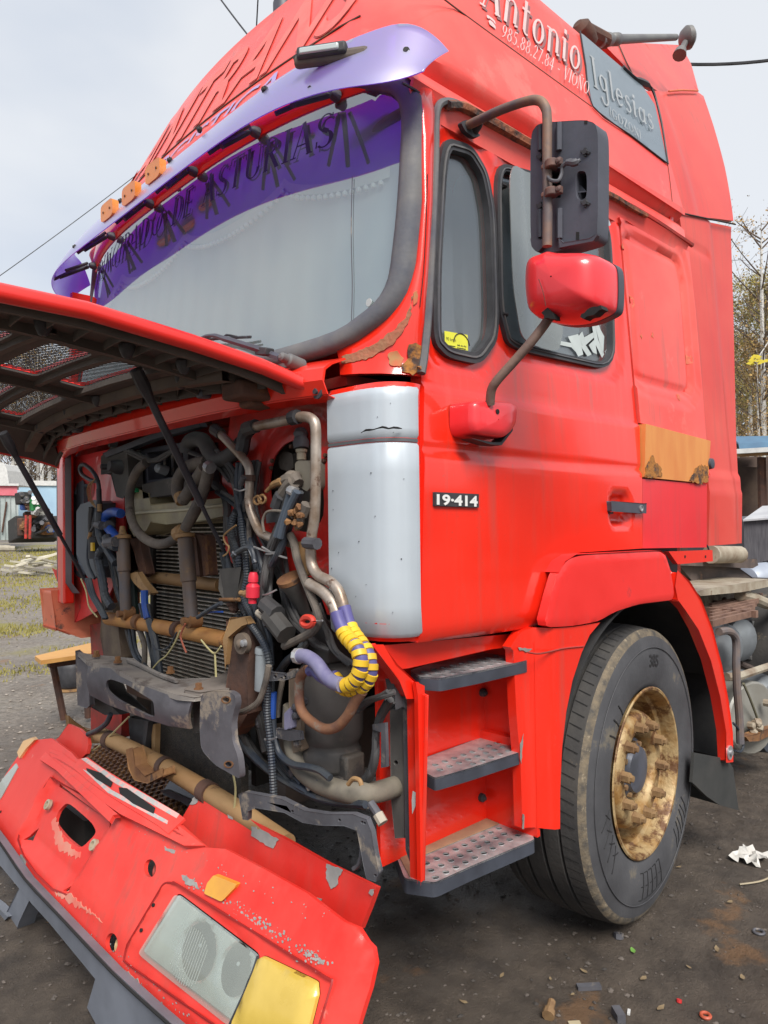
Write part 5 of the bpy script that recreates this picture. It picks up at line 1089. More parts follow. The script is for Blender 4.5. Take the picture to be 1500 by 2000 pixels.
def TUBE(name, px, x, r, mat, ribs=0, n=9, lift=None, sm=6, label=None, par=None):
    P = [Vector(at(p[0], p[1], ('x', p[2] if len(p) > 2 else x))) for p in px]; return MB().tube(P, r, n, sm, ribs).build(name, mat, par or T, label=label)
# cross tubes, dampers
TUBE('cross_tube', [(268, 1125), (340, 1132), (431, 1143)], .22, .024, TAN, n=14)
lt = TUBE('tilt_tube', [(212, 1208), (310, 1224), (446, 1250)], .12, .027, ORR, n=14)
TUBE('clamp_band', [(268, 1214), (276, 1216)], .115, .030, RUST, par=lt, n=14, sm=0); TUBE('clamp_band', [(345, 1229), (352, 1231)], .115, .031, DRED, par=lt, n=14, sm=0)
lw = TUBE('torsion_tube', [(196, 1435), (300, 1485), (440, 1568), (520, 1622), (560, 1650)], .05, .030, TAN, n=16)
for a, b in (((212, 1444), (219, 1448)), ((318, 1496), (325, 1500)), ((398, 1543), (412, 1551))): TUBE('clamp_band', [a, b], .048, .035, DRED, par=lw, n=16, sm=0)
m = MB(); q = tr([(247, 1466), (258, 1462), (266, 1495), (285, 1515), (318, 1502), (320, 1515), (290, 1530), (262, 1522), (252, 1500)], ('x', -.02)); m.prism(q, (.04, 0, 0)); m.build('stabiliser_bracket', RUST, T, bevel=.004)
def damper(a, b, x, r1, r2, split):
    A = Vector(at(*a, ('x', x))); B = Vector(at(*b, ('x', x))); L = (B - A).length
    d = MB().lathe(A, B - A, [(0, r1 * .9), (.006, r1), (L * split, r1), (L * split + .004, r2), (L, r2)], 16).build('shock_absorber', M('grimy_damper', (.10, .10, .115), (.16, .10, .06), 7, .6, .2, c3=(.25, .15, .07), s3=9, t3=.6), T)
    MB().lathe(A, A - B, [(0, r1 * 1.25), (.012, r1 * 1.25), (.018, r1 * .6), (.05, r1 * .35)], 14).build('damper_cap', TAN, d)
    MB().lathe(B + Vector((.03, .0, -.012)), (-1, 0, 0), [(0, .026), (.045, .026), (.047, .014), (.065, .014), (.067, .006)], 14).build('damper_eye', RUST, d); return d
damper((240, 1052), (246, 1192), .10, .026, .022, .45); damper((362, 1050), (374, 1205), .09, .027, .023, .55)
for q in ([(253, 1053), (273, 1050), (288, 1120), (275, 1128), (262, 1075)], [(384, 1045), (405, 1046), (410, 1122), (398, 1124), (392, 1070)], [(350, 1042), (383, 1042), (392, 1125), (372, 1125), (376, 1075)]):
    m = MB(); m.prism(tr(q, ('x', .16)), (.03, 0, 0)); m.build('spring_bracket', DRED, T, bevel=.003)
m = MB(); q = tr([(252, 1122), (268, 1118), (282, 1140), (298, 1158), (290, 1162), (272, 1148), (262, 1138)], ('x', .12)); m.prism(q, (.02, 0, 0)); m.build('forked_lever', TAN, T, bevel=.003)
# expansion tank, heater box, brackets
m = MB(); A = at(247, 955, ('x', .2)); q = tr([(249, 962), (268, 955), (292, 965), (296, 985), (440, 975), (438, 1010), (400, 1018), (325, 1022), (296, 1020), (288, 1036), (262, 1046), (254, 1030)], ('x', .17)); m.prism(q, (.12, 0, 0)); xt = m.build('expansion_tank', CREAM, T, bevel=.012)
m = MB(); m.tube(tr([(242, 1005), (290, 1000), (350, 996), (436, 986)], ('x', .165)), .006, 6); m.build('tank_seam', M('pale_seam', (.6, .56, .42)), xt)
p = at(263, 962, ('x', .16)); m = MB(); m.lathe(p, (-.1, 0, 1), [(0, .02), (.03, .02), (.032, .012)], 12); m.build('green_cap', M('green_cap', (.02, .32, .12)), xt)
m = MB(); q = tr([(274, 878), (368, 862), (372, 955), (276, 970)], ('x', .20)); m.prism(q, (.12, 0, 0), [tr([(286, 885), (356, 874), (358, 928), (288, 938)], ('x', .20))]); hb = m.build('heater_box', PLG, T, smooth=False, bevel=.004)
m = MB(); m.prism(tr([(286, 885), (356, 874), (358, 928), (288, 938)], ('x', .30)), (.02, 0, 0)); m.build('box_back', DKGAP, hb, smooth=False)
for k in range(5): TUBE('box_rib', [(292 + k * 15, 886 - k * 2), (293 + k * 15, 934 - k * 2)], .27, .007, STEEL, par=hb, sm=0)
p = at(326, 920, ('x', .24)); m = MB(); m.lathe(p, (-1, 0, .3), [(0, .02), (.04, .02), (.05, .012)], 12); m.build('glass_lamp', SILV, hb)
m = MB(); m.prism(tr([(278, 948), (370, 928), (372, 962), (280, 972)], ('x', .17)), (.03, 0, 0)); m.build('lower_lip', PLD, hb, smooth=False, bevel=.004)
m = MB(); m.prism(tr([(201, 885), (206, 893), (300, 858), (390, 833), (386, 825), (300, 846)], ('x', .12)), (.03, 0, .0)); m.build('diagonal_bar', PLG, T, bevel=.003)
m = MB(); m.prism(tr([(300, 835), (345, 812), (385, 808), (388, 824), (330, 845)], ('x', .14)), (.05, 0, 0)); m.build('wiper_motor_cover', DRED, T, bevel=.004)
m = MB(); m.prism(tr([(198, 893), (218, 875), (250, 880), (255, 950), (240, 972), (228, 968), (218, 925), (198, 925)], ('x', .13)), (.05, 0, 0)); m.build('latch_bracket', PLD, T, bevel=.005)
for px, py, r_ in ((212, 855, .02), (228, 860, .03), (212, 912, .012)): p = at(px, py, ('x', .12)); m = MB(); m.lathe(p, (-1, .2, 0), [(0, r_), (.03, r_), (.032, r_ * .6), (.02, r_ * .6)], 12); m.build('grommet', BLK, T)
p = at(250, 915, ('x', .16)); m = MB(); m.lathe(p, (-1, 0, .1), [(0, .03), (.05, .03), (.08, .02)], 12); m.build('horn_unit', BLK, T)
# big hoses
TUBE('coolant_hose', [(286, 903), (268, 920), (256, 948), (253, 985), (259, 1020), (278, 1048), (305, 1062), (332, 1058), (358, 1036), (384, 995), (402, 948), (410, 912)], .10, .0175, HOSE, n=12)
TUBE('upper_hose', [(366, 885), (368, 868), (380, 858), (398, 862), (412, 885), (428, 898), (450, 890), (474, 866)], .12, .027, HOSD, n=12)
TUBE('radiator_hose', [(404, 903), (385, 905), (362, 916), (348, 938), (347, 962), (354, 978)], .11, .022, HOSE, n=12); TUBE('hose_joint', [(352, 966), (357, 981)], .108, .024, TAN, sm=0)
TUBE('straight_hose', [(357, 978), (376, 950), (399, 914)], .08, .021, HOSE, n=12)
TUBE('thin_hose', [(362, 1032), (377, 1002), (394, 968), (408, 912)], .075, .018, HOSE, n=12); TUBE('rust_cone', [(348, 1043), (360, 1036), (363, 1028)], .09, [.028, .02, .012], TAN)
TUBE('hose_clip', [(406, 910), (412, 915)], .07, .020, ALU, sm=0)
TUBE('side_hose', [(418, 945), (436, 962), (444, 990), (444, 1030), (446, 1045)], .16, .015, HOSD, n=10)
# metal pipes
sp1 = TUBE('steel_pipe', [(429, 846), (452, 870), (477, 898), (487, 918), (487, 955), (486, 982), (493, 1008), (507, 1038), (524, 1048), (541, 1054), (575, 1062)], .09, .0135, PIPE, n=12)
TUBE('pipe_clamp', [(486, 928), (486, 940)], .088, .021, DRED, par=sp1, sm=0); TUBE('pipe_sleeve', [(418, 838), (432, 848)], .09, .019, HOSD, par=sp1, sm=0)
sp2 = TUBE('steel_pipe', [(490, 835), (530, 827), (568, 819), (592, 814), (608, 818), (616, 832), (617, 880), (616, 960), (614, 1010), (609, 1045), (607, 1080), (610, 1105), (622, 1124), (645, 1136), (660, 1152), (668, 1172), (672, 1190)], .075, .0145, PIPE, n=12)
TUBE('pipe_clamp', [(570, 817), (582, 814)], .07, .021, BLK, par=sp2, sm=0); TUBE('pipe_clamp', [(597, 1060), (620, 1062)], .06, .016, STEEL, par=sp2, sm=0); TUBE('pipe_sleeve', [(480, 838), (500, 832)], .075, .021, HOSD, par=sp2, sm=0)
TUBE('inlet_elbow', [(488, 838), (478, 850), (474, 872), (470, 885)], .10, .022, BLK)
TUBE('brown_pipe', [(566, 1044), (574, 1060), (580, 1090), (592, 1125), (606, 1160), (618, 1190), (622, 1212), (612, 1232), (590, 1245), (568, 1256), (555, 1262)], .07, .0115, HOSE, n=10)
TUBE('elbow_pipe', [(604, 1140), (626, 1152), (642, 1166), (652, 1182), (658, 1200)], .07, .0165, PIPE, n=12)
TUBE('down_pipe', [(590, 1175), (594, 1200), (596, 1222)], .14, .011, HOSE)
# purple hose with yellow spiral wrap
PW = [(657, 1195), (664, 1218), (677, 1243), (695, 1262), (705, 1285), (704, 1310), (693, 1330), (672, 1340), (655, 1334)]
PW2 = [(672, 1185), (684, 1225), (704, 1255), (718, 1275), (724, 1300), (722, 1322), (706, 1341), (682, 1346), (665, 1338), (650, 1318)]
for q, x, r_ in ((PW, .03, .0165), (PW2, .06, .0165)):
    h_ = TUBE('purple_hose', q, x, r_, M('violet_hose', (.10, .09, .27), (.08, .07, .2), 9, .5), n=12)
    P = [Vector(at(p[0], p[1], ('x', x))) for p in q]; mm = MB().tube(P, 1, 3, 8); cen = [sum((Vector(mm.v[i * 3 + j]) for j in range(3)), Vector()) / 3 for i in range(len(mm.v) // 3)]
    L = [0]
    for i in range(1, len(cen)): L.append(L[-1] + (cen[i] - cen[i - 1]).length)
    def pt(s):
        s = max(0, min(L[-1] - 1e-4, s)); i = next(k for k in range(len(L) - 1) if L[k + 1] > s); return cen[i].lerp(cen[i + 1], (s - L[i]) / (L[i + 1] - L[i]))
    s = .05
    while s < L[-1] - .02:
        a = pt(s); b = pt(s + .0165); d_ = (b - a).normalized(); up_ = Vector((-1, 0, 0)); tl = up_ * .25
        MB().lathe(a, (d_ + tl * .6), [(0, r_ + .0008), (.001, r_ + .0032), (.015, r_ + .0032), (.016, r_ + .0008)], 14).build('yellow_wrap', YEL, h_); s += .0215 if s > .09 else .017
PHS = TUBE('grey_violet_hose', [(584, 1281), (600, 1283), (618, 1296), (634, 1318), (650, 1332), (668, 1338)], .02, .0185, PURH, n=12); TUBE('jubilee_clip', [(580, 1281), (587, 1281)], .02, .021, ALU, par=PHS, sm=0)
TUBE('purple_elbow', [(604, 1312), (612, 1308), (624, 1320), (640, 1330)], .05, .014, MATS['violet_hose'])
TUBE('rusty_bent_pipe', [(600, 1308), (588, 1320), (584, 1345), (586, 1378), (596, 1398), (618, 1416), (638, 1424), (660, 1418), (680, 1396), (694, 1370), (708, 1350)], .06, .0135, M('rusty_bent_pipe', (.26, .12, .06), (.15, .07, .05), 14, .7, c3=(.2, .18, .15), s3=9, t3=.6, bump=.2), n=12)
# steering gear
A = Vector(at(646, 1290, ('x', .2))); m = MB(); m.lathe(A, (0, 0, -1), [(0, .05), (.01, .085), (.03, .092), (.20, .092), (.235, .075), (.25, .085), (.30, .085), (.31, .06), (.33, .04)], 20); m.box(A + Vector((-.01, 0, -.32)), (.16, .19, .035)); m.box(A + Vector((0, -.08, -.29)), (.07, .05, .09)); m.box(A + Vector((.02, .02, .06)), (.14, .13, .12)); m.lathe(A + Vector((-.02, .03, .04)), (-.3, .2, 1), [(0, .03), (.1, .025)], 10)
sg = m.build('steering_gear', M('oily_cast_iron', (.10, .09, .085), (.06, .055, .052), 7, .6, .15, c3=(.14, .12, .10), s3=8, t3=.6, bump=.12), T, bevel=.008)
for dy, dz in ((-.06, -.31), (.06, -.31), (-.02, -.33), (.0, -.1)): MB().lathe(A + Vector((-.09, dy, dz)), (-1, 0, 0), [(0, .011), (.012, .011)], 6).build('bolt', STEEL, sg)
# bent support tube, uprights
TUBE('front_hoop', [(572, 1378), (570, 1420), (574, 1460), (586, 1496), (612, 1522), (645, 1538), (690, 1549), (735, 1547, .18), (772, 1536, .26)], .12, .028, M('olive_dusty_tube', (.24, .21, .16), (.13, .115, .095), 7, .75, bump=.1), n=14)
m = MB(); m.prism(tr([(566, 1310), (580, 1308), (590, 1390), (590, 1465), (572, 1468), (566, 1390)], ('x', .10)), (.03, 0, 0)); up1 = m.build('upright_bracket', M('brown_bracket', (.22, .16, .11), (.12, .09, .07), 8, .75, bump=.1), T, bevel=.004)
for px, py in ((582, 1397), (585, 1450), (582, 1380)): MB().lathe(at(px, py, ('x', .1)), (-1, 0, 0), [(0, .013), (.012, .012), (.018, .006)], 7).build('bolt', STEEL, up1)
m = MB(); m.prism(tr([(540, 1423), (586, 1430), (588, 1445), (566, 1447), (541, 1440)], ('x', .075)), (.01, 0, 0)); m.build('clamp_plate', STEEL, up1, bevel=.002)
m = MB(); m.prism(tr([(521, 1312), (556, 1316), (575, 1308), (577, 1322), (560, 1328), (521, 1331)], ('x', .05)), (.012, 0, 0), [tr(circ((537, 1322), 3, 8), ('x', .05)), tr(circ((556, 1322), 3, 8), ('x', .05))]); m.build('slotted_bracket', STEEL, T, bevel=.002)
A = at(516, 1264, ('x', .08)); B = at(514, 1332, ('x', .08)); m = MB(); m.lathe(A, Vector(B) - Vector(A), [(0, .024), (.006, .027), (.018, .027), (.02, .025), (.125, .025), (.13, .02)], 16); m.build('filter_can', M('pale_grey_filter', (.28, .31, .33), (.2, .21, .22), 8, .5), T)
m = MB(); m.prism(tr([(556, 1395), (567, 1384), (568, 1422), (556, 1424)], ('x', .08)), (.03, 0, 0)); m.build('relay', PURH, T, bevel=.003)
m = MB(); m.prism(tr([(764, 1345), (776, 1350), (790, 1390), (790, 1636), (772, 1636), (764, 1560), (762, 1400)], ('x', .26)), (.05, .02, 0), [tr(circ((773, 1490), 4, 8), ('x', .26))]); m.build('front_upright', M('grey_brown_upright', (.13, .12, .11), (.085, .08, .075), 7, .7, c3=(.24, .15, .08), s3=7, t3=.62), T, bevel=.004)
m = MB(); m.prism(tr([(755, 1328), (768, 1330), (774, 1386), (764, 1384)], ('x', .18)), (.03, 0, 0)); m.build('rubber_buffer', BLK, T, bevel=.004)
# left/right front bearing plates
m = MB(); m.prism(tr([(443, 1212), (452, 1207), (478, 1210), (488, 1228), (490, 1262), (484, 1310), (486, 1392), (470, 1420), (452, 1440), (440, 1360), (448, 1300)], ('x', .06)), (.05, 0, 0)); bp_ = m.build('bearing_plate', DRED, T, bevel=.008)
MB().lathe(at(478, 1256, ('x', .055)), (-1, -.1, 0), [(0, .032), (.016, .031), (.018, .014), (.024, .012), (.028, .006)], 20).build('rubber_bush', M('dusty_bush', (.17, .13, .10), None, 8, .8), bp_); MB().lathe(at(478, 1256, ('x', .036)), (-1, -.1, 0), [(0, .012), (.01, .010), (.012, .004)], 12).build('bush_bolt', ALU, bp_)
m = MB(); m.prism(tr([(450, 1208), (478, 1206), (486, 1218), (474, 1222), (458, 1235), (447, 1245), (440, 1300), (436, 1250)], ('x', .045)), (.02, 0, 0)); m.build('plate_flange', TAN, bp_, bevel=.003)
m = MB(); m.prism(tr([(200, 1182), (212, 1178), (232, 1210), (240, 1285), (205, 1292), (198, 1240)], ('x', .14)), (.05, 0, 0)); m.build('bearing_plate', M('dusty_bearing_plate', (.20, .15, .10), (.09, .06, .05), 9, .8), T, bevel=.006)
m = MB(); m.prism(tr([(488, 1240), (500, 1250), (505, 1330), (500, 1420), (486, 1400)], ('x', .12)), (.05, 0, 0)); m.build('dark_plate', STEELD, T, bevel=.005)
m = MB(); m.prism(tr([(432, 1117), (468, 1114), (470, 1150), (466, 1172), (440, 1172), (432, 1150)], ('x', .08)), (.08, 0, 0)); hh = m.build('horn_housing', PLD, T, bevel=.01); TUBE('housing_rim', [(430, 1171), (468, 1171)], .075, .006, RUST, par=hh, sm=0); TUBE('housing_nozzle', [(455, 1173), (457, 1186), (456, 1195)], .10, [.022, .018, .012], DRED, par=hh)
# front beam
zt = .945
m = MB(); bt_ = tr([(150, 1273), (176, 1278), (262, 1287), (300, 1316), (345, 1326), (440, 1325), (455, 1352), (380, 1362), (345, 1358), (290, 1340), (215, 1303), (172, 1293)], ('z', zt)); m.prism(bt_, (0, 0, -.012)); fbm = m.build('front_beam', M('dusty_beam_top', (.27, .24, .21), (.17, .155, .15), 6, .7, c3=(.12, .10, .09), s3=8, t3=.55, bump=.15), T, bevel=.003)
# beam face follows the same front edge
edge_t = [(174, 1294), (215, 1304), (255, 1322), (290, 1341), (330, 1354), (378, 1362)]; edge_b = [(176, 1358), (212, 1377), (252, 1392), (290, 1406), (330, 1418), (372, 1424)]
Pt = [Vector(at(a, b, ('z', zt - .002))) for a, b in edge_t]; Pb = []
for (a, b), p in zip(edge_b, Pt): Pb.append(Vector(at(a, b, ('x', p.x + .01))))
m = MB(); ou = [(i, 1.0) for i in range(6)] + [(5 - i, 0.0) for i in range(6)]; hl = rnd([(1.0, .74), (2.0, .78), (2.9, .73), (3.45, .66), (3.45, .20), (3.2, .14), (2.4, .20), (1.6, .26), (1.0, .42)], 3, .35)
def bf(u, v_):
    i = min(4, int(u)); t = u - i; a = Pt[i].lerp(Pt[i + 1], t); b = Pb[i].lerp(Pb[i + 1], t); return b.lerp(a, v_) + Vector((-.012 * math.sin(v_ * 3.14), 0, 0))
m.sheet(ou, [hl], bf, (.01, .004, 0), .16); m.build('beam_face', BEAMM, fbm, ang=60)
m = MB(); m.loft([[bf(u, v_) + Vector((.11, .05, .0)) for u in np.linspace(.8, 3.6, 8)] for v_ in (.1, .5, .9)]); m.build('beam_inner', M('rusty_beam_inner', (.22, .15, .10), (.10, .09, .09), 7, .8), fbm)
m = MB(); m.prism(tr([(148, 1272), (172, 1292), (174, 1296), (176, 1378), (170, 1383), (152, 1376), (150, 1330)], ('x', .0)), (.02, .01, 0), [tr(circ((151.5 + 3, 1286), 2, 6), ('x', .0))]); m.build('beam_end', BEAMM, fbm, bevel=.004)
m = MB(); m.prism(tr([(176, 1300), (200, 1360), (236, 1395), (205, 1395), (178, 1380)], ('x', .05)), (.1, 0, 0)); m.build('beam_end_box', STEELD, fbm, bevel=.004)
EP = rnd([(392, 1358), (408, 1350), (446, 1350), (459, 1358), (461, 1376), (452, 1408), (454, 1448), (465, 1478), (469, 1522), (452, 1512), (420, 1494), (393, 1464), (390, 1420)], 3, .3)
m = MB(); m.prism(tr(EP, ('x', -.035)), (.018, 0, 0), [tr(circ((441, 1367), 6.5, 10, 5), ('x', -.035)), tr(circ((446, 1493), 7, 10, 5), ('x', -.035))]); ep = m.build('beam_end_plate', BEAMM, fbm, bevel=.004)
for c_ in ((441, 1367), (446, 1493)): m = MB(); l1 = tr(circ(c_, 9.5, 12, 7.5), ('x', -.0365)); l2 = tr(circ(c_, 6.6, 12, 5.1), ('x', -.0365)); m.prism(l1, (.0014, 0, 0), [l2]); m.build('rust_ring', RUST, ep, smooth=False)
m = MB(); m.prism(tr([(376, 1352), (391, 1350), (392, 1430), (380, 1430)], ('x', .0)), (.08, 0, 0)); m.build('beam_web', STEELD, fbm, bevel=.003)
m = MB(); m.prism(tr([(392, 1352), (446, 1346), (470, 1320), (452, 1310), (380, 1336), (360, 1346)], ('z', zt + .012)), (0, 0, -.01)); m.build('beam_gusset', M('dusty_gusset', (.2, .17, .15), None, 8, .8), fbm, bevel=.003)
for px, py in ((388, 1346), (188, 1280), (333, 1312), (230, 1292)): MB().lathe(at(px, py, ('z', zt + .012)), (0, 0, 1), [(-.005, .016), (.003, .016), (.003, .011), (.018, .011), (.019, .008)], 6).build('beam_bolt', RUST, fbm)
m = MB(); m.tube(tr([(250, 1290), (275, 1300), (312, 1318), (345, 1330)], ('z', zt + .01)), .008, 5); m.build('bent_flange', M('dusty_beam_top', (.27, .24, .21)), fbm)
# fixed lower parts: dark fills
m = MB(); m.prism(tr([(250, 1400), (296, 1410), (290, 1480), (255, 1460)], ('x', .12)), (.03, 0, 0)); m.prism(tr([(282, 1408), (290, 1408), (282, 1470), (276, 1470)], ('x', .08)), (.02, 0, 0)); m.build('rubber_flap', BLK, T)
m = MB(); m.prism(tr([(296, 1415), (304, 1415), (302, 1478), (296, 1478)], ('x', .1)), (.02, 0, 0)); m.build('pale_strut', TAN, T)
# washer bottles
for q, x in (([(136, 985), (140, 970), (148, 965), (152, 948), (162, 942), (168, 950), (170, 1090), (164, 1128), (150, 1120), (140, 1105), (136, 1085)], .18), ([(150, 1000), (158, 987), (186, 978), (196, 984), (196, 1105), (186, 1130), (172, 1126), (156, 1100), (150, 1080)], .12)):
    m = MB(); m.prism(tr(q, ('x', x)), (.07, 0, 0)); b_ = m.build('washer_bottle', M('blue_grey_bottle', (.085, .10, .125), (.06, .072, .09), 6, .55), T, bevel=.014)
m = MB(); m.prism(tr([(104, 1112), (135, 1128), (164, 1132), (195, 1122), (196, 1170), (140, 1166), (120, 1150)], ('x', .24)), (.06, 0, 0)); m.build('headlamp_recess', REDD, T, bevel=.006)
TUBE('filler_loop', [(192, 990), (193, 950), (184, 925), (166, 908), (157, 912), (160, 926), (178, 938), (192, 940)], .1, .009, CAB)
for k in range(3): TUBE('thin_wire', [(186, 935), (172 + k * 3, 948), (171 + k * 3, 968), (180 + k * 2, 985), (192, 995)], .09 - k * .005, .0022, TAN, n=5)
TUBE('hose_fitting', [(193, 955), (194, 990), (195, 1002)], .09, [.011, .014, .010], BLK); TUBE('brass_fitting', [(194, 985), (195, 1000)], .088, .010, TAN, sm=0)
TUBE('black_hose', [(195, 1000), (193, 1030), (198, 1056), (210, 1075), (226, 1100)], .08, .016, CAB); TUBE('hose_clip', [(190, 1024), (200, 1027)], .078, .018, STEEL, sm=0)
TUBE('blue_hose', [(236, 1003), (222, 1000), (208, 1006), (205, 1020), (214, 1034), (230, 1052)], .10, .019, BLUE, n=12); TUBE('hose_clip', [(208, 1028), (214, 1026)], .098, .021, STEEL, sm=0)
TUBE('black_hose', [(200, 1072), (192, 1088), (196, 1110), (202, 1140), (206, 1165), (218, 1185)], .07, .018, CAB, ribs=.01)
TUBE('black_hose', [(208, 1048), (214, 1062), (228, 1068)], .07, .019, CAB); TUBE('hose_clip', [(208, 1061), (226, 1058)], .065, .021, STEEL, sm=0)
TUBE('brown_cable', [(190, 1020), (176, 1040), (172, 1065), (172, 1100), (185, 1130)], .08, .006, CAB); TUBE('copper_splice', [(177, 1040), (174, 1052)], .078, .008, TAN, sm=0)
for k in range(3): TUBE('loom', [(168 + 4 * k, 1130), (176 + 4 * k, 1160), (190 + 4 * k, 1185), (203 + 3 * k, 1208)], .06, .007, CAB, n=7)
TUBE('yellow_wire', [(158, 1130), (168, 1155), (174, 1185), (190, 1205)], .055, .0035, M('dirty_yellow_wire', (.45, .40, .2)), n=5); m = MB(); p = at(181, 1068, ('x', .08)); m.box(p, (.01, .022, .035)); m.build('yellow_tag', YEL, T)
p = at(186, 1068, ('x', .1)); m = MB(); m.lathe(p, (0, 0, 1), [(-.05, .028), (.04, .028), (.045, .02)], 12); m.build('relay_can', BLK, T)
TUBE('blue_pipe', [(282, 1153), (283, 1180), (288, 1208)], .10, .014, BLUE); TUBE('black_pipe', [(258, 1130), (260, 1165), (262, 1200)], .16, .02, M('dark_green_black', (.02, .04, .035)))
TUBE('black_hose', [(292, 1210), (300, 1240), (306, 1270), (312, 1320)], .10, .015, CAB); TUBE('grey_hose', [(272, 1228), (282, 1260), (282, 1300)], .12, .011, HOSE); TUBE('thin_cable', [(252, 1232), (258, 1262), (270, 1290)], .12, .004, CAB)
for P_, mt in (([(352, 1232), (340, 1258), (325, 1280), (310, 1292), (298, 1306)], M('dirty_yellow_wire', (.45, .40, .2))), ([(345, 1235), (330, 1262), (310, 1270), (296, 1258)], CAB), ([(362, 1218), (353, 1240), (356, 1255), (364, 1275)], M('dull_red_wire', (.35, .1, .06))), ([(393, 1250), (408, 1268), (420, 1276), (432, 1262)], M('dirty_yellow_wire', (.45, .40, .2))), ([(420, 1278), (421, 1300), (422, 1322)], M('dirty_yellow_wire', (.45, .40, .2))), ([(455, 1510), (460, 1540), (458, 1580)], M('dirty_yellow_wire', (.45, .40, .2))), ([(252, 1400), (232, 1420), (200, 1452), (176, 1470)], M('dirty_yellow_wire', (.45, .40, .2)))): TUBE('loose_wire', P_, .03, .0032, mt, n=5)
TUBE('thin_blue_wire', [(385, 1206), (410, 1196), (435, 1195)], .06, .003, BLUE, n=5); TUBE('black_rod', [(386, 1206), (410, 1190), (432, 1178)], .05, .007, CAB)
TUBE('black_hose', [(216, 1395), (208, 1412), (192, 1425), (172, 1434)], .02, .010, CAB)
# centre looms
rg = random.Random(17)
def loom(name, px, x, n, r, mat=CAB, spread=6, seed=0, ribs=0):
    rg = random.Random(seed)
    for k in range(n):
        o1, o2 = rg.uniform(-spread, spread), rg.uniform(-spread, spread); q = [(p[0] + (o1 * (1 - i / len(px)) + o2 * i / len(px)) + rg.uniform(-1, 1), p[1] + rg.uniform(-2, 2), x + rg.uniform(-.015, .015)) for i, p in enumerate(px)]
        TUBE(name, q, x, r * rg.uniform(.85, 1.15), mat if rg.random() < .65 else HOSD, ribs=ribs, n=7)
TUBE('corrugated_loom', [(461, 998), (453, 1025), (455, 1050), (464, 1078), (468, 1115), (472, 1150), (477, 1180), (486, 1215)], .10, .013, CAB, ribs=.0045)
TUBE('corrugated_loom', [(470, 1010), (474, 1050), (480, 1090), (482, 1130), (476, 1165), (490, 1200), (508, 1235), (530, 1262)], .085, .011, CAB, ribs=.004)
loom('wiring_cable', [(474, 905), (470, 950), (478, 1010), (494, 1062), (506, 1105), (514, 1150), (530, 1195), (548, 1230)], .11, 8, .0075, spread=10, seed=1)
loom('wiring_cable', [(572, 955), (556, 1010), (540, 1052), (526, 1095), (519, 1140), (520, 1180), (536, 1222)], .07, 9, .0085, HOSD, 9, 2)
loom('wiring_cable', [(586, 960), (574, 1000), (560, 1040), (545, 1075), (530, 1105)], .06, 3, .008, CAB, 5, 3)
loom('wiring_cable', [(505, 1115), (500, 1160), (505, 1200), (520, 1250), (524, 1300)], .09, 5, .007, CAB, 8, 4)
loom('wiring_cable', [(430, 960), (462, 985), (480, 1020), (500, 1070), (520, 1110)], .13, 4, .007, CAB, 8, 5)
TUBE('grey_rod', [(487, 1012), (487, 1060), (485, 1118)], .10, .009, HOSE, sm=0)
TUBE('bent_link', [(455, 1086), (468, 1076), (484, 1069), (494, 1076), (498, 1100)], .06, .009, CAB); TUBE('cable_tie', [(455, 1078), (462, 1084)], .055, .004, ALU, sm=0)
TUBE('hook_wire', [(461, 1026), (438, 1045), (440, 1060), (447, 1068), (444, 1080), (436, 1086)], .07, .003, TAN, n=5)
for a, b in (((496, 1068), (548, 1080)), ((512, 1068), (560, 1090)), ((505, 1163), (540, 1152)), ((458, 955), (478, 956)), ((607, 1208), (630, 1212)), ((517, 1444), (540, 1440)), ((486, 1072), (500, 1098)), ((520, 1082), (545, 1074))): TUBE('cable_tie', [a, ((a[0] + b[0]) / 2, (a[1] + b[1]) / 2 + 3), b], .055, .0028, ALU, n=5)
for a, b, r_, mt in (((518, 1180), (542, 1200), .026, HOSD), ((528, 1200), (560, 1240), .03, PLD), ((470, 946), (476, 932), .009, BLK), ((504, 1196), (519, 1208), .011, M('beige_plug', (.42, .37, .3))), ((516, 1205), (522, 1222), .010, STEEL), ((724, 1568), (740, 1592), .010, STEEL), ((738, 1590), (748, 1608), .013, M('beige_plug', (.42, .37, .3)))): TUBE('connector', [a, b], .05, r_, mt, sm=0)
TUBE('corrugated_loom', [(486, 1215), (505, 1240), (520, 1268), (526, 1300), (524, 1335), (522, 1390), (527, 1440), (531, 1490), (535, 1560)], .06, .0115, CAB, ribs=.004)
TUBE('black_hose', [(530, 1330), (532, 1380), (535, 1430), (545, 1470), (570, 1492), (600, 1498), (625, 1505), (645, 1520)], .08, .010, CAB); TUBE('blue_sleeve', [(533, 1352), (532, 1378), (531, 1402)], .076, .0115, BLUE)
TUBE('grey_hose', [(525, 1300), (518, 1335), (505, 1370), (480, 1388), (460, 1392)], .03, .009, HOSE); TUBE('black_hose', [(552, 1328), (544, 1370), (542, 1400)], .1, .008, HOSE)
TUBE('coil_spring', [(508, 1350), (508, 1390), (512, 1420)], .12, .02, STEEL, ribs=.009)
loom('air_line', [(458, 1400), (472, 1440), (500, 1478), (540, 1512), (585, 1538), (640, 1562), (720, 1572)], .12, 9, .0095, spread=11, seed=7); loom('air_line', [(762, 1368), (745, 1396), (735, 1430), (733, 1475), (722, 1512), (704, 1534)], .16, 6, .0085, HOSD, 7, 8)
TUBE('small_hoop', [(680, 1532), (690, 1521), (702, 1524), (706, 1534)], .08, .006, TAN); m = MB(); m.prism(tr([(727, 1415), (752, 1412), (755, 1498), (744, 1500), (744, 1430), (728, 1425)], ('x', .14)), (.01, 0, 0)); m.build('line_clip', STEEL, T, smooth=False)
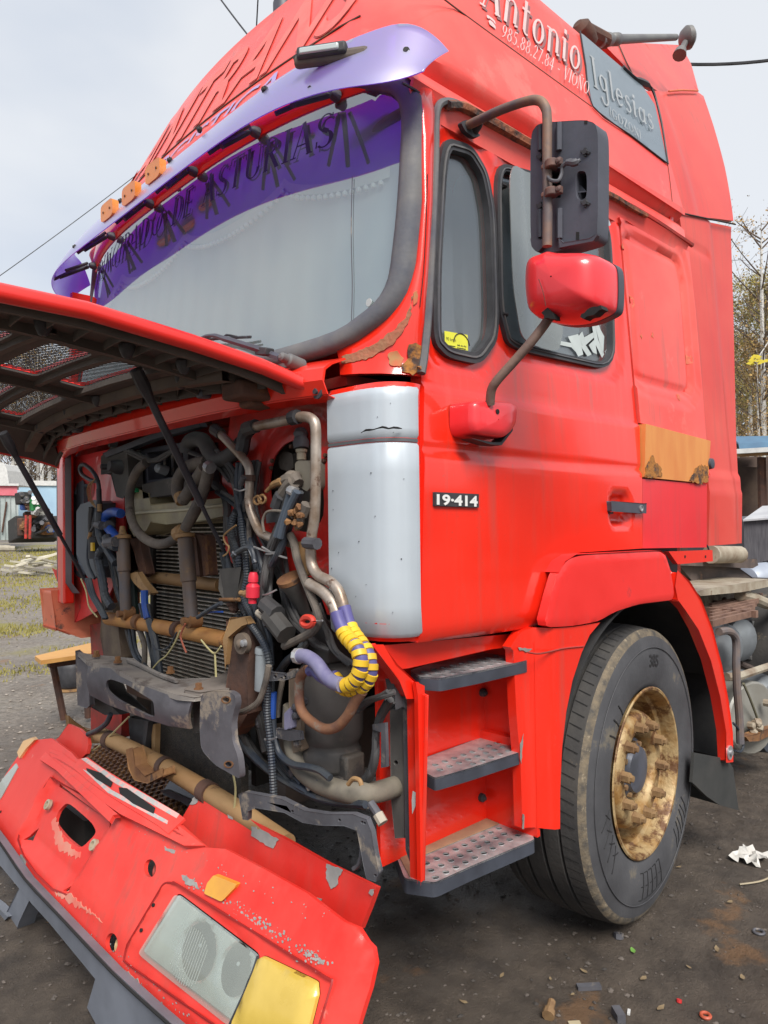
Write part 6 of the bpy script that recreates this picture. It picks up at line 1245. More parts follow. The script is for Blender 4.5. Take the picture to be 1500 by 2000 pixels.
for sd, path, n_, r_ in ((21, [(452, 1010), (458, 1060), (470, 1110), (482, 1150), (500, 1210), (515, 1260)], 7, .006), (22, [(500, 900), (492, 960), (498, 1010), (520, 1060), (540, 1110), (556, 1170), (560, 1230)], 5, .005), (23, [(205, 1000), (212, 1060), (222, 1110), (232, 1160), (246, 1200)], 5, .006), (24, [(455, 1230), (470, 1290), (488, 1340), (505, 1400), (520, 1470)], 6, .007), (25, [(560, 1215), (580, 1225), (605, 1245), (625, 1262), (650, 1270)], 4, .007), (26, [(250, 880), (300, 900), (350, 880), (420, 905), (455, 940)], 4, .006), (27, [(255, 1230), (262, 1270), (280, 1300), (296, 1320)], 4, .006), (28, [(690, 1390), (720, 1370), (745, 1360), (765, 1352)], 4, .007), (29, [(600, 1250), (585, 1270), (560, 1290), (545, 1310)], 3, .008), (31, [(470, 1200), (480, 1260), (500, 1320), (515, 1400), (540, 1480), (580, 1530)], 6, .006), (32, [(545, 1050), (552, 1110), (560, 1160), (575, 1210), (600, 1240)], 5, .006), (33, [(440, 1080), (452, 1130), (470, 1180), (496, 1215), (530, 1235)], 6, .006), (34, [(420, 880), (452, 920), (468, 960), (470, 1000)], 5, .007), (35, [(280, 1180), (292, 1230), (300, 1280), (310, 1330)], 4, .007), (36, [(620, 1180), (640, 1230), (655, 1270), (690, 1300)], 4, .006), (30, [(180, 990), (178, 1040), (186, 1090), (196, 1140), (208, 1190)], 4, .006)):
    loom('thin_cable', path, .12, n_ + 2, r_, CAB if sd % 2 else HOSD, 10, sd)
# reservoir, pump and connectors in the hole
m = MB(); m.box(Vector(at(590, 960, ('x', .30))), (.08, .22, .42)); m.build('heater_core', M('dusty_pump', (.16, .14, .12), (.09, .08, .07), 9, .8, bump=.1), T, bevel=.012)
m = MB(); m.prism(tr(rnd([(576, 905), (582, 899), (604, 899), (608, 905), (608, 950), (600, 960), (588, 952), (578, 936)], 2, .3), ('x', .11)), (.05, 0, 0)); rs = m.build('fluid_reservoir', M('dusty_reservoir', (.24, .215, .17), (.17, .15, .12), 6, .7), T, bevel=.008)
A = Vector(at(589, 898, ('x', .135))); MB().lathe(A, (0, 0, 1), [(0, .014), (.02, .014), (.022, .017), (.03, .017), (.032, .012)], 14).build('reservoir_neck', M('cream_neck', (.42, .36, .26)), rs); MB().lathe(A + Vector((0, 0, .032)), (.1, .2, 1), [(0, .022), (.02, .024), (.035, .018), (.045, .022), (.06, .015)], 12).build('reservoir_cap', STEEL, rs)
m = MB(); m.prism(tr(rnd([(545, 895), (552, 882), (572, 884), (574, 915), (560, 920), (546, 915)], 2, .3), ('x', .2)), (.04, 0, 0)); m.build('servo_body', M('dusty_pump', (.16, .14, .12)), T, bevel=.01)
TUBE('pump_arm', [(530, 952), (545, 945), (560, 938), (574, 935), (582, 945)], .09, [.008, .012, .018, .024, .018], HOSE); TUBE('pump_arm', [(520, 960), (535, 946), (552, 940)], .08, [.006, .010, .012], TAN)
for c_ in ((512, 975), (503, 977)): P_ = [Vector(at(c_[0] + 7 * math.cos(a), c_[1] + 8 * math.sin(a), ('x', .08))) for a in np.linspace(0, 6.28, 14)]; MB().tube(P_, .004, 5, 0).build('lifting_eye', TAN, T)
TUBE('pump_body', [(552, 968), (564, 950), (574, 940)], .08, .020, HOSE); TUBE('black_plug', [(540, 992), (546, 975), (550, 968)], .07, .020, BLK); m = MB(); m.prism(tr([(520, 1000), (552, 998), (553, 1018), (521, 1020)], ('x', .07)), (.03, 0, 0)); m.build('fuse_plug', BLK, T, bevel=.003)
TUBE('grey_wire', [(516, 1040), (513, 1018), (522, 1000), (545, 998), (562, 1004), (572, 1012)], .05, .004, HOSE); TUBE('brake_line', [(580, 960), (562, 1000), (548, 1050)], .04, .011, M('slate_blue_line', (.07, .09, .12))); TUBE('brake_line', [(570, 955), (556, 1000), (540, 1048)], .045, .010, MATS['slate_blue_line'])
TUBE('line_nut', [(566, 957), (576, 962)], .04, .013, ALU, sm=0); TUBE('connector', [(600, 985), (592, 1005)], .06, .017, HOSE, sm=0); TUBE('connector', [(590, 1008), (582, 1030)], .055, .012, HOSE, ribs=.006)
m = MB(); c = Vector(at(580, 1010, ('x', .045))); rg = random.Random(3)
for _ in range(14): m.lathe(c + Vector((rg.uniform(-.01, .01), rg.uniform(-.02, .02), rg.uniform(-.025, .025))), (rg.uniform(-1, 1), rg.uniform(-1, 1), rg.uniform(-1, 1)), [(0, .004), (.012, .011), (.02, .003)], 5)
m.build('rust_lump', RUST, T)
m = MB(); m.prism(tr([(581, 1060), (592, 1058), (600, 1095), (603, 1122), (590, 1126), (584, 1100)], ('x', .08)), (.01, 0, 0)); m.build('rusty_tab', TAN, T, bevel=.002)
A = Vector(at(566, 1130, ('x', .08))); m = MB(); m.lathe(A, (.5, .05, -.9), [(0, .036), (.012, .036), (.03, .03), (.08, .02), (.14, .014)], 16); m.build('horn_cup', PLD, T); m = MB(); m.lathe(A + Vector((-.003, 0, .005)), (.5, .05, -.9), [(0, .030), (.002, .038), (.014, .038)], 16); m.build('horn_rim', RUST, T)
A = Vector(at(495, 1118, ('x', .03))); B = Vector(at(493, 1178, ('x', .03))); L = (B - A).length; m = MB(); m.lathe(A, B - A, [(0, .010), (.01, .014), (L * .3, .015), (L * .33, .011), (L * .45, .020), (L * .8, .020), (L * .85, .012), (L, .012)], 14); rv = m.build('red_valve', M('bright_red_plastic', (.78, .03, .06), None, 6, .4), T); TUBE('valve_lever', [(470, 1158), (482, 1160), (492, 1158)], .03, [.008, .012, .008], TAN, par=rv)
P_ = [Vector(at(601 + 11 * math.cos(a), 1214 + 9 * math.sin(a), ('x', .03))) for a in np.linspace(0, 6.28, 18)]; MB().tube(P_, .008, 7, 0).build('red_ring', M('red_ring', (.6, .05, .03)), T)
m = MB(); m.prism(tr([(540, 1130), (600, 1125), (668, 1120), (668, 1090), (600, 1085), (545, 1090)], ('x', .22)), (.02, 0, 0)); m.build('lower_bulkhead', M('dim_red_brown', (.22, .05, .035), (.1, .05, .04), 6, .7), T)
# hanging grey frame bracket
GB = [(466, 1552), (478, 1547), (550, 1560), (595, 1583), (640, 1590), (690, 1590), (716, 1600), (726, 1625), (733, 1670), (741, 1705), (734, 1722), (716, 1716), (710, 1690), (703, 1650), (697, 1622), (672, 1613), (625, 1612), (590, 1606), (555, 1587), (500, 1578), (485, 1584), (484, 1602), (474, 1600)]
m = MB(); m.prism(tr(GB, ('x', -.06)), (.014, .004, 0), [tr(circ(c_, 2.6, 6), ('x', -.06)) for c_ in ((571, 1585), (663, 1602), (707, 1606), (712, 1608), (733, 1710))]); m.build('hanging_bracket', STEEL, T, bevel=.003)
m = MB(); m.tube(tr([(700, 1618), (706, 1660), (700, 1688), (690, 1697)], ('x', -.04)), .005, 5); m.build('bracket_lip', STEEL, T)
# ------------------------------------------------------------------ raised grille flap
fm = empty('x', (0, 0, 0), 'x', 'x'); bpy.data.objects.remove(fm)
HX = [(.035, 1.852), (-.10, 1.888), (-.30, 1.917), (-.55, 1.945), (-.78, 1.948)]
def flp(a, y, d=0.0):
    """a 0..4 along the flap from hinge to lip, y across, d below the skin"""
    i = min(3, int(a)); t = a - i; x = HX[i][0] * (1 - t) + HX[i + 1][0] * t; z = HX[i][1] * (1 - t) + HX[i + 1][1] * t
    e = max(0, (y - 1.95) / .28); z += .045 * (1 - v6(y, 1.0) ** 2) - .10 * e * e - .01 - .03 * 0; x += xf(y) * .8 - .02
    return Vector((x, y, z - d))
def f_at(px, py, d=.02):
    # point on the underside under a sight line
    dd = D(px, py); best = None
    for k in range(1, 700):
        P = CAM + dd * (.3 + k * .006); y = P[1]
        # param a from x
        xx = P[0] - xf(y) * .8 + .02
        if xx > HX[0][0] or xx < HX[4][0]: continue
        i = next(j for j in range(4) if HX[j + 1][0] <= xx); t = (HX[i][0] - xx) / (HX[i][0] - HX[i + 1][0]); z = flp(i + t, y, d).z
        if P[2] >= z: return i + t, y
    return None
def fgrid(y0, y1, a0, a1, d, ny=30, na=14): return [[flp(a, y, d) for y in np.linspace(y0, y1, ny)] for a in np.linspace(a0, a1, na)]
Y0F, Y1F = .27, 2.22
m = MB(); GA, GB_ = 1.15, 3.9
# skin with openings for the mesh (outer frame)
sk = [(Y0F, 0), (Y1F, 0), (Y1F, 4), (Y0F, 4)]; 
slots = []
for a0_, a1_ in ((1.45, 1.88), (2.15, 2.62), (2.95, 3.42)):
    for (u0, u1) in ((.66, 1.12), (1.30, 1.80)): slots.append(rrect(u0, a0_, u1, a1_, .05, 2))
m.sheet(sk, slots, lambda y, a: flp(a, y, 0), (0, 0, -.010), .08); fs_ = m.build('grille_flap', M('red_flap_skin', (.76, .022, .014), (.7, .016, .01), 2, .38, coat=.5), T, ang=50)
m = MB(); m.sheet([(Y0F + .02, .06), (Y1F - .02, .06), (Y1F - .02, 4), (Y0F + .02, 4)], slots, lambda y, a: flp(a, y, .012), (0, 0, -.006), .08); m.build('underside_moulding', M('brown_grey_moulding', (.095, .078, .068), (.055, .046, .042), 5, .8, c3=(.16, .13, .11), s3=6, t3=.62, bump=.1), fs_, ang=50)
# red rolled edge on the near side and at the hinge end
E_ = [(0, Y0F - .035), (.25, Y0F - .012), (1, Y0F), (2, Y0F), (3, Y0F), (4, Y0F)]
rows = [[flp(a, y_ + o[0], o[1]) for a, y_ in E_] for o in ((.02, -.004), (0, -.003), (-.010, .006), (-.012, .022), (-.004, .034), (.012, .036))]
m = MB(); m.loft(rows); m.build('flap_edge', MATS['red_flap_skin'], fs_, ang=60)
RIB = M('dusty_rib_plastic', (.12, .10, .085), (.075, .062, .054), 7, .8, bump=.1)
def ribm(mb, p, q, h=.030, w=.005, d0=.016, n=8):
    (a0, y0), (a1, y1) = p, q; P = [(a0 + (a1 - a0) * t, y0 + (y1 - y0) * t) for t in np.linspace(0, 1, n)]
    dx = np.array([(a1 - a0) * .22, y1 - y0]); nn = np.array([-dx[1], dx[0]]) / (np.linalg.norm(dx) + 1e-9) * w / 2
    up_, lo = [], []
    rows = []
    for s_, d_ in ((1, d0), (1, d0 + h), (-1, d0 + h), (-1, d0)): rows.append([flp(max(0, min(4, a)), y, d_) + Vector((nn[0] * s_, nn[1] * s_, 0)) for a, y in P])
    mb.loft(rows)
def rib(p, q, h=.030, w=.005, mat=None, name='rib', d0=.016): m = MB(); ribm(m, p, q, h, w, d0); return m.build(name, mat or RIB, fs_, smooth=False)
for y in (Y0F + .05,): rib((.05, y), (4, y), .03, .012, name='long_rib')
rib((1.02, .40), (1.02, 2.12), .034, .035, TAN if 0 else M('pale_brown_rib', (.17, .13, .10), (.11, .085, .07), 7, .8), 'cross_member')
rib((.5, .34), (.55, 2.15), .030, .006); rib((.12, .32), (.12, 2.18), .022, .010, name='hinge_rib')
k = 0; ys_ = list(np.linspace(.40, 2.1, 15))
for i in range(14):
    rib((.14, ys_[i]), (.52, ys_[i + 1]), .020, .005); rib((.14, ys_[i + 1]), (.52, ys_[i]), .018, .004)
    rib((.55, ys_[i]), (1.0, ys_[i + 1] if i % 2 else ys_[i]), .030, .005); rib((.55, ys_[i + 1]), (1.0, ys_[i]), .024, .004)
for a_ in (1.42, 2.05, 2.85, 3.7): rib((a_, .50), (a_, 1.92), .016, .02, name='slat_bar')
for i, y in enumerate((.53, 1.21, 1.9)): rib((1.0, y), (4, y), .026, .02, name='long_rib')
for j in range(9): rib((1.3 + j * .3, Y0F + .06), (1.15 + j * .3, .50), .022, .004)
MSH = M('grille_mesh_grey', (.05, .055, .06), (.03, .03, .035), 20, .45, .4)
for sl_ in slots:
    c = np.array(sl_); u0, u1, a0_, a1_ = c[:, 0].min(), c[:, 0].max(), c[:, 1].min(), c[:, 1].max(); m = MB(); st = .026
    y = u0
    rows_ = int((a1_ - a0_) * .22 / .0105)
    for r_ in range(rows_):
        for c_ in range(int((u1 - u0) / st)):
            yy = u0 + c_ * st + (st / 2 if r_ % 2 else 0); aa = a0_ + (r_ + .5) * (a1_ - a0_) / rows_; da = (a1_ - a0_) / rows_
            for s_ in (1, -1):
                p = flp(aa - da / 2 , yy, .012); q = flp(aa + da / 2, yy + s_ * st / 2, .012); w = Vector((.0016, .0, -.0016)); 
                m.add([p - w, q - w, q + w, p + w], [(0, 1, 2, 3)])
    o = m.build('mesh_insert', MSH, fs_, smooth=False); o['kind'] = 'stuff'
for (a_, y_) in ((1.02, .62), (1.02, .85), (1.1, 1.18), (1.02, 1.5), (1.5, .45), (2.2, .46), (3.0, .46), (1.02, 1.85)):
    m = MB(); m.lathe(flp(a_, y_, .02), (0, 0, -1), [(0, .022), (.012, .020), (.03, .012), (.034, .006)], 10); m.build('clip_boss', BLK, fs_)
m = MB(); m.box(flp(.35, .42, .045), (.14, .10, .05)); m.box(flp(.15, .44, .05), (.08, .06, .06)); m.build('hinge_casting', DRED, fs_, bevel=.01)
def stay(p0, p1, y, r0=.0115, r1=.007):
    A = Vector(at(*p0, ('y', y[0]))); B = Vector(at(*p1, ('y', y[1]))); d_ = B - A; L = d_.length
    o = MB().lathe(A, d_, [(0, .011), (L * .02, r0), (L * .56, r0 * 1.05), (L * .565, r1), (L, r1 * .9)], 12).build('gas_strut', M('strut_black', (.022, .022, .03), (.05, .05, .06), 9, .4), T)
    MB().lathe(A - d_.normalized() * .01, d_, [(0, .018), (.05, .02), (.1, .012)], 10).build('strut_end', BLK, o); return o
stay((268, 728), (474, 1152), (.62, .80)); stay((8, 850), (190, 1175), (1.62, 1.86))
# ------------------------------------------------------------------ sun visor
def xv(y): return .0 + .235 * min(1.15, v6(y, 1.24)) ** 6
vz0 = lambda y: 2.60 - .012 * v6(y) ** 8; vz1 = lambda y: 2.75 + .03 * (1 - v6(y) ** 2) * 0
rows = []; NV = 90
ysv = 1.2 + 1.24 * np.sin(np.linspace(-math.pi / 2, math.pi / 2, NV))
for t in np.linspace(0, 1, 9):
    r = []
    for y in ysv:
        e = max(0, (abs(y - 1.2) - 1.10) / .14); z0 = vz0(y) + .035 * e ** 3; xr_ = 1.1 + xv(y); z1 = 1.45 + (1.205 + .075 * v6(y, 1.24) ** 6 - .10 * e ** 3) * (1 + .10 / xr_)
        r.append((xv(y) + .10 * t ** 1.25, y, z0 + (z1 - z0) * t))
    rows.append(r)
m = MB(); m.loft(rows, vec=(.0045, 0, 0)); vis = m.build('sun_visor', VIS, T, ang=60)
def vpt(px, py): return Vector(at(px, py, lambda P: P[0] - xv(P[1]) - max(0, .10 * min(1, (P[2] - 2.6) / .18) ** 1.25 if P[2] > 2.6 else 0)))
for i, (px, py) in enumerate(((309, 338), (262, 381), (219, 414))):
    p = vpt(px, py) + Vector((-.022, 0, 0)); m = MB(); m.prism([p + Vector((-.012 * 0, a, b)) for a, b in rnd([(-.056, -.034), (.056, -.034), (.056, .034), (-.056, .034)], 3, .25)], (.024, 0, 0)); lp = m.build('marker_lamp', AMB, vis, bevel=.006)
    for dy in (-.03, .03): MB().lathe(p + Vector((-.001, dy, 0)), (-1, 0, 0), [(0, .005), (.002, .004)], 8).build('lamp_screw', DRED, lp)
p = vpt(645, 112); R_ = Matrix.Rotation(.62, 3, 'Z'); 
m = MB(); m.box(p + Vector((-.008, -.015, -.012)), (.026, .21, .034), R_); wl_ = m.build('clearance_lamp', M('rusty_lamp_base', (.12, .09, .07), (.06, .05, .05), 12, .7), vis, bevel=.012)
m = MB(); m.box(p + Vector((-.028, .0, .002)), (.030, .14, .034), R_); m.build('lamp_housing', BLK, wl_, bevel=.008); m = MB(); m.box(p + Vector((-.042, -.004, .002)), (.012, .11, .018), R_); m.build('lamp_lens', M('clear_lamp_lens', (.45, .5, .5), None, 5, .2, coat=.6), wl_, bevel=.004)
for px, py in ((792, 98), (577, 113), (514, 174), (387, 252), (329, 312), (290, 340), (233, 392), (144, 482)):
    p = vpt(px, py); nrm = Vector((-1, -.6 if px > 700 else 0, 0)).normalized(); m = MB(); m.lathe(p + nrm * -.01, nrm, [(0, .011), (.008, .011), (.008, .007), (.014, .006)], 12); m.build('fixing_knob', STEELD, vis)
for y in (.30, .62, .98, 1.32, 1.72, 2.12):
    hub = Vector((xw(y, 2.72) - .02, y, 2.735)); m = MB(); pv = Vector((xv(y) + .035, y, 2.625))
    for dy in (-.08, .08): m.tube([pv + Vector((0, dy, 0)), hub + Vector((-.03, dy * .2, -.03))], .007, 6, 0)
    m.tube([pv + Vector((0, 0, -.01)), hub + Vector((-.02, 0, -.04))], .009, 6, 0); m.lathe(hub + Vector((.015, 0, -.03)), (-1, 0, 0), [(0, .018), (.02, .016), (.03, .01)], 10); m.build('visor_bracket', BLK, T)
# ------------------------------------------------------------------ mirrors
BR = M('mirror_arm_rusty', (.10, .09, .10), (.24, .14, .09), 11, .65, .1, c3=(.30, .20, .12), s3=10, t3=.58)
XM = .53
mr = lambda px, py, x=XM: Vector(at(px, py, ('x', x)))
arm = [(903, 250), (930, 240), (985, 221), (1035, 204), (1060, 202), (1073, 215), (1077, 240), (1077, 330), (1078, 410), (1077, 485)]
A0 = Vector(at(905, 250, SIDE)); P_ = [A0 + Vector((0, -.02, 0))] + [mr(*p) + Vector((-.02, 0, 0)) for p in arm[2:]]
m = MB(); m.tube(P_, [.013], 12); ma = m.build('mirror_arm', BR, T)
m = MB(); m.prism([Vector((p[0], p[1] - .004, p[2])) for p in tr(rnd([(890, 243), (905, 238), (922, 262), (930, 270), (918, 274), (900, 262)], 3, .35), SIDE)], (0, -.014, 0)); m.build('arm_foot', BLK, ma, bevel=.004); p = Vector(at(921, 262, SIDE)); m = MB(); m.lathe(p, (-.3, -1, .3), [(0, .016), (.035, .014), (.05, .010)], 10); m.build('arm_knuckle', BLK, ma)
XK = XM + .006
hs = rnd([(1036, 262), (1052, 240), (1140, 234), (1162, 240), (1168, 262), (1167, 455), (1160, 470), (1085, 492), (1050, 494), (1036, 480)], 4, .3)
fr_ = tr(hs, ('x', XK)); m = MB(); m.prism(fr_, (.055, 0, 0), [tr([(1063, 330), (1095, 328), (1095, 386), (1063, 388)], ('x', XK)), tr(rnd([(1125, 334), (1146, 334), (1146, 390), (1125, 390)], 3, .35), ('x', XK))]); mh = m.build('main_mirror', PLG, T, bevel=.008)
m = MB(); m.prism([p + Vector((.052, 0, 0)) for p in tr(inset(hs, 5), ('x', XK))], (.004, 0, 0)); m.build('mirror_back_plate', DKGAP, mh, smooth=False)
m = MB(); m.prism([p + Vector((.057, 0, 0)) for p in tr(inset(hs, 6), ('x', XK))], (.003, 0, 0)); m.build('mirror_glass', M('mirror_glass', (.8, .82, .84), None, 5, .03, 1), mh, smooth=False)
for q in ([(1036, 466), (1056, 468), (1064, 462), (1064, 478), (1050, 492), (1038, 482)], [(1092, 466), (1100, 474), (1150, 466), (1166, 458), (1158, 470), (1092, 484)]): m = MB(); m.prism(tr(q, ('x', XK - .012)), (.014, 0, 0)); m.build('mirror_lip', PLG, mh, bevel=.003)
for a, b in (((1064, 242), (1064, 294)), ((1092, 240), (1092, 294)), ((1064, 412), (1064, 464)), ((1093, 408), (1093, 466)), ((1055, 245), (1056, 294)), ((1055, 410), (1056, 464))): m = MB(); m.tube([mr(*a, XK - .004), mr(*b, XK - .004)], .008, 8, 0); m.build('mirror_rib', PLG, mh)
for c_ in ((1057, 307), (1144, 298), (1057, 403), (1144, 397)): 
    p = mr(*c_, XK); m = MB(); m.lathe(p, (-1, 0, 0), [(0, .008), (.008, .007), (.008, .003)], 8); m.box(p + Vector((-.002, 0, 0)), (.006, .03, .005), Matrix.Rotation(.5, 3, 'X')); m.box(p + Vector((-.002, 0, 0)), (.006, .005, .022)); m.build('screw_boss', BLK, mh)
for py in (321, 376):
    m = MB(); p = mr(1077, py, XM - .024); m.box(p + Vector((.004, 0, 0)), (.016, .058, .020)); m.lathe(p + Vector((0, 0, -.011)), (0, 0, 1), [(0, .0175), (.022, .0175)], 12)
    for dy in (-.022, .022): m.lathe(p + Vector((.0, dy, 0)), (-1, 0, 0), [(0, .009), (.008, .007)], 8)
    m.build('arm_clamp', M('brown_clamp', (.10, .06, .055), (.2, .09, .06), 14, .7), mh, bevel=.003)
m = MB(); m.tube([mr(1070, 345, XM - .03), mr(1076, 352, XM - .035), mr(1090, 353, XM - .03), mr(1097, 340, XM - .02), mr(1099, 325, XM - .02), mr(1110, 317, XM - .02), mr(1122, 318, XM - .02), mr(1132, 313, XM - .01)], [.004, .005, .005, .005, .005, .006, .009, .010, .005], 8); m.build('heater_cable', STEEL, mh)
m = MB(); m.prism(tr([(1141, 235), (1147, 235), (1147, 242), (1141, 242)], ('x', XK - .001)), (.003, 0, 0)); m.prism(tr([(1125, 453), (1131, 453), (1131, 468), (1125, 468)], ('x', XK - .001)), (.003, 0, 0)); m.build('mirror_slot', DKGAP, mh, smooth=False)
m = MB(); p = mr(1136, 372, XK + .02); m.prism(tr([(1125, 352), (1146, 374), (1125, 374)], ('x', XK + .02)), (.002, 0, 0)); m.tube([mr(1125, 376, XK + .01), mr(1146, 374, XK + .01)], .002, 4, 0); m.build('mirror_louvre', PLG, mh, smooth=False)
# red wide angle mirror: front shell loft
cx_ = 1105; sh_ = [(1030, 560), (1032, 520), (1040, 503), (1062, 496), (1076, 490), (1090, 495), (1150, 494), (1168, 500), (1177, 512), (1178, 560), (1176, 595), (1168, 604), (1130, 622), (1086, 628), (1048, 622), (1034, 606)]
sh_ = rnd(sh_, 3, .4); c = np.mean(np.array(sh_), 0); XS = .50
rows = []
for s_, dx in ((.0, -.062), (.35, -.060), (.62, -.054), (.82, -.040), (.94, -.018), (1.0, .012), (1.0, .06), (.985, .075)):
    rows.append([Vector(at(c[0] + (p[0] - c[0]) * max(s_, .02), c[1] + (p[1] - c[1]) * max(s_, .02), ('x', XS))) + Vector((dx, 0, 0)) for p in sh_])
m = MB(); m.loft(rows, close=True); wm = m.build('wide_angle_mirror', M('mirror_shell_red', (.80, .035, .045), (.74, .025, .03), 4, .36, coat=.5), T, ang=70)
m = MB(); m.prism([Vector(at(c[0] + (p[0] - c[0]) * 1.01, c[1] + (p[1] - c[1]) * .99, ('x', XS))) + Vector((.076, 0, 0)) for p in sh_], (.028, 0, 0)); m.build('mirror_frame', PLG, wm, bevel=.004)
def wpatch(name, q, seed): m = MB(); m.prism([Vector(at(p[0], p[1], ('x', XS - .045))) for p in jag(q, 1.2, 5, seed)], (.03, 0, 0)); return m.build(name, DKGAP, wm, smooth=False)
wpatch('broken_hole', [(1058, 610), (1070, 600), (1078, 612), (1082, 622), (1064, 622)], 1); wpatch('broken_hole', [(1132, 618), (1150, 602), (1172, 596), (1176, 604), (1160, 614), (1140, 622)], 2)
m = MB(); m.tube([Vector(at(*p, ('x', XS - .066))) for p in [(1066, 598), (1063, 580), (1058, 562), (1052, 545)]], .0009, 4); m.build('hairline_crack', DRED, wm)
m = MB(); lo = [mr(1078, 610, .50), mr(1068, 628, .495), mr(1040, 665, .47), mr(1005, 705, .45), mr(972, 742, .43), mr(960, 762, .43), mr(957, 790, .44)]; m.tube(lo, .0125, 12); la = m.build('lower_mirror_arm', M('rusty_arm', (.20, .12, .09), (.11, .075, .065), 14, .75, bump=.2), T)
bb = rnd([(898, 792), (905, 785), (975, 788), (988, 796), (987, 830), (975, 848), (962, 858), (945, 858), (903, 851), (898, 830)], 3, .3)
c = np.mean(np.array(bb), 0); rows = []
for s_, y_ in ((1.02, .005), (1.0, -.02), (.99, -.055), (.96, -.068), (.88, -.078), (.5, -.083), (.02, -.084)): rows.append([Vector((q[0], y_, q[2])) for q in [at(c[0] + (p[0] - c[0]) * s_, c[1] + (p[1] - c[1]) * s_, ('y', -.03)) for p in bb]])
m = MB(); m.loft(rows, close=True); bc = m.build('arm_base_cover', MATS['mirror_shell_red'], T, ang=60)
m = MB(); p = at(971, 804, ('y', -.083)); m.lathe(p, (0, -1, 0), [(-.003, .007), (.003, .007)], 10); m.build('cover_screw', DKGAP, bc); m = MB(); m.prism([(q[0], -.02, q[2] - .008) for q in [at(a, b, ('y', -.03)) for a, b in [(903, 852), (945, 860), (962, 860), (985, 832), (985, 838), (963, 866), (940, 864)]]], (0, -.04, 0)); m.build('cover_gasket', BLK, bc)
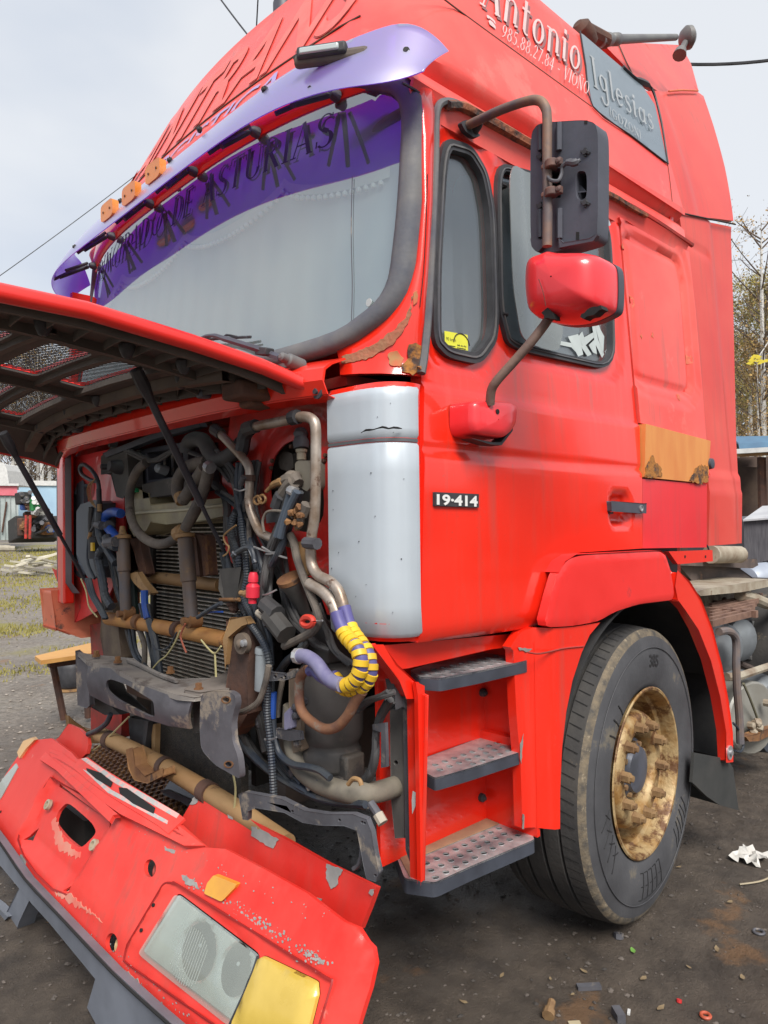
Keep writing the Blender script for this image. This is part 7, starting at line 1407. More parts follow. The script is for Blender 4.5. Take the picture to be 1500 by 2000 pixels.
# ------------------------------------------------------------------ wheels
def wheel(C, phi, out=1, full=True):
    C = Vector(C); ax = Vector((math.sin(phi), -math.cos(phi), 0)) * out  # pointing outwards
    w = empty('wheel', C, 'w', 'w'); bpy.data.objects.remove(w)
    R = .53; W_ = .37
    prof = [(-W_ + .02, .31), (-W_ + .01, .38), (-W_ + .0, .45), (-W_ + .02, .50), (-W_ + .05, R - .008), (-.30, R), (-.285, R), (-.284, R - .014), (-.272, R - .014), (-.271, R), (-.225, R + .002), (-.224, R - .014), (-.212, R - .014), (-.211, R + .002), (-.15, R + .003), (-.149, R - .014), (-.137, R - .014), (-.136, R + .003), (-.085, R + .001), (-.084, R - .013), (-.074, R - .013), (-.073, R)]
    ty = MB().lathe(C, ax, prof + [(-.016, R - .008)], 96, cap=False).build('tyre', RUBT, T, ang=28)
    sh2 = [(-.016, R - .008), (-.008, R - .014), (-.002, R - .022), (.002, R - .034)]
    MB().lathe(C, ax, sh2, 96, cap=False).build('tyre_shoulder', RUBS, ty)
    sw = [(.002, R - .034), (.005, R - .045), (.010, .44), (.013, .40), (.010, .36), (.003, .325), (-.005, .306), (-.02, .295)]
    sv = MB(); sv.lathe(C, ax, sw, 96); sv.f = [f for f in sv.f if len(f) == 4]; sv.build('sidewall', RUB, ty, ang=60)
    MB().tube([C + ax * .0115 + (Vector((0, 0, 1)) * math.cos(a) + ax.cross(Vector((0, 0, 1))) * math.sin(a)) * .455 for a in np.linspace(0, 6.2832, 97)], .002, 5, 0).build('sidewall_bead', RUB, ty)
    if not full: 
        MB().lathe(C + ax * -.05, ax, [(0, .30), (.03, .30), (.03, .0)], 32).build('rim', RIM, ty); return ty
    e1 = Vector((0, 0, 1)); e2 = ax.cross(e1)
    # sipes
    m = MB()
    for k in range(84):
        a = 2 * math.pi * k / 84; rdir = e1 * math.cos(a) + e2 * math.sin(a); tdir = ax.cross(rdir)
        for (u0, u1, sk_) in ((-.070, -.024, .012), (-.125, -.09, -.006), (-.20, -.16, .006)):
            p = C + ax * u0 + rdir * (R + .0012); q = C + ax * u1 + rdir * (R + .0006 - (.004 if u1 > -.03 else 0)) + tdir * sk_; w_ = tdir * .0013; m.add([p - w_, q - w_, q + w_, p + w_], [(0, 1, 2, 3)])
    o = m.build('sipes', DKGAP, ty, smooth=False); o['kind'] = 'stuff'
    # raised size mark and ribs of lettering
    def arc_text(txt, a_mid, r0, h_, wch):
        v, f = font_mesh(txt, .02); xs = [p[0] for p in v]; x0 = (min(xs) + max(xs)) / 2; P = []
        for x, y in v:
            a = a_mid + (x - x0) * wch / r0 ; r_ = r0 + y * h_; P.append(C + ax * (.0125 + .0015) + (e1 * math.cos(a) + e2 * math.sin(a)) * r_)
        b = MB(); b.add(P, f); n = len(P); b.v += [tuple(Vector(p) - ax * .006) for p in P]; return b
    RUL = M('sidewall_lettering', (.026, .026, .028), (.018, .018, .02), 9, .6)
    sgn = -1 if e2.x > 0 else 1
    def AT(txt, deg, r0, h_, wch, mt=RUL):
        v, f = font_mesh(txt, .02); xs = [p[0] for p in v]; x0 = (min(xs) + max(xs)) / 2; P = []
        for x, y in v:
            a = math.radians(deg) * (-sgn) + (-sgn) * (x - x0) * wch / r0; r_ = r0 + y * h_; rr = np.interp(r_, [.306, .325, .36, .40, .44, R - .045], [-.005, .003, .010, .013, .010, .003]); P.append(C + ax * (rr + .0018) + (e1 * math.cos(a) + e2 * math.sin(a)) * r_)
        return MB().add(P, f).build('sidewall_lettering', mt, ty, smooth=False)
    AT('385', 8, .385, .062, .058)
    def chev(d0, d1, r0, r1, th=.006, sg=1):
        a0, a1 = math.radians(d0) * -sgn, math.radians(d1) * -sgn; P = []
        def q(a, r_): rr = np.interp(r_, [.306, .325, .36, .40, .44, R - .045], [-.005, .003, .010, .013, .010, .003]); return C + ax * (rr + .0005) + (e1 * math.cos(a) + e2 * math.sin(a)) * r_
        MB().tube([q(a0, r0), q((a0 + a1) / 2, (r0 + r1) / 2), q(a1, r1)], th / 2, 4, 0).build('sidewall_mark', RUL, ty)
    for d0 in (-40, -48, -56): chev(d0, d0 - 2, .33, .40)
    for d0 in (-96, -104, -112, -120): chev(d0, d0 - 6, .34, .42, .005); chev(d0 - 6, d0, .34, .38, .004)
    for d0 in (120, 128, 136): chev(d0, d0 + 5, .36, .45, .006); chev(d0 + 5, d0 + 8, .36, .45, .005)
    for d0 in (168, 174, 180, 186, 192): chev(d0, d0, .35, .44, .006); chev(d0, d0 + 4, .44, .44, .004); chev(d0, d0 + 4, .35, .35, .004); chev(d0, d0 + 3, .395, .395, .004)
    # rim
    rp = [(-.012, .292), (.002, .300), (.004, .306), (.000, .308), (-.006, .300)]
    rm = MB().lathe(C, ax, [(.004, .309), (.008, .304), (.006, .296), (-.01, .288), (-.05, .284), (-.06, .272), (-.14, .266), (-.16, .25), (-.165, .22)], 72); rm.f = [f for f in rm.f if len(f) == 4]; rim = rm.build('rim', RIM, ty, ang=40)
    ds = MB().lathe(C, ax, [(-.20, .262), (-.185, .24), (-.10, .222), (-.045, .212), (-.028, .203), (-.022, .190), (-.022, .150), (-.026, .142), (-.045, .134), (-.10, .128)], 60); ds.f = [f for f in ds.f if len(f) == 4]; ds.build('wheel_disc', RIM, ty, ang=50)
    for k in range(10):
        a = 2 * math.pi * (k + .3) / 10; p = C + (e1 * math.cos(a) + e2 * math.sin(a)) * .1675
        n = MB().lathe(p - ax * .026, ax, [(0, .026), (.006, .026), (.006, .020), (.034, .020), (.036, .013), (.046, .012), (.047, .004)], 6).build('wheel_nut', NUTM, ty, bevel=0)
    hb_ = MB().lathe(C, ax, [(-.14, .126), (-.09, .122), (-.060, .112), (-.045, .088), (-.030, .082), (-.025, .06), (-.023, .0)], 36).build('hub', M('oily_blue_grey_hub', (.13, .14, .18), (.07, .075, .09), 8, .45, .3), ty)
    for k in range(12):
        a = 2 * math.pi * k / 12; p = C + (e1 * math.cos(a) + e2 * math.sin(a)) * .094; MB().lathe(p - ax * .064, ax, [(0, .012), (.024, .011), (.026, .004)], 6).build('hub_bolt', NUTM, ty)
    return ty
wheel((1.425, -.008, .528), math.radians(5)); wheel((1.405, 2.41, .522), math.radians(5), -1, False)
# ------------------------------------------------------------------ wheel arch covers
YF = -.055
fo = [(1063, 1226), (1078, 1168), (1092, 1118), (1112, 1092), (1140, 1084), (1290, 1076), (1302, 1084), (1312, 1115), (1319, 1158), (1315, 1172), (1290, 1175), (1250, 1180), (1205, 1194), (1170, 1214), (1120, 1223)]
ARC = M('repainted_arch_red', (.80, .026, .022), (.72, .018, .014), 3, .42, coat=.3, grime=.4, c3=(.55, .03, .03), s3=6, t3=.62)
fo2 = [(p[0], p[2]) for p in tr(fo, ('y', YF))]; ridge = [(p[0], p[2]) for p in tr([(1085, 1215), (1105, 1150), (1125, 1125), (1290, 1108)], ('y', YF))]
def arch(x, z, l=0):
    d = sdpoly((x, z), fo2); rr = min((math.hypot(x - a, z - b) for a, b in [(ridge[i][0] + (ridge[i + 1][0] - ridge[i][0]) * t, ridge[i][1] + (ridge[i + 1][1] - ridge[i][1]) * t) for i in range(3) for t in np.linspace(0, 1, 9)]))
    return (x, YF + .004 * sstep((d + .008) / .008) + .008 * sstep((rr - .0) / .05) * (1 if z > 1.25 else 0) * 0, z)
m = MB(); m.sheet(rnd(fo2, 2, .25), [], arch, (0, .03, 0), .016); m.build('arch_cover', ARC, T, ang=60)
m = MB(); q = tr([(1092, 1118), (1104, 1096), (1125, 1083), (1290, 1075), (1302, 1084)], ('y', YF)); m.loft([[Vector(p) for p in q], [Vector(p) + Vector((0, .09, 0)) for p in q]]); m.build('arch_top', ARC, T)
lf = [(1024, 1268), (1042, 1240), (1062, 1228), (1120, 1224), (1172, 1216), (1152, 1240), (1136, 1275), (1118, 1330), (1106, 1390), (1098, 1460), (1094, 1545), (1094, 1619), (1048, 1628), (1044, 1500), (1036, 1400), (1030, 1275)]
lf2 = [(p[0], p[2]) for p in tr(lf, ('y', -.045))]
m = MB(); m.sheet(lf2, [], lambda x, z: (x, -.045 + .05 * sstep((.78 - x) / .08), z), (0, .03, 0), .03); wf = m.build('wing_front', RED, T, ang=60)
m = MB(); m.tube([Vector((p[0], p[1] - .002, p[2])) for p in tr([(1030, 1274), (1056, 1276), (1100, 1266), (1139, 1262)], ('y', -.045))], .003, 5); m.build('wing_joint', REDD, wf)
for q, s_ in (([(1042, 1460), (1048, 1440), (1046, 1470), (1044, 1500), (1042, 1490)], 1), ([(1046, 1600), (1050, 1598), (1049, 1628), (1046, 1628)], 2), ([(1038, 1268), (1060, 1270), (1056, 1277), (1040, 1273)], 3)):
    qq = [(p[0], p[2]) for p in tr(q, ('y', -.045))]; m = MB(); m.sheet(jag(qq, .002, .01, s_), [], lambda x, z: (x, -.0485 + .05 * sstep((.78 - x) / .08), z), (0, .001, 0), .05); m.build('paint_chip', M('primer_grey', (.26, .25, .23), (.16, .15, .14), 20, .8), wf)
oe = [(1324, 1117), (1345, 1135), (1368, 1172), (1390, 1230), (1408, 1300), (1421, 1370), (1429, 1430), (1431, 1486), (1420, 1487)]; ie = [(1419, 1487), (1416, 1430), (1404, 1360), (1386, 1290), (1362, 1230), (1340, 1190), (1322, 1172), (1320, 1145)]
m = MB(); m.prism(tr(oe + ie, ('y', YF)), (0, .03, 0)); rw_ = m.build('wing_rear', RED, T, bevel=.006)
m = MB(); q = tr([(1426, 1470)], ('y', YF - .003))[0]; m.lathe(q, (0, -1, 0), [(-.003, .03), (.002, .03), (.002, .012), (.010, .012)], 14); m.build('wing_bolt', ALU, rw_)
# arch liner
C0 = Vector((1.43, 0, .53)); 
def lin(th, y, r): return (C0.x + r * math.cos(th), y, C0.z + r * math.sin(th))
m = MB(); m.loft([[lin(th, y, .64 if th > .35 else .72 + .0) for th in np.linspace(-.28, 2.75, 40)] for y in (YF + .03, .15, .40)], vec=(0, 0, .01)); m.build('arch_liner', M('black_liner', (.022, .022, .024), (.035, .034, .033), 8, .7), T, ang=60)
m = MB(); m.bx((.8, .40, .4), (2.1, .42, 1.2)); m.build('inner_wing', STEELD, T, smooth=False)
m = MB(); q = tr([(1356, 1470), (1420, 1482), (1432, 1500), (1443, 1583), (1405, 1572), (1380, 1555), (1352, 1528)], ('y', -.03)); m.prism(q, (.0, .012, 0)); m.loft([[q[1], q[2], q[3]], [Vector(q[1]) + Vector((.02, .35, 0)), Vector(q[2]) + Vector((.02, .35, 0)), Vector(q[3]) + Vector((.02, .35, 0))]]); m.build('mud_flap', M('rubber_mudflap', (.03, .032, .032), (.05, .05, .048), 6, .7), T)
# ------------------------------------------------------------------ steps
zz1, zz2, zz3 = 1.035, .765, .50
m = MB(); m.bx((.26, .185, .50), (.735, .20, 1.09)); sb = m.build('step_back_panel', RED, T, smooth=False); m = MB(); m.bx((.725, -.01, .50), (.74, .185, 1.09)); m.build('step_side_panel', RED, T, smooth=False)
m = MB(); q = tr([(736, 1262), (1000, 1238), (1003, 1263), (960, 1268), (798, 1305), (775, 1308)], ('y', .06)); m.prism(q, (0, .02, 0)); m.build('step_header', RED, T, bevel=.003)
m = MB(); q = tr([(1003, 1236), (1022, 1234), (1020, 1270), (1000, 1266)], ('y', .10)); m.prism(q, (0, .02, 0)); m.build('step_gap', DKGAP, T, smooth=False)
m = MB(); m.prism(tr([(795, 1345), (830, 1360), (823, 1722), (802, 1712)], ('x', .235)), (.012, 0, 0)); sp_ = m.build('step_front_flange', RED, T, bevel=.004)
m = MB(); m.prism(tr([(732, 1262), (748, 1262), (775, 1298), (816, 1335), (813, 1362), (795, 1362), (778, 1330)], ('y', .015)), (0, .03, 0)); m.build('step_top_bracket', RED, T, bevel=.004)
m = MB(); m.prism(tr([(812, 1332), (816, 1362), (822, 1722), (830, 1600), (829, 1340)], ('y', -.004)), (0, .012, 0)); m.build('step_edge', RED, T, bevel=.003)
m = MB(); m.prism(tr([(786, 1345), (797, 1350), (806, 1700), (792, 1660)], ('x', .25)), (.02, 0, 0)); m.build('flange_shadow_strip', STEEL, T, smooth=False)
m = MB(); q = tr([(806, 1545), (812, 1548), (811, 1575), (805, 1590), (804, 1562)], ('x', .2335)); m.prism(q, (.001, 0, 0)); m.build('paint_chip', WHT, sp_, smooth=False)
def tread(z, px, holes_rows, seed, edge=.035):
    P = tr(px, ('z', z)); o2 = [(p[0], p[1]) for p in P]; o2 = rnd(o2, 3, .12)
    xs = [p[0] for p in o2]; ys__ = [p[1] for p in o2]; hs_ = []
    x0, x1 = .30, .70
    for r_ in range(5):
        y = -.032 + r_ * .036
        for c_ in range(11):
            x = .285 + c_ * .041 + (.0205 if r_ % 2 else 0); h_ = circ((x, y), .0102, 9)
            if inpoly((x, y), o2) and sdpoly((x, y), o2) < -.018: hs_.append(h_)
    m = MB(); m.sheet(o2, hs_, lambda x, y: (x, y, z), (0, 0, -.004), .06); s_ = m.build('step_tread', ALU, T, ang=50)
    m = MB()
    for h_ in hs_:
        c = np.mean(np.array(h_), 0); n = 9
        ring0 = [(c[0] + .0122 * math.cos(2 * math.pi * k / n), c[1] + .0122 * math.sin(2 * math.pi * k / n), z + .0003) for k in range(n)]; ring1 = [(p_[0], p_[1], z + .0016) for p_ in h_]
        m.loft([ring0, ring1], close=True)
    r = m.build('tread_dimples', ALU, s_, ang=80); r['kind'] = 'stuff'
    n = len(o2); m = MB(); m.loft([[(p[0], p[1], z + .001) for p in o2], [(p[0] + 0, p[1], z - edge) for p in o2]], close=True); m.build('tread_skirt', ALUD, s_, ang=50)
    m = MB(); m.sheet(inset(o2, .003), [], lambda x, y: (x, y, z - .03), None, .2); m.build('tread_underside', DKGAP, s_, smooth=False); return s_
tread(zz1, [(800, 1309), (900, 1276), (970, 1272), (1033, 1283), (1030, 1290), (930, 1312), (860, 1325), (818, 1322)], 4, 1)
tread(zz2, [(822, 1483), (940, 1440), (962, 1439), (1033, 1457), (1032, 1464), (920, 1500), (850, 1520), (822, 1505)], 4, 2)
tread(zz3, [(771, 1664), (800, 1655), (950, 1598), (1040, 1630), (1044, 1640), (920, 1692), (850, 1724), (790, 1716)], 4, 3, .04)
m = MB(); m.prism(tr([(774, 1660), (800, 1655), (950, 1598), (975, 1608), (830, 1668), (800, 1712)], ('z', zz3 + .003)), (0, 0, -.002)); m.build('rusty_tread_corner', M('tan_rust_stain', (.34, .2, .12), (.24, .13, .08), 9, .8), T, smooth=False)
for px, py in ((941, 1352), (939, 1557)): MB().lathe(at(px, py, ('y', .185)), (0, -1, 0), [(0, .014), (.012, .013), (.014, .008), (.02, .006)], 10).build('black_bolt', BLK, T)
MB().lathe(at(786, 1668, ('z', zz3)), (0, 0, 1), [(0, .012), (.008, .01)], 8).build('step_screw', TAN, T)
m = MB(); m.bx((.7, .02, .764), (.725, .185, .79)); m.build('step_ledge', RED, T, smooth=False)
# ------------------------------------------------------------------ chassis behind the cab
yk = lambda y: ('y', y)
def PR(name, px, y, d, mat, par=None, bev=.004, sm=True): m = MB(); m.prism(tr(px, ('y', y)), (0, d, 0)); return m.build(name, mat, par or T, smooth=sm, bevel=bev)
def TY(name, px, y, r, mat, n=9, sm=6, ribs=0, par=None): return MB().tube([Vector(at(p[0], p[1], ('y', p[2] if len(p) > 2 else y))) for p in px], r, n, sm, ribs).build(name, mat, par or T)
CHB = M('brown_grime_steel', (.13, .095, .08), (.07, .055, .05), 7, .75, c3=(.26, .15, .09), s3=6, t3=.6, bump=.15)
PALEB = M('pale_weathered_steel', (.40, .36, .28), (.22, .16, .11), 8, .65, c3=(.18, .1, .06), s3=8, t3=.6, bump=.1)
PR('fifth_wheel', [(1316, 1098), (1420, 1090), (1478, 1092), (1481, 1104), (1470, 1110), (1380, 1106), (1316, 1104)], .55, .9, CHB, bev=.012)
PR('fifth_wheel_stand', [(1330, 1106), (1440, 1108), (1478, 1135), (1492, 1150), (1360, 1152), (1350, 1130)], .6, .12, CHB, bev=.01)
TY('suspension_tube', [(1388, 1083), (1444, 1083)], .5, .055, PALEB, n=12, sm=0)
PR('mounting_plate', [(1360, 1156), (1380, 1150), (1500, 1132), (1520, 1132), (1520, 1142), (1450, 1156), (1368, 1164)], .3, .5, PALEB, bev=.004)
PR('frame_web', [(1375, 1164), (1520, 1148), (1520, 1210), (1380, 1210)], .58, .03, M('mottled_frame', (.25, .22, .17), (.11, .07, .05), 16, .8, t2=(.42, .58)), bev=.002)
for k, (px, py) in enumerate(((1395, 1178), (1404, 1190), (1412, 1172), (1424, 1184), (1437, 1170), (1447, 1184))): MB().lathe(at(px, py, yk(.575)), (0, -1, 0), [(0, .018), (.02, .018)], 6).build('frame_bolt', DRED, T)
PR('spring_hanger', [(1430, 1180), (1462, 1175), (1470, 1225), (1440, 1225)], .50, .04, STEEL, bev=.004)
TY('exhaust_link', [(1445, 1162), (1470, 1168), (1500, 1180), (1530, 1185)], .35, .035, PALEB, n=10)
# step grating of bars
gq = tr([(1386, 1200), (1485, 1204), (1475, 1218), (1400, 1228)], ('y', .2)); zc_ = gq[0][2]
G0 = Vector(at(1386, 1200, yk(.35))); G1 = Vector(at(1486, 1206, yk(.35)))
for k in range(7):
    a = Vector(at(1388, 1200, yk(.42 - k * .05))); b = Vector(at(1488 - 4 * k, 1203, yk(.42 - k * .05))); a.z = b.z = zc_ - .02
    m = MB(); m.box((a + b) / 2, (abs(b.x - a.x), .018, .03)); m.build('grating_bar', M('rusty_grating', (.24, .14, .10), (.13, .07, .05), 16, .8), T, smooth=False)
m = MB(); m.box((b.x + .02, .27, zc_ - .02), (.03, .36, .035)); m.build('grating_end', MATS['rusty_grating'], T, smooth=False)
AT_ = M('grey_air_tank', (.20, .22, .235), (.13, .14, .15), 5, .5, .1, c3=(.3, .24, .16), s3=7, t3=.66)
m = MB(); m.lathe(at(1395, 1262, yk(.28)), (.35, 1, 0), [(-.12, .02), (-.11, .08), (-.07, .125), (0, .14), (.5, .14)], 20); m.build('air_tank', AT_, T)
m = MB(); m.lathe(at(1450, 1250, yk(.45)), (.35, 1, 0), [(-.05, .02), (-.04, .08), (0, .13), (.3, .13)], 18); m.build('air_tank', AT_, T)
PR('spring_plate', [(1466, 1215), (1500, 1212), (1500, 1290), (1480, 1298), (1466, 1285)], .5, .1, M('grey_casting', (.24, .24, .235), (.16, .16, .16), 7, .6), bev=.01)
TY('handrail', [(1404, 1234), (1420, 1232), (1433, 1240), (1438, 1258), (1438, 1300), (1440, 1350), (1444, 1400), (1446, 1452)], .12, .019, M('rusty_handrail', (.24, .16, .11), (.12, .11, .12), 6, .6), n=10)
TY('brown_rail', [(1418, 1322), (1440, 1322), (1500, 1302), (1530, 1294)], .2, .022, PALEB, n=8, sm=0); TY('brown_rail', [(1445, 1296), (1475, 1308), (1500, 1318)], .5, .02, CHB, n=8, sm=0)
m = MB(); m.lathe(at(1440, 1395, yk(.30)), (.3, 1, 0), [(-.10, .19), (-.09, .20), (.45, .20)], 24); ft = m.build('fuel_tank', M('pale_grey_tank', (.36, .36, .33), (.26, .25, .22), 4, .45, .3, c3=(.22, .18, .13), s3=6, t3=.66), T)
m = MB(); m.lathe(at(1482, 1362, yk(.28)), (.3, 1, 0), [(-.10, .04), (-.09, .10), (-.05, .135), (0, .14), (.4, .14)], 20); m.build('air_tank', AT_, T); MB().lathe(at(1492, 1372, yk(.16)), (0, -1, 0), [(0, .02), (.04, .02), (.045, .012), (.06, .012)], 8).build('tank_valve', PALEB, T)
m = MB(); m.lathe(at(1484, 1440, yk(.26)), (.3, 1, 0), [(-.08, .03), (-.07, .07), (0, .085), (.3, .085)], 18); m.build('air_tank', M('dark_small_tank', (.07, .08, .1)), T)
PR('rusty_arm', [(1458, 1440), (1480, 1432), (1520, 1412), (1520, 1428), (1482, 1446), (1462, 1448)], .15, .04, RUST, bev=.004)
TY('brake_strap', [(1452, 1335), (1465, 1365), (1478, 1400), (1482, 1415)], .18, .007, M('olive_strap', (.16, .15, .10)), n=6)
TY('black_line', [(1432, 1412), (1446, 1430), (1452, 1455), (1446, 1468), (1436, 1466)], .12, .006, CAB, n=6)
m = MB(); rg = random.Random(6); c = Vector(at(1470, 1420, yk(.18)))
for _ in range(10): m.lathe(c + Vector((rg.uniform(-.05, .05), rg.uniform(-.02, .02), rg.uniform(-.03, .03))), (rg.uniform(-1, 1), -1, rg.uniform(-1, 1)), [(0, .02), (.03, .018), (.035, .01)], 7)
m.build('valve_cluster', PALEB, T)
TY('cable', [(1378, 1062), (1384, 1072), (1386, 1090)], .02, .004, CAB, n=5)
# rear axle wheels further back, only their shadow side matters
m = MB(); m.lathe((4.4, .1, .52), (0, 1, 0), [(0, .4), (.02, .52), (.56, .52), (.58, .4)], 40); m.build('rear_tyre', RUBT, T); m = MB(); m.lathe((4.4, 1.75, .52), (0, 1, 0), [(0, .4), (.02, .52), (.56, .52), (.58, .4)], 40); m.build('rear_tyre', RUBT, T)
# ================================================================== DETACHED BUMPER
B = empty('bumper', (-.15, 1.1, 0), 'detached red front bumper leaning face up on the ground below the open engine bay', 'bumper')
pz = [0.0, .14, .267, .423, .545, .560, .575, .62, .66]; px_ = [-.26, -.25, -.22, -.14, -.068, -.055, -.035, .02, .07]
def bx_(z): return float(np.interp(z, pz, px_))
def bsx(y, z):
    e = max(0, (-.02 - y) / .14); w = max(0, (y - 2.22) / .14); return bx_(z) + .10 * e ** 2.2 + .12 * w ** 2
BS = lambda P: P[0] - bsx(P[1], P[2]) if P[2] < .7 else P[0] - .12
def b2(pts): return [(p[1], p[2]) for p in (at(a, b, BS) for a, b in pts)]
def B3(y, z, l=0): return (bsx(y, z) - l, y, z)
skin = b2([(180, 1512), (250, 1550), (345, 1606), (400, 1655), (440, 1658), (520, 1700), (600, 1745), (700, 1812), (728, 1850), (733, 1880), (722, 1930), (700, 2000), (680, 2060), (520, 2120), (420, 2076), (300, 1972), (220, 1898), (125, 1798), (50, 1718), (0, 1645), (-60, 1565), (-10, 1545), (40, 1470), (70, 1445), (100, 1442), (140, 1470)])
rec_o = b2([(98, 1518), (215, 1608), (130, 1748), (34, 1640)]); opn = rnd(b2([(116, 1570), (163, 1612), (172, 1632), (140, 1664), (112, 1640), (90, 1612), (98, 1588)]), 3, .3)
slit = b2([(104, 1524), (212, 1602), (205, 1614), (100, 1540)]); s2 = b2([(52, 1628), (60, 1622), (48, 1648), (38, 1642)]); s3 = b2([(142, 1712), (148, 1716), (132, 1746), (122, 1740)])
lampo = rnd(b2([(330, 1713), (655, 1908), (640, 1960), (610, 2060), (470, 2030), (245, 1875), (250, 1850)]), 4, .12)
lens = rnd(b2([(345, 1744), (505, 1866), (462, 1975), (448, 2002), (272, 1862)]), 3, .06); ind = rnd(b2([(509, 1865), (620, 1918), (622, 1945), (598, 2040), (452, 2004)]), 3, .1)
fogs = [((293, 1696), 12, 18), ((218, 1842), 12, 20)]
_lp = lampo
def rel_bm(y, z):
    d = sdpoly((y, z), _lp); r = -.006 * math.exp(-((d - .0) / .006) ** 2) + .006 * sstep((.0 - d) / .01); d2 = sdpoly((y, z), rec_o); r += .030 * sstep((.002 - d2) / .012)
    return r
hf = [rnd([(p[1], p[2]) for p in (at(c[0] + rx * math.cos(a), c[1] + ry * math.sin(a), BS) for a in np.linspace(0, 6.28, 15)[:-1])], 1, .3) for c, rx, ry in fogs]
m = MB(); m.sheet(skin, [opn, slit, s2, s3, lens, ind] + hf, lambda y, z: B3(y, z, -rel_bm(y, z)), (.012, 0, -.004), .022); sk_ = m.build('bumper_skin', REDB, B, ang=45)
GRV = M('dark_red_groove', (.34, .012, .01))
for l_, r_ in ((lampo, .0028), (rec_o, .003)): m = MB(); m.tube([B3(y, z, .0004 - rel_bm(y, z)) for y, z in list(l_) + [l_[0]]], r_, 4, 4); m.build('panel_groove', GRV, sk_)
def bpatch(name, px, mat, lift=.002, seed=1, amp=.003, par=None, res=.03): m = MB(); q = b2(px); m.sheet(jag(q, amp, .012, seed) if amp else q, [], lambda y, z: B3(y, z, lift - rel_bm(y, z)), (.002, 0, 0), res); return m.build(name, mat, par or sk_, ang=50)
# lamp
CL = bpy.data.materials.new('ribbed_lamp_glass'); CL.use_nodes = True; b_ = CL.node_tree.nodes['Principled BSDF']; b_.inputs['Base Color'].default_value = (.40, .43, .40, 1); b_.inputs['Roughness'].default_value = .16; b_.inputs['Coat Weight'].default_value = .8; b_.inputs['Metallic'].default_value = .25
_t = CL.node_tree; wv = _t.nodes.new('ShaderNodeTexWave'); wv.inputs['Scale'].default_value = 38; wv.bands_direction = 'Y'; tcx = _t.nodes.new('ShaderNodeTexCoord'); _t.links.new(tcx.outputs['Object'], wv.inputs[0]); bmp = _t.nodes.new('ShaderNodeBump'); bmp.inputs['Strength'].default_value = .10; bmp.inputs['Distance'].default_value = .004; _t.links.new(wv.outputs['Fac'], bmp.inputs['Height']); _t.links.new(bmp.outputs[0], b_.inputs['Normal'])
m = MB(); m.sheet(lens, [], lambda y, z: B3(y, z, .004 + .008 * sstep(-sdpoly((y, z), lens) / .04)), None, .02); hl_ = m.build('headlight', glass('headlight_glass', (.82, .86, .82), .08, .07, .38, (.52, .56, .50)), B, ang=60)
yc_, zc2 = b2([(377, 1863)])[0]; RFL = M('lamp_reflector', (.58, .61, .58), (.46, .49, .46), 30, .28, .35)
y2_, z2_ = b2([(450, 1900)])[0]
def bowl(y, z):
    d = 0
    for a, b, ra, rb in ((yc_, zc2, .085, .062), (y2_, z2_, .062, .055)):
        q = ((y - a) / ra) ** 2 + ((z - b) / rb) ** 2
        if q < 1: d = max(d, .045 * (1 - q))
    return B3(y, z, -.008 - d)
m = MB(); m.sheet(inset(lens, .004), [], bowl, None, .008); m.build('reflector_bowl', M('silvered_reflector', (.74, .77, .75), (.62, .65, .63), 12, .22, .85), hl_, ang=30)
for a, b in ((yc_, zc2), (y2_, z2_)): MB().lathe(Vector(B3(a, b, -.045)), (-.85, 0, .45), [(0, .009), (.02, .009), (.028, .004)], 10).build('bulb', SILV, hl_)
for k in range(13):
    y_ = yc_ - .065 + k * .0105; hh_ = .055 * math.sqrt(max(.05, 1 - ((y_ - yc_) / .085) ** 2)); MB().tube([B3(y_, z, .0122) for z in np.linspace(zc2 - hh_, zc2 + hh_, 5)], .0011, 4, 0).build('lens_rib', M('lens_rib_glass', (.36, .39, .37), None, 5, .2, coat=.3), hl_)
for k in range(0):
    y_ = yc_ - .075 + k * .010; hh_ = .09 * math.sqrt(max(.05, 1 - ((y_ - yc_) / .085) ** 2)); m = MB(); m.tube([B3(y_, z, .0135) for z in np.linspace(zc2 - hh_ * .55, zc2 + hh_ * .55, 6)], .0016, 4, 0); m.build('lens_rib', RFL, hl_)

for k in range(0): y_ = y2_ - .04 + k * .009; m = MB(); m.tube([B3(y_, z, .0135) for z in np.linspace(z2_ - .045, z2_ + .05, 6)], .0014, 4, 0); m.build('lens_rib', RFL, hl_)
m = MB(); m.sheet(ind, [], lambda y, z: B3(y, z, .006 + .010 * sstep(-sdpoly((y, z), ind) / .035)), (.01, 0, 0), .02); m.build('indicator', M('dull_yellow_lens', (.66, .47, .10), (.55, .38, .06), 6, .3, coat=.4), B, ang=60)
m = MB(); m.sheet(inset(lampo, .015), [], lambda y, z: B3(y, z, -.016), (.01, 0, 0), .1); m.build('lamp_bucket', DKGAP, B, smooth=False)
m = MB(); m.tube([B3(y, z, .004) for y, z in b2([(507, 1866), (490, 1915), (450, 2004)])], .004, 5); m.build('lamp_divider', BLK, hl_)
sm_ = rnd(b2([(425, 1706), (470, 1724), (465, 1732), (440, 1758), (406, 1742), (412, 1722)]), 3, .12); m = MB(); m.sheet(sm_, [], lambda y, z: B3(y, z, .012), (.012, 0, 0), .03); m.build('side_marker', M('orange_yellow_lens', (.72, .36, .03), (.62, .28, .03), 8, .35, coat=.4), B, bevel=.003)
for q, mt in zip(fogs, (REDD, RIM)):
    p = Vector(at(q[0][0] + 3, q[0][1] + 4, BS)) + Vector((.03, 0, -.01)); MB().lathe(p, (-.85, 0, .5), [(-.01, .0), (-.01, .026), (.012, .026), (.014, .022), (.006, .018)], 16).build('tow_socket', mt, B)
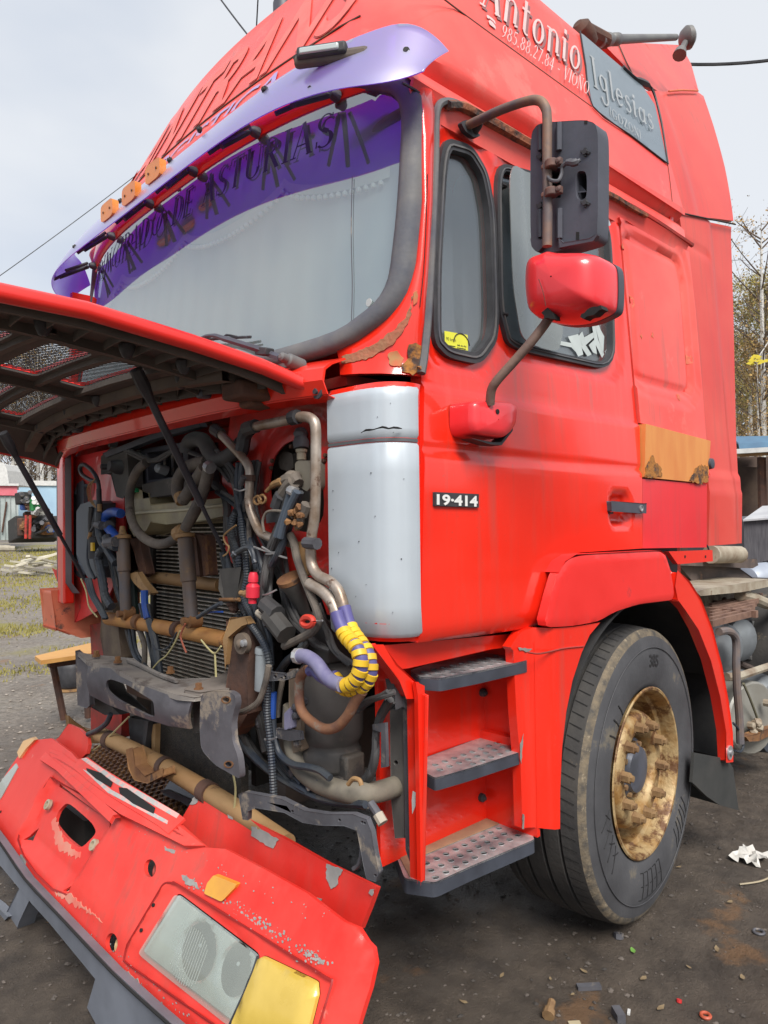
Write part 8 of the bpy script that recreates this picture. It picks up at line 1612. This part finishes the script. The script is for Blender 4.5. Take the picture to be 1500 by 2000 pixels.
for px, py in ((300, 1767), (276, 1816), (2, 1585)): MB().lathe(Vector(at(px, py, BS)) + Vector((-.002, 0, 0)), (-.9, 0, .45), [(-.004, .005), (.001, .005)], 8).build('screw_hole', DKGAP, B)
for px, py in ((90, 1571), (179, 1650)):
    p = Vector(at(px, py, BS)) + Vector((.012, 0, -.006)); MB().lathe(p, (-.85, 0, .5), [(0, .020), (.012, .019), (.013, .011), (.004, .010)], 18).build('number_plate_boss', M('cream_boss', (.46, .38, .27)), sk_)
DUST = M('dusty_bare_plastic', (.62, .30, .22), (.72, .12, .09), 5, .6); GRC = M('grey_worn_patch', (.34, .33, .31), (.24, .24, .23), 20, .7)
for q, s_, mt, am in (([(108, 1745), (200, 1800), (190, 1790), (130, 1740)], 2, DUST, .006), ([(92, 1600), (110, 1650), (140, 1672), (138, 1685), (96, 1662), (84, 1612)], 3, DUST, .006), ([(246, 1985), (262, 1978), (300, 2005), (290, 2020)], 4, GRC, .005), ([(240, 1890), (268, 1912), (275, 1925), (250, 1905)], 4, GRC, .004),
                  ([(355, 1710), (385, 1722), (388, 1735), (360, 1722)], 5, GRC, .003), ([(322, 1654), (342, 1662), (340, 1668), (324, 1660)], 6, GRC, .003), ([(40, 1668), (52, 1678), (50, 1690), (38, 1680)], 9, GRC, .003)):
    bpatch('scuff', q, mt, .0015, s_, am)
def speckle(path, n, sp, s0, s1, seed):
    rg = random.Random(seed); m = MB()
    for _ in range(n):
        t = rg.random() * (len(path) - 1); i = int(t); t -= i; a, b = path[i], path[i + 1]; px = a[0] + (b[0] - a[0]) * t + rg.gauss(0, sp); py = a[1] + (b[1] - a[1]) * t + rg.gauss(0, sp * .6)
        (y, z), = b2([(px, py)]); r = rg.uniform(s0, s1); k = rg.randint(4, 6); a0 = rg.uniform(0, 6); e = rg.uniform(1, 2.4)
        m.add([B3(y + r * e * math.cos(a0 + 6.283 * j / k) * rg.uniform(.6, 1.2), z + r * math.sin(a0 + 6.283 * j / k) * rg.uniform(.6, 1.2), .0022 - rel_bm(y, z)) for j in range(k)], [tuple(range(k))])
    o = m.build('fine_chips', GRC, sk_, smooth=False); o['kind'] = 'stuff'
speckle([(460, 1775), (530, 1815), (600, 1862), (640, 1880)], 150, 9, .0008, .0035, 1); speckle([(355, 1712), (385, 1730), (470, 1770)], 50, 8, .0007, .003, 2); speckle([(100, 1780), (200, 1840), (300, 1930), (380, 2000)], 60, 10, .0008, .003, 3); speckle([(250, 1600), (420, 1690), (640, 1800)], 45, 12, .0006, .002, 4)
# amber far end lens, grey far light
m = MB(); q = tr([(38, 1470), (50, 1448), (68, 1441), (72, 1446), (56, 1462), (42, 1482)], BS); m.prism([Vector(p) + Vector((-.01, 0, .004)) for p in q], (.015, 0, 0)); m.build('far_indicator', M('pale_amber', (.75, .45, .2), None, 6, .4), B)
m = MB(); q = tr([(34, 1492), (38, 1500), (8, 1555), (-20, 1600), (-30, 1580), (10, 1520)], BS); m.prism([Vector(p) + Vector((-.005, .01, 0)) for p in q], (.02, 0, 0)); m.build('far_headlight', CL, B)
# ribbed top strip, shelf, upper flange
TS = lambda P: P[2] - (.56 + .72 * (P[0] + .055))     # the sloping shelf behind the ridge
tq = lambda pts, l=0: [Vector(at(a, b, lambda P: (P[2] - (.56 + .72 * (P[0] + .055))) * -1 + 0)) + Vector((0, 0, l)) for a, b in pts]
SHN = Vector((-.72, 0, 1)).normalized(); SHP = Vector((-.055, 0, .56))
def shp(px, py, l=0.0):
    d = Vector(D(px, py)); o = Vector(CAM); t = (SHP - o).dot(SHN) / d.dot(SHN); return o + d * t + SHN * l
def shelf(name, px, mat, l=0, th=.008, bev=.002): m = MB(); m.prism([shp(a, b, l) for a, b in px], -SHN * th); return m.build(name, mat, B, bevel=bev)
shelf('top_strip', [(96, 1462), (120, 1470), (160, 1500), (260, 1565), (350, 1622), (345, 1610), (400, 1652), (360, 1652), (300, 1622), (235, 1590), (150, 1530), (100, 1480)], REDB, .001)
shelf('top_band', [(90, 1470), (108, 1486), (170, 1540), (232, 1592), (222, 1594), (215, 1606), (110, 1505), (78, 1484)], REDB, .004, .014)
for k in range(36):
    t = k / 36; a = (92 + (345 - 92) * t, 1472 + (1628 - 1472) * t + (6 if 0 < t < 1 else 0)); m = MB(); p = shp(a[0] + 6, a[1] - 2, .003); q = shp(a[0] + 22, a[1] - 2 + 6, .003); w = Vector((0, .004, 0)); m.add([p - w, q - w, q + w, p + w], [(0, 1, 2, 3)]); m.build('grip_rib', M('dark_red_groove', (.34, .012, .01)), B, smooth=False)
shelf('top_flange', [(155, 1484), (172, 1480), (200, 1500), (232, 1520), (346, 1588), (362, 1600), (330, 1630), (310, 1614), (222, 1560), (178, 1530), (142, 1500)], REDB, .004)
shelf('chip_strip', [(160, 1484), (170, 1482), (230, 1522), (352, 1592), (346, 1600), (225, 1531)], M('chipped_pink_paint', (.72, .38, .35), (.42, .42, .41), 30, .6, t2=(.46, .54)), .006, .002, 0)
shelf('chip_strip', [(163, 1504), (172, 1508), (220, 1545), (330, 1605), (328, 1612), (212, 1550)], M('chipped_pink_paint', (.72, .38, .35)), .006, .002, 0)
shelf('dark_slot', [(170, 1502), (200, 1512), (222, 1530), (218, 1540), (190, 1524), (172, 1508)], DKGAP, .007, .002, 0); shelf('dark_slot', [(234, 1540), (250, 1542), (305, 1580), (302, 1592), (262, 1572), (236, 1552)], DKGAP, .007, .002, 0)
UPN = Vector((-1, 0, .25)).normalized(); UPP = Vector((.02, 0, .585))
def upp(px, py, l=0.0):
    d = Vector(D(px, py)); o = Vector(CAM); t = (UPP - o).dot(UPN) / d.dot(UPN); return o + d * t + UPN * l
def upl(name, px, mat, l=0, th=.010, bev=.002): m = MB(); m.prism([upp(a, b, l) for a, b in px], -UPN * th); return m.build(name, mat, B, bevel=bev)
uf = upl('upper_flange', [(384, 1549), (398, 1554), (440, 1572), (560, 1640), (640, 1686), (735, 1733), (722, 1770), (704, 1814), (600, 1752), (500, 1700), (400, 1655), (330, 1632), (352, 1604)], REDB, 0, .014)
for q, s_ in (([(384, 1550), (395, 1554), (382, 1572), (372, 1570)], 1), ([(440, 1578), (456, 1588), (455, 1602), (446, 1596)], 2), ([(492, 1612), (520, 1625), (545, 1640), (534, 1656), (510, 1645), (492, 1632)], 3), ([(640, 1688), (660, 1694), (672, 1700), (662, 1712), (660, 1728), (648, 1738), (638, 1715)], 4), ([(620, 1752), (630, 1754), (628, 1762), (620, 1760)], 5), ([(556, 1716), (562, 1720), (560, 1734), (554, 1728)], 6), ([(416, 1662), (440, 1668), (470, 1688), (500, 1712), (480, 1706), (440, 1680)], 7), ([(726, 1735), (734, 1736), (728, 1750), (722, 1744)], 8)):
    qq = jag(q, 1.6, 5, s_); m = MB(); m.prism([upp(a, b, .002 + .0002 * s_) for a, b in qq], -UPN * .0015); m.build('paint_chip', GRC if s_ != 7 else TAN, uf, smooth=False)
upl('far_flange', [(120, 1440), (138, 1414), (160, 1424), (176, 1440), (178, 1455), (174, 1472), (142, 1502), (98, 1466), (108, 1448)], REDB, .01, .012)
upl('grey_bracket', [(262, 1545), (276, 1542), (340, 1572), (372, 1600), (350, 1600), (300, 1566)], STEEL, -.10, .01)
# grey lower valance
vq = [(-60, 1608), (0, 1678), (50, 1735), (100, 1793), (160, 1850), (200, 1888), (240, 1930), (300, 1975), (420, 2080), (420, 2200), (250, 2080), (178, 1985), (170, 1970), (184, 1905), (120, 1835), (62, 1745), (40, 1835), (0, 1845), (-60, 1845), (-60, 1800), (0, 1790), (20, 1780), (42, 1712), (0, 1690), (-60, 1625)]
XV = -.262
def vx(z): return -.252 - .0 * z
m = MB(); m.prism(tr([(-60, 1560), (0, 1642), (50, 1714), (125, 1794), (220, 1894), (300, 1968), (420, 2074), (430, 2260), (260, 2120), (190, 2005), (170, 1968), (186, 1912), (150, 1868), (96, 1802), (62, 1765), (30, 1726), (0, 1690), (-60, 1610)], ('x', -.272)), (.03, 0, -.01)); va = m.build('grey_valance', GREY, B, bevel=.008)
m = MB(); m.prism(tr([(46, 1722), (62, 1745), (40, 1800), (30, 1832), (42, 1845), (0, 1842), (-30, 1835), (-30, 1790), (10, 1790)], ('x', -.27)), (.05, 0, 0)); m.build('valance_bracket', GREY, B, bevel=.008)
m = MB(); m.prism(tr([(-60, 1730), (-10, 1770), (12, 1792), (0, 1810), (-60, 1770)], ('x', -.29)), (.03, 0, 0)); m.build('valance_bracket', GREY, B, bevel=.006)
m = MB(); m.tube([Vector(p) + Vector((-.004, 0, .002)) for p in tr([(-60, 1563), (0, 1644), (50, 1717), (125, 1797), (220, 1898), (300, 1972), (420, 2078)], ('x', -.274))], .004, 5, 3); m.build('valance_joint', DKGAP, B)
# prop under the bumper keeps it leaning
m = MB(); m.bx((-.08, .4, -.02), (.08, .7, .22)); m.build('inner_brace', STEELD, B, smooth=False); m = MB(); m.bx((-.02, 1.6, -.02), (.1, 1.9, .3)); m.build('inner_brace', STEELD, B, smooth=False)
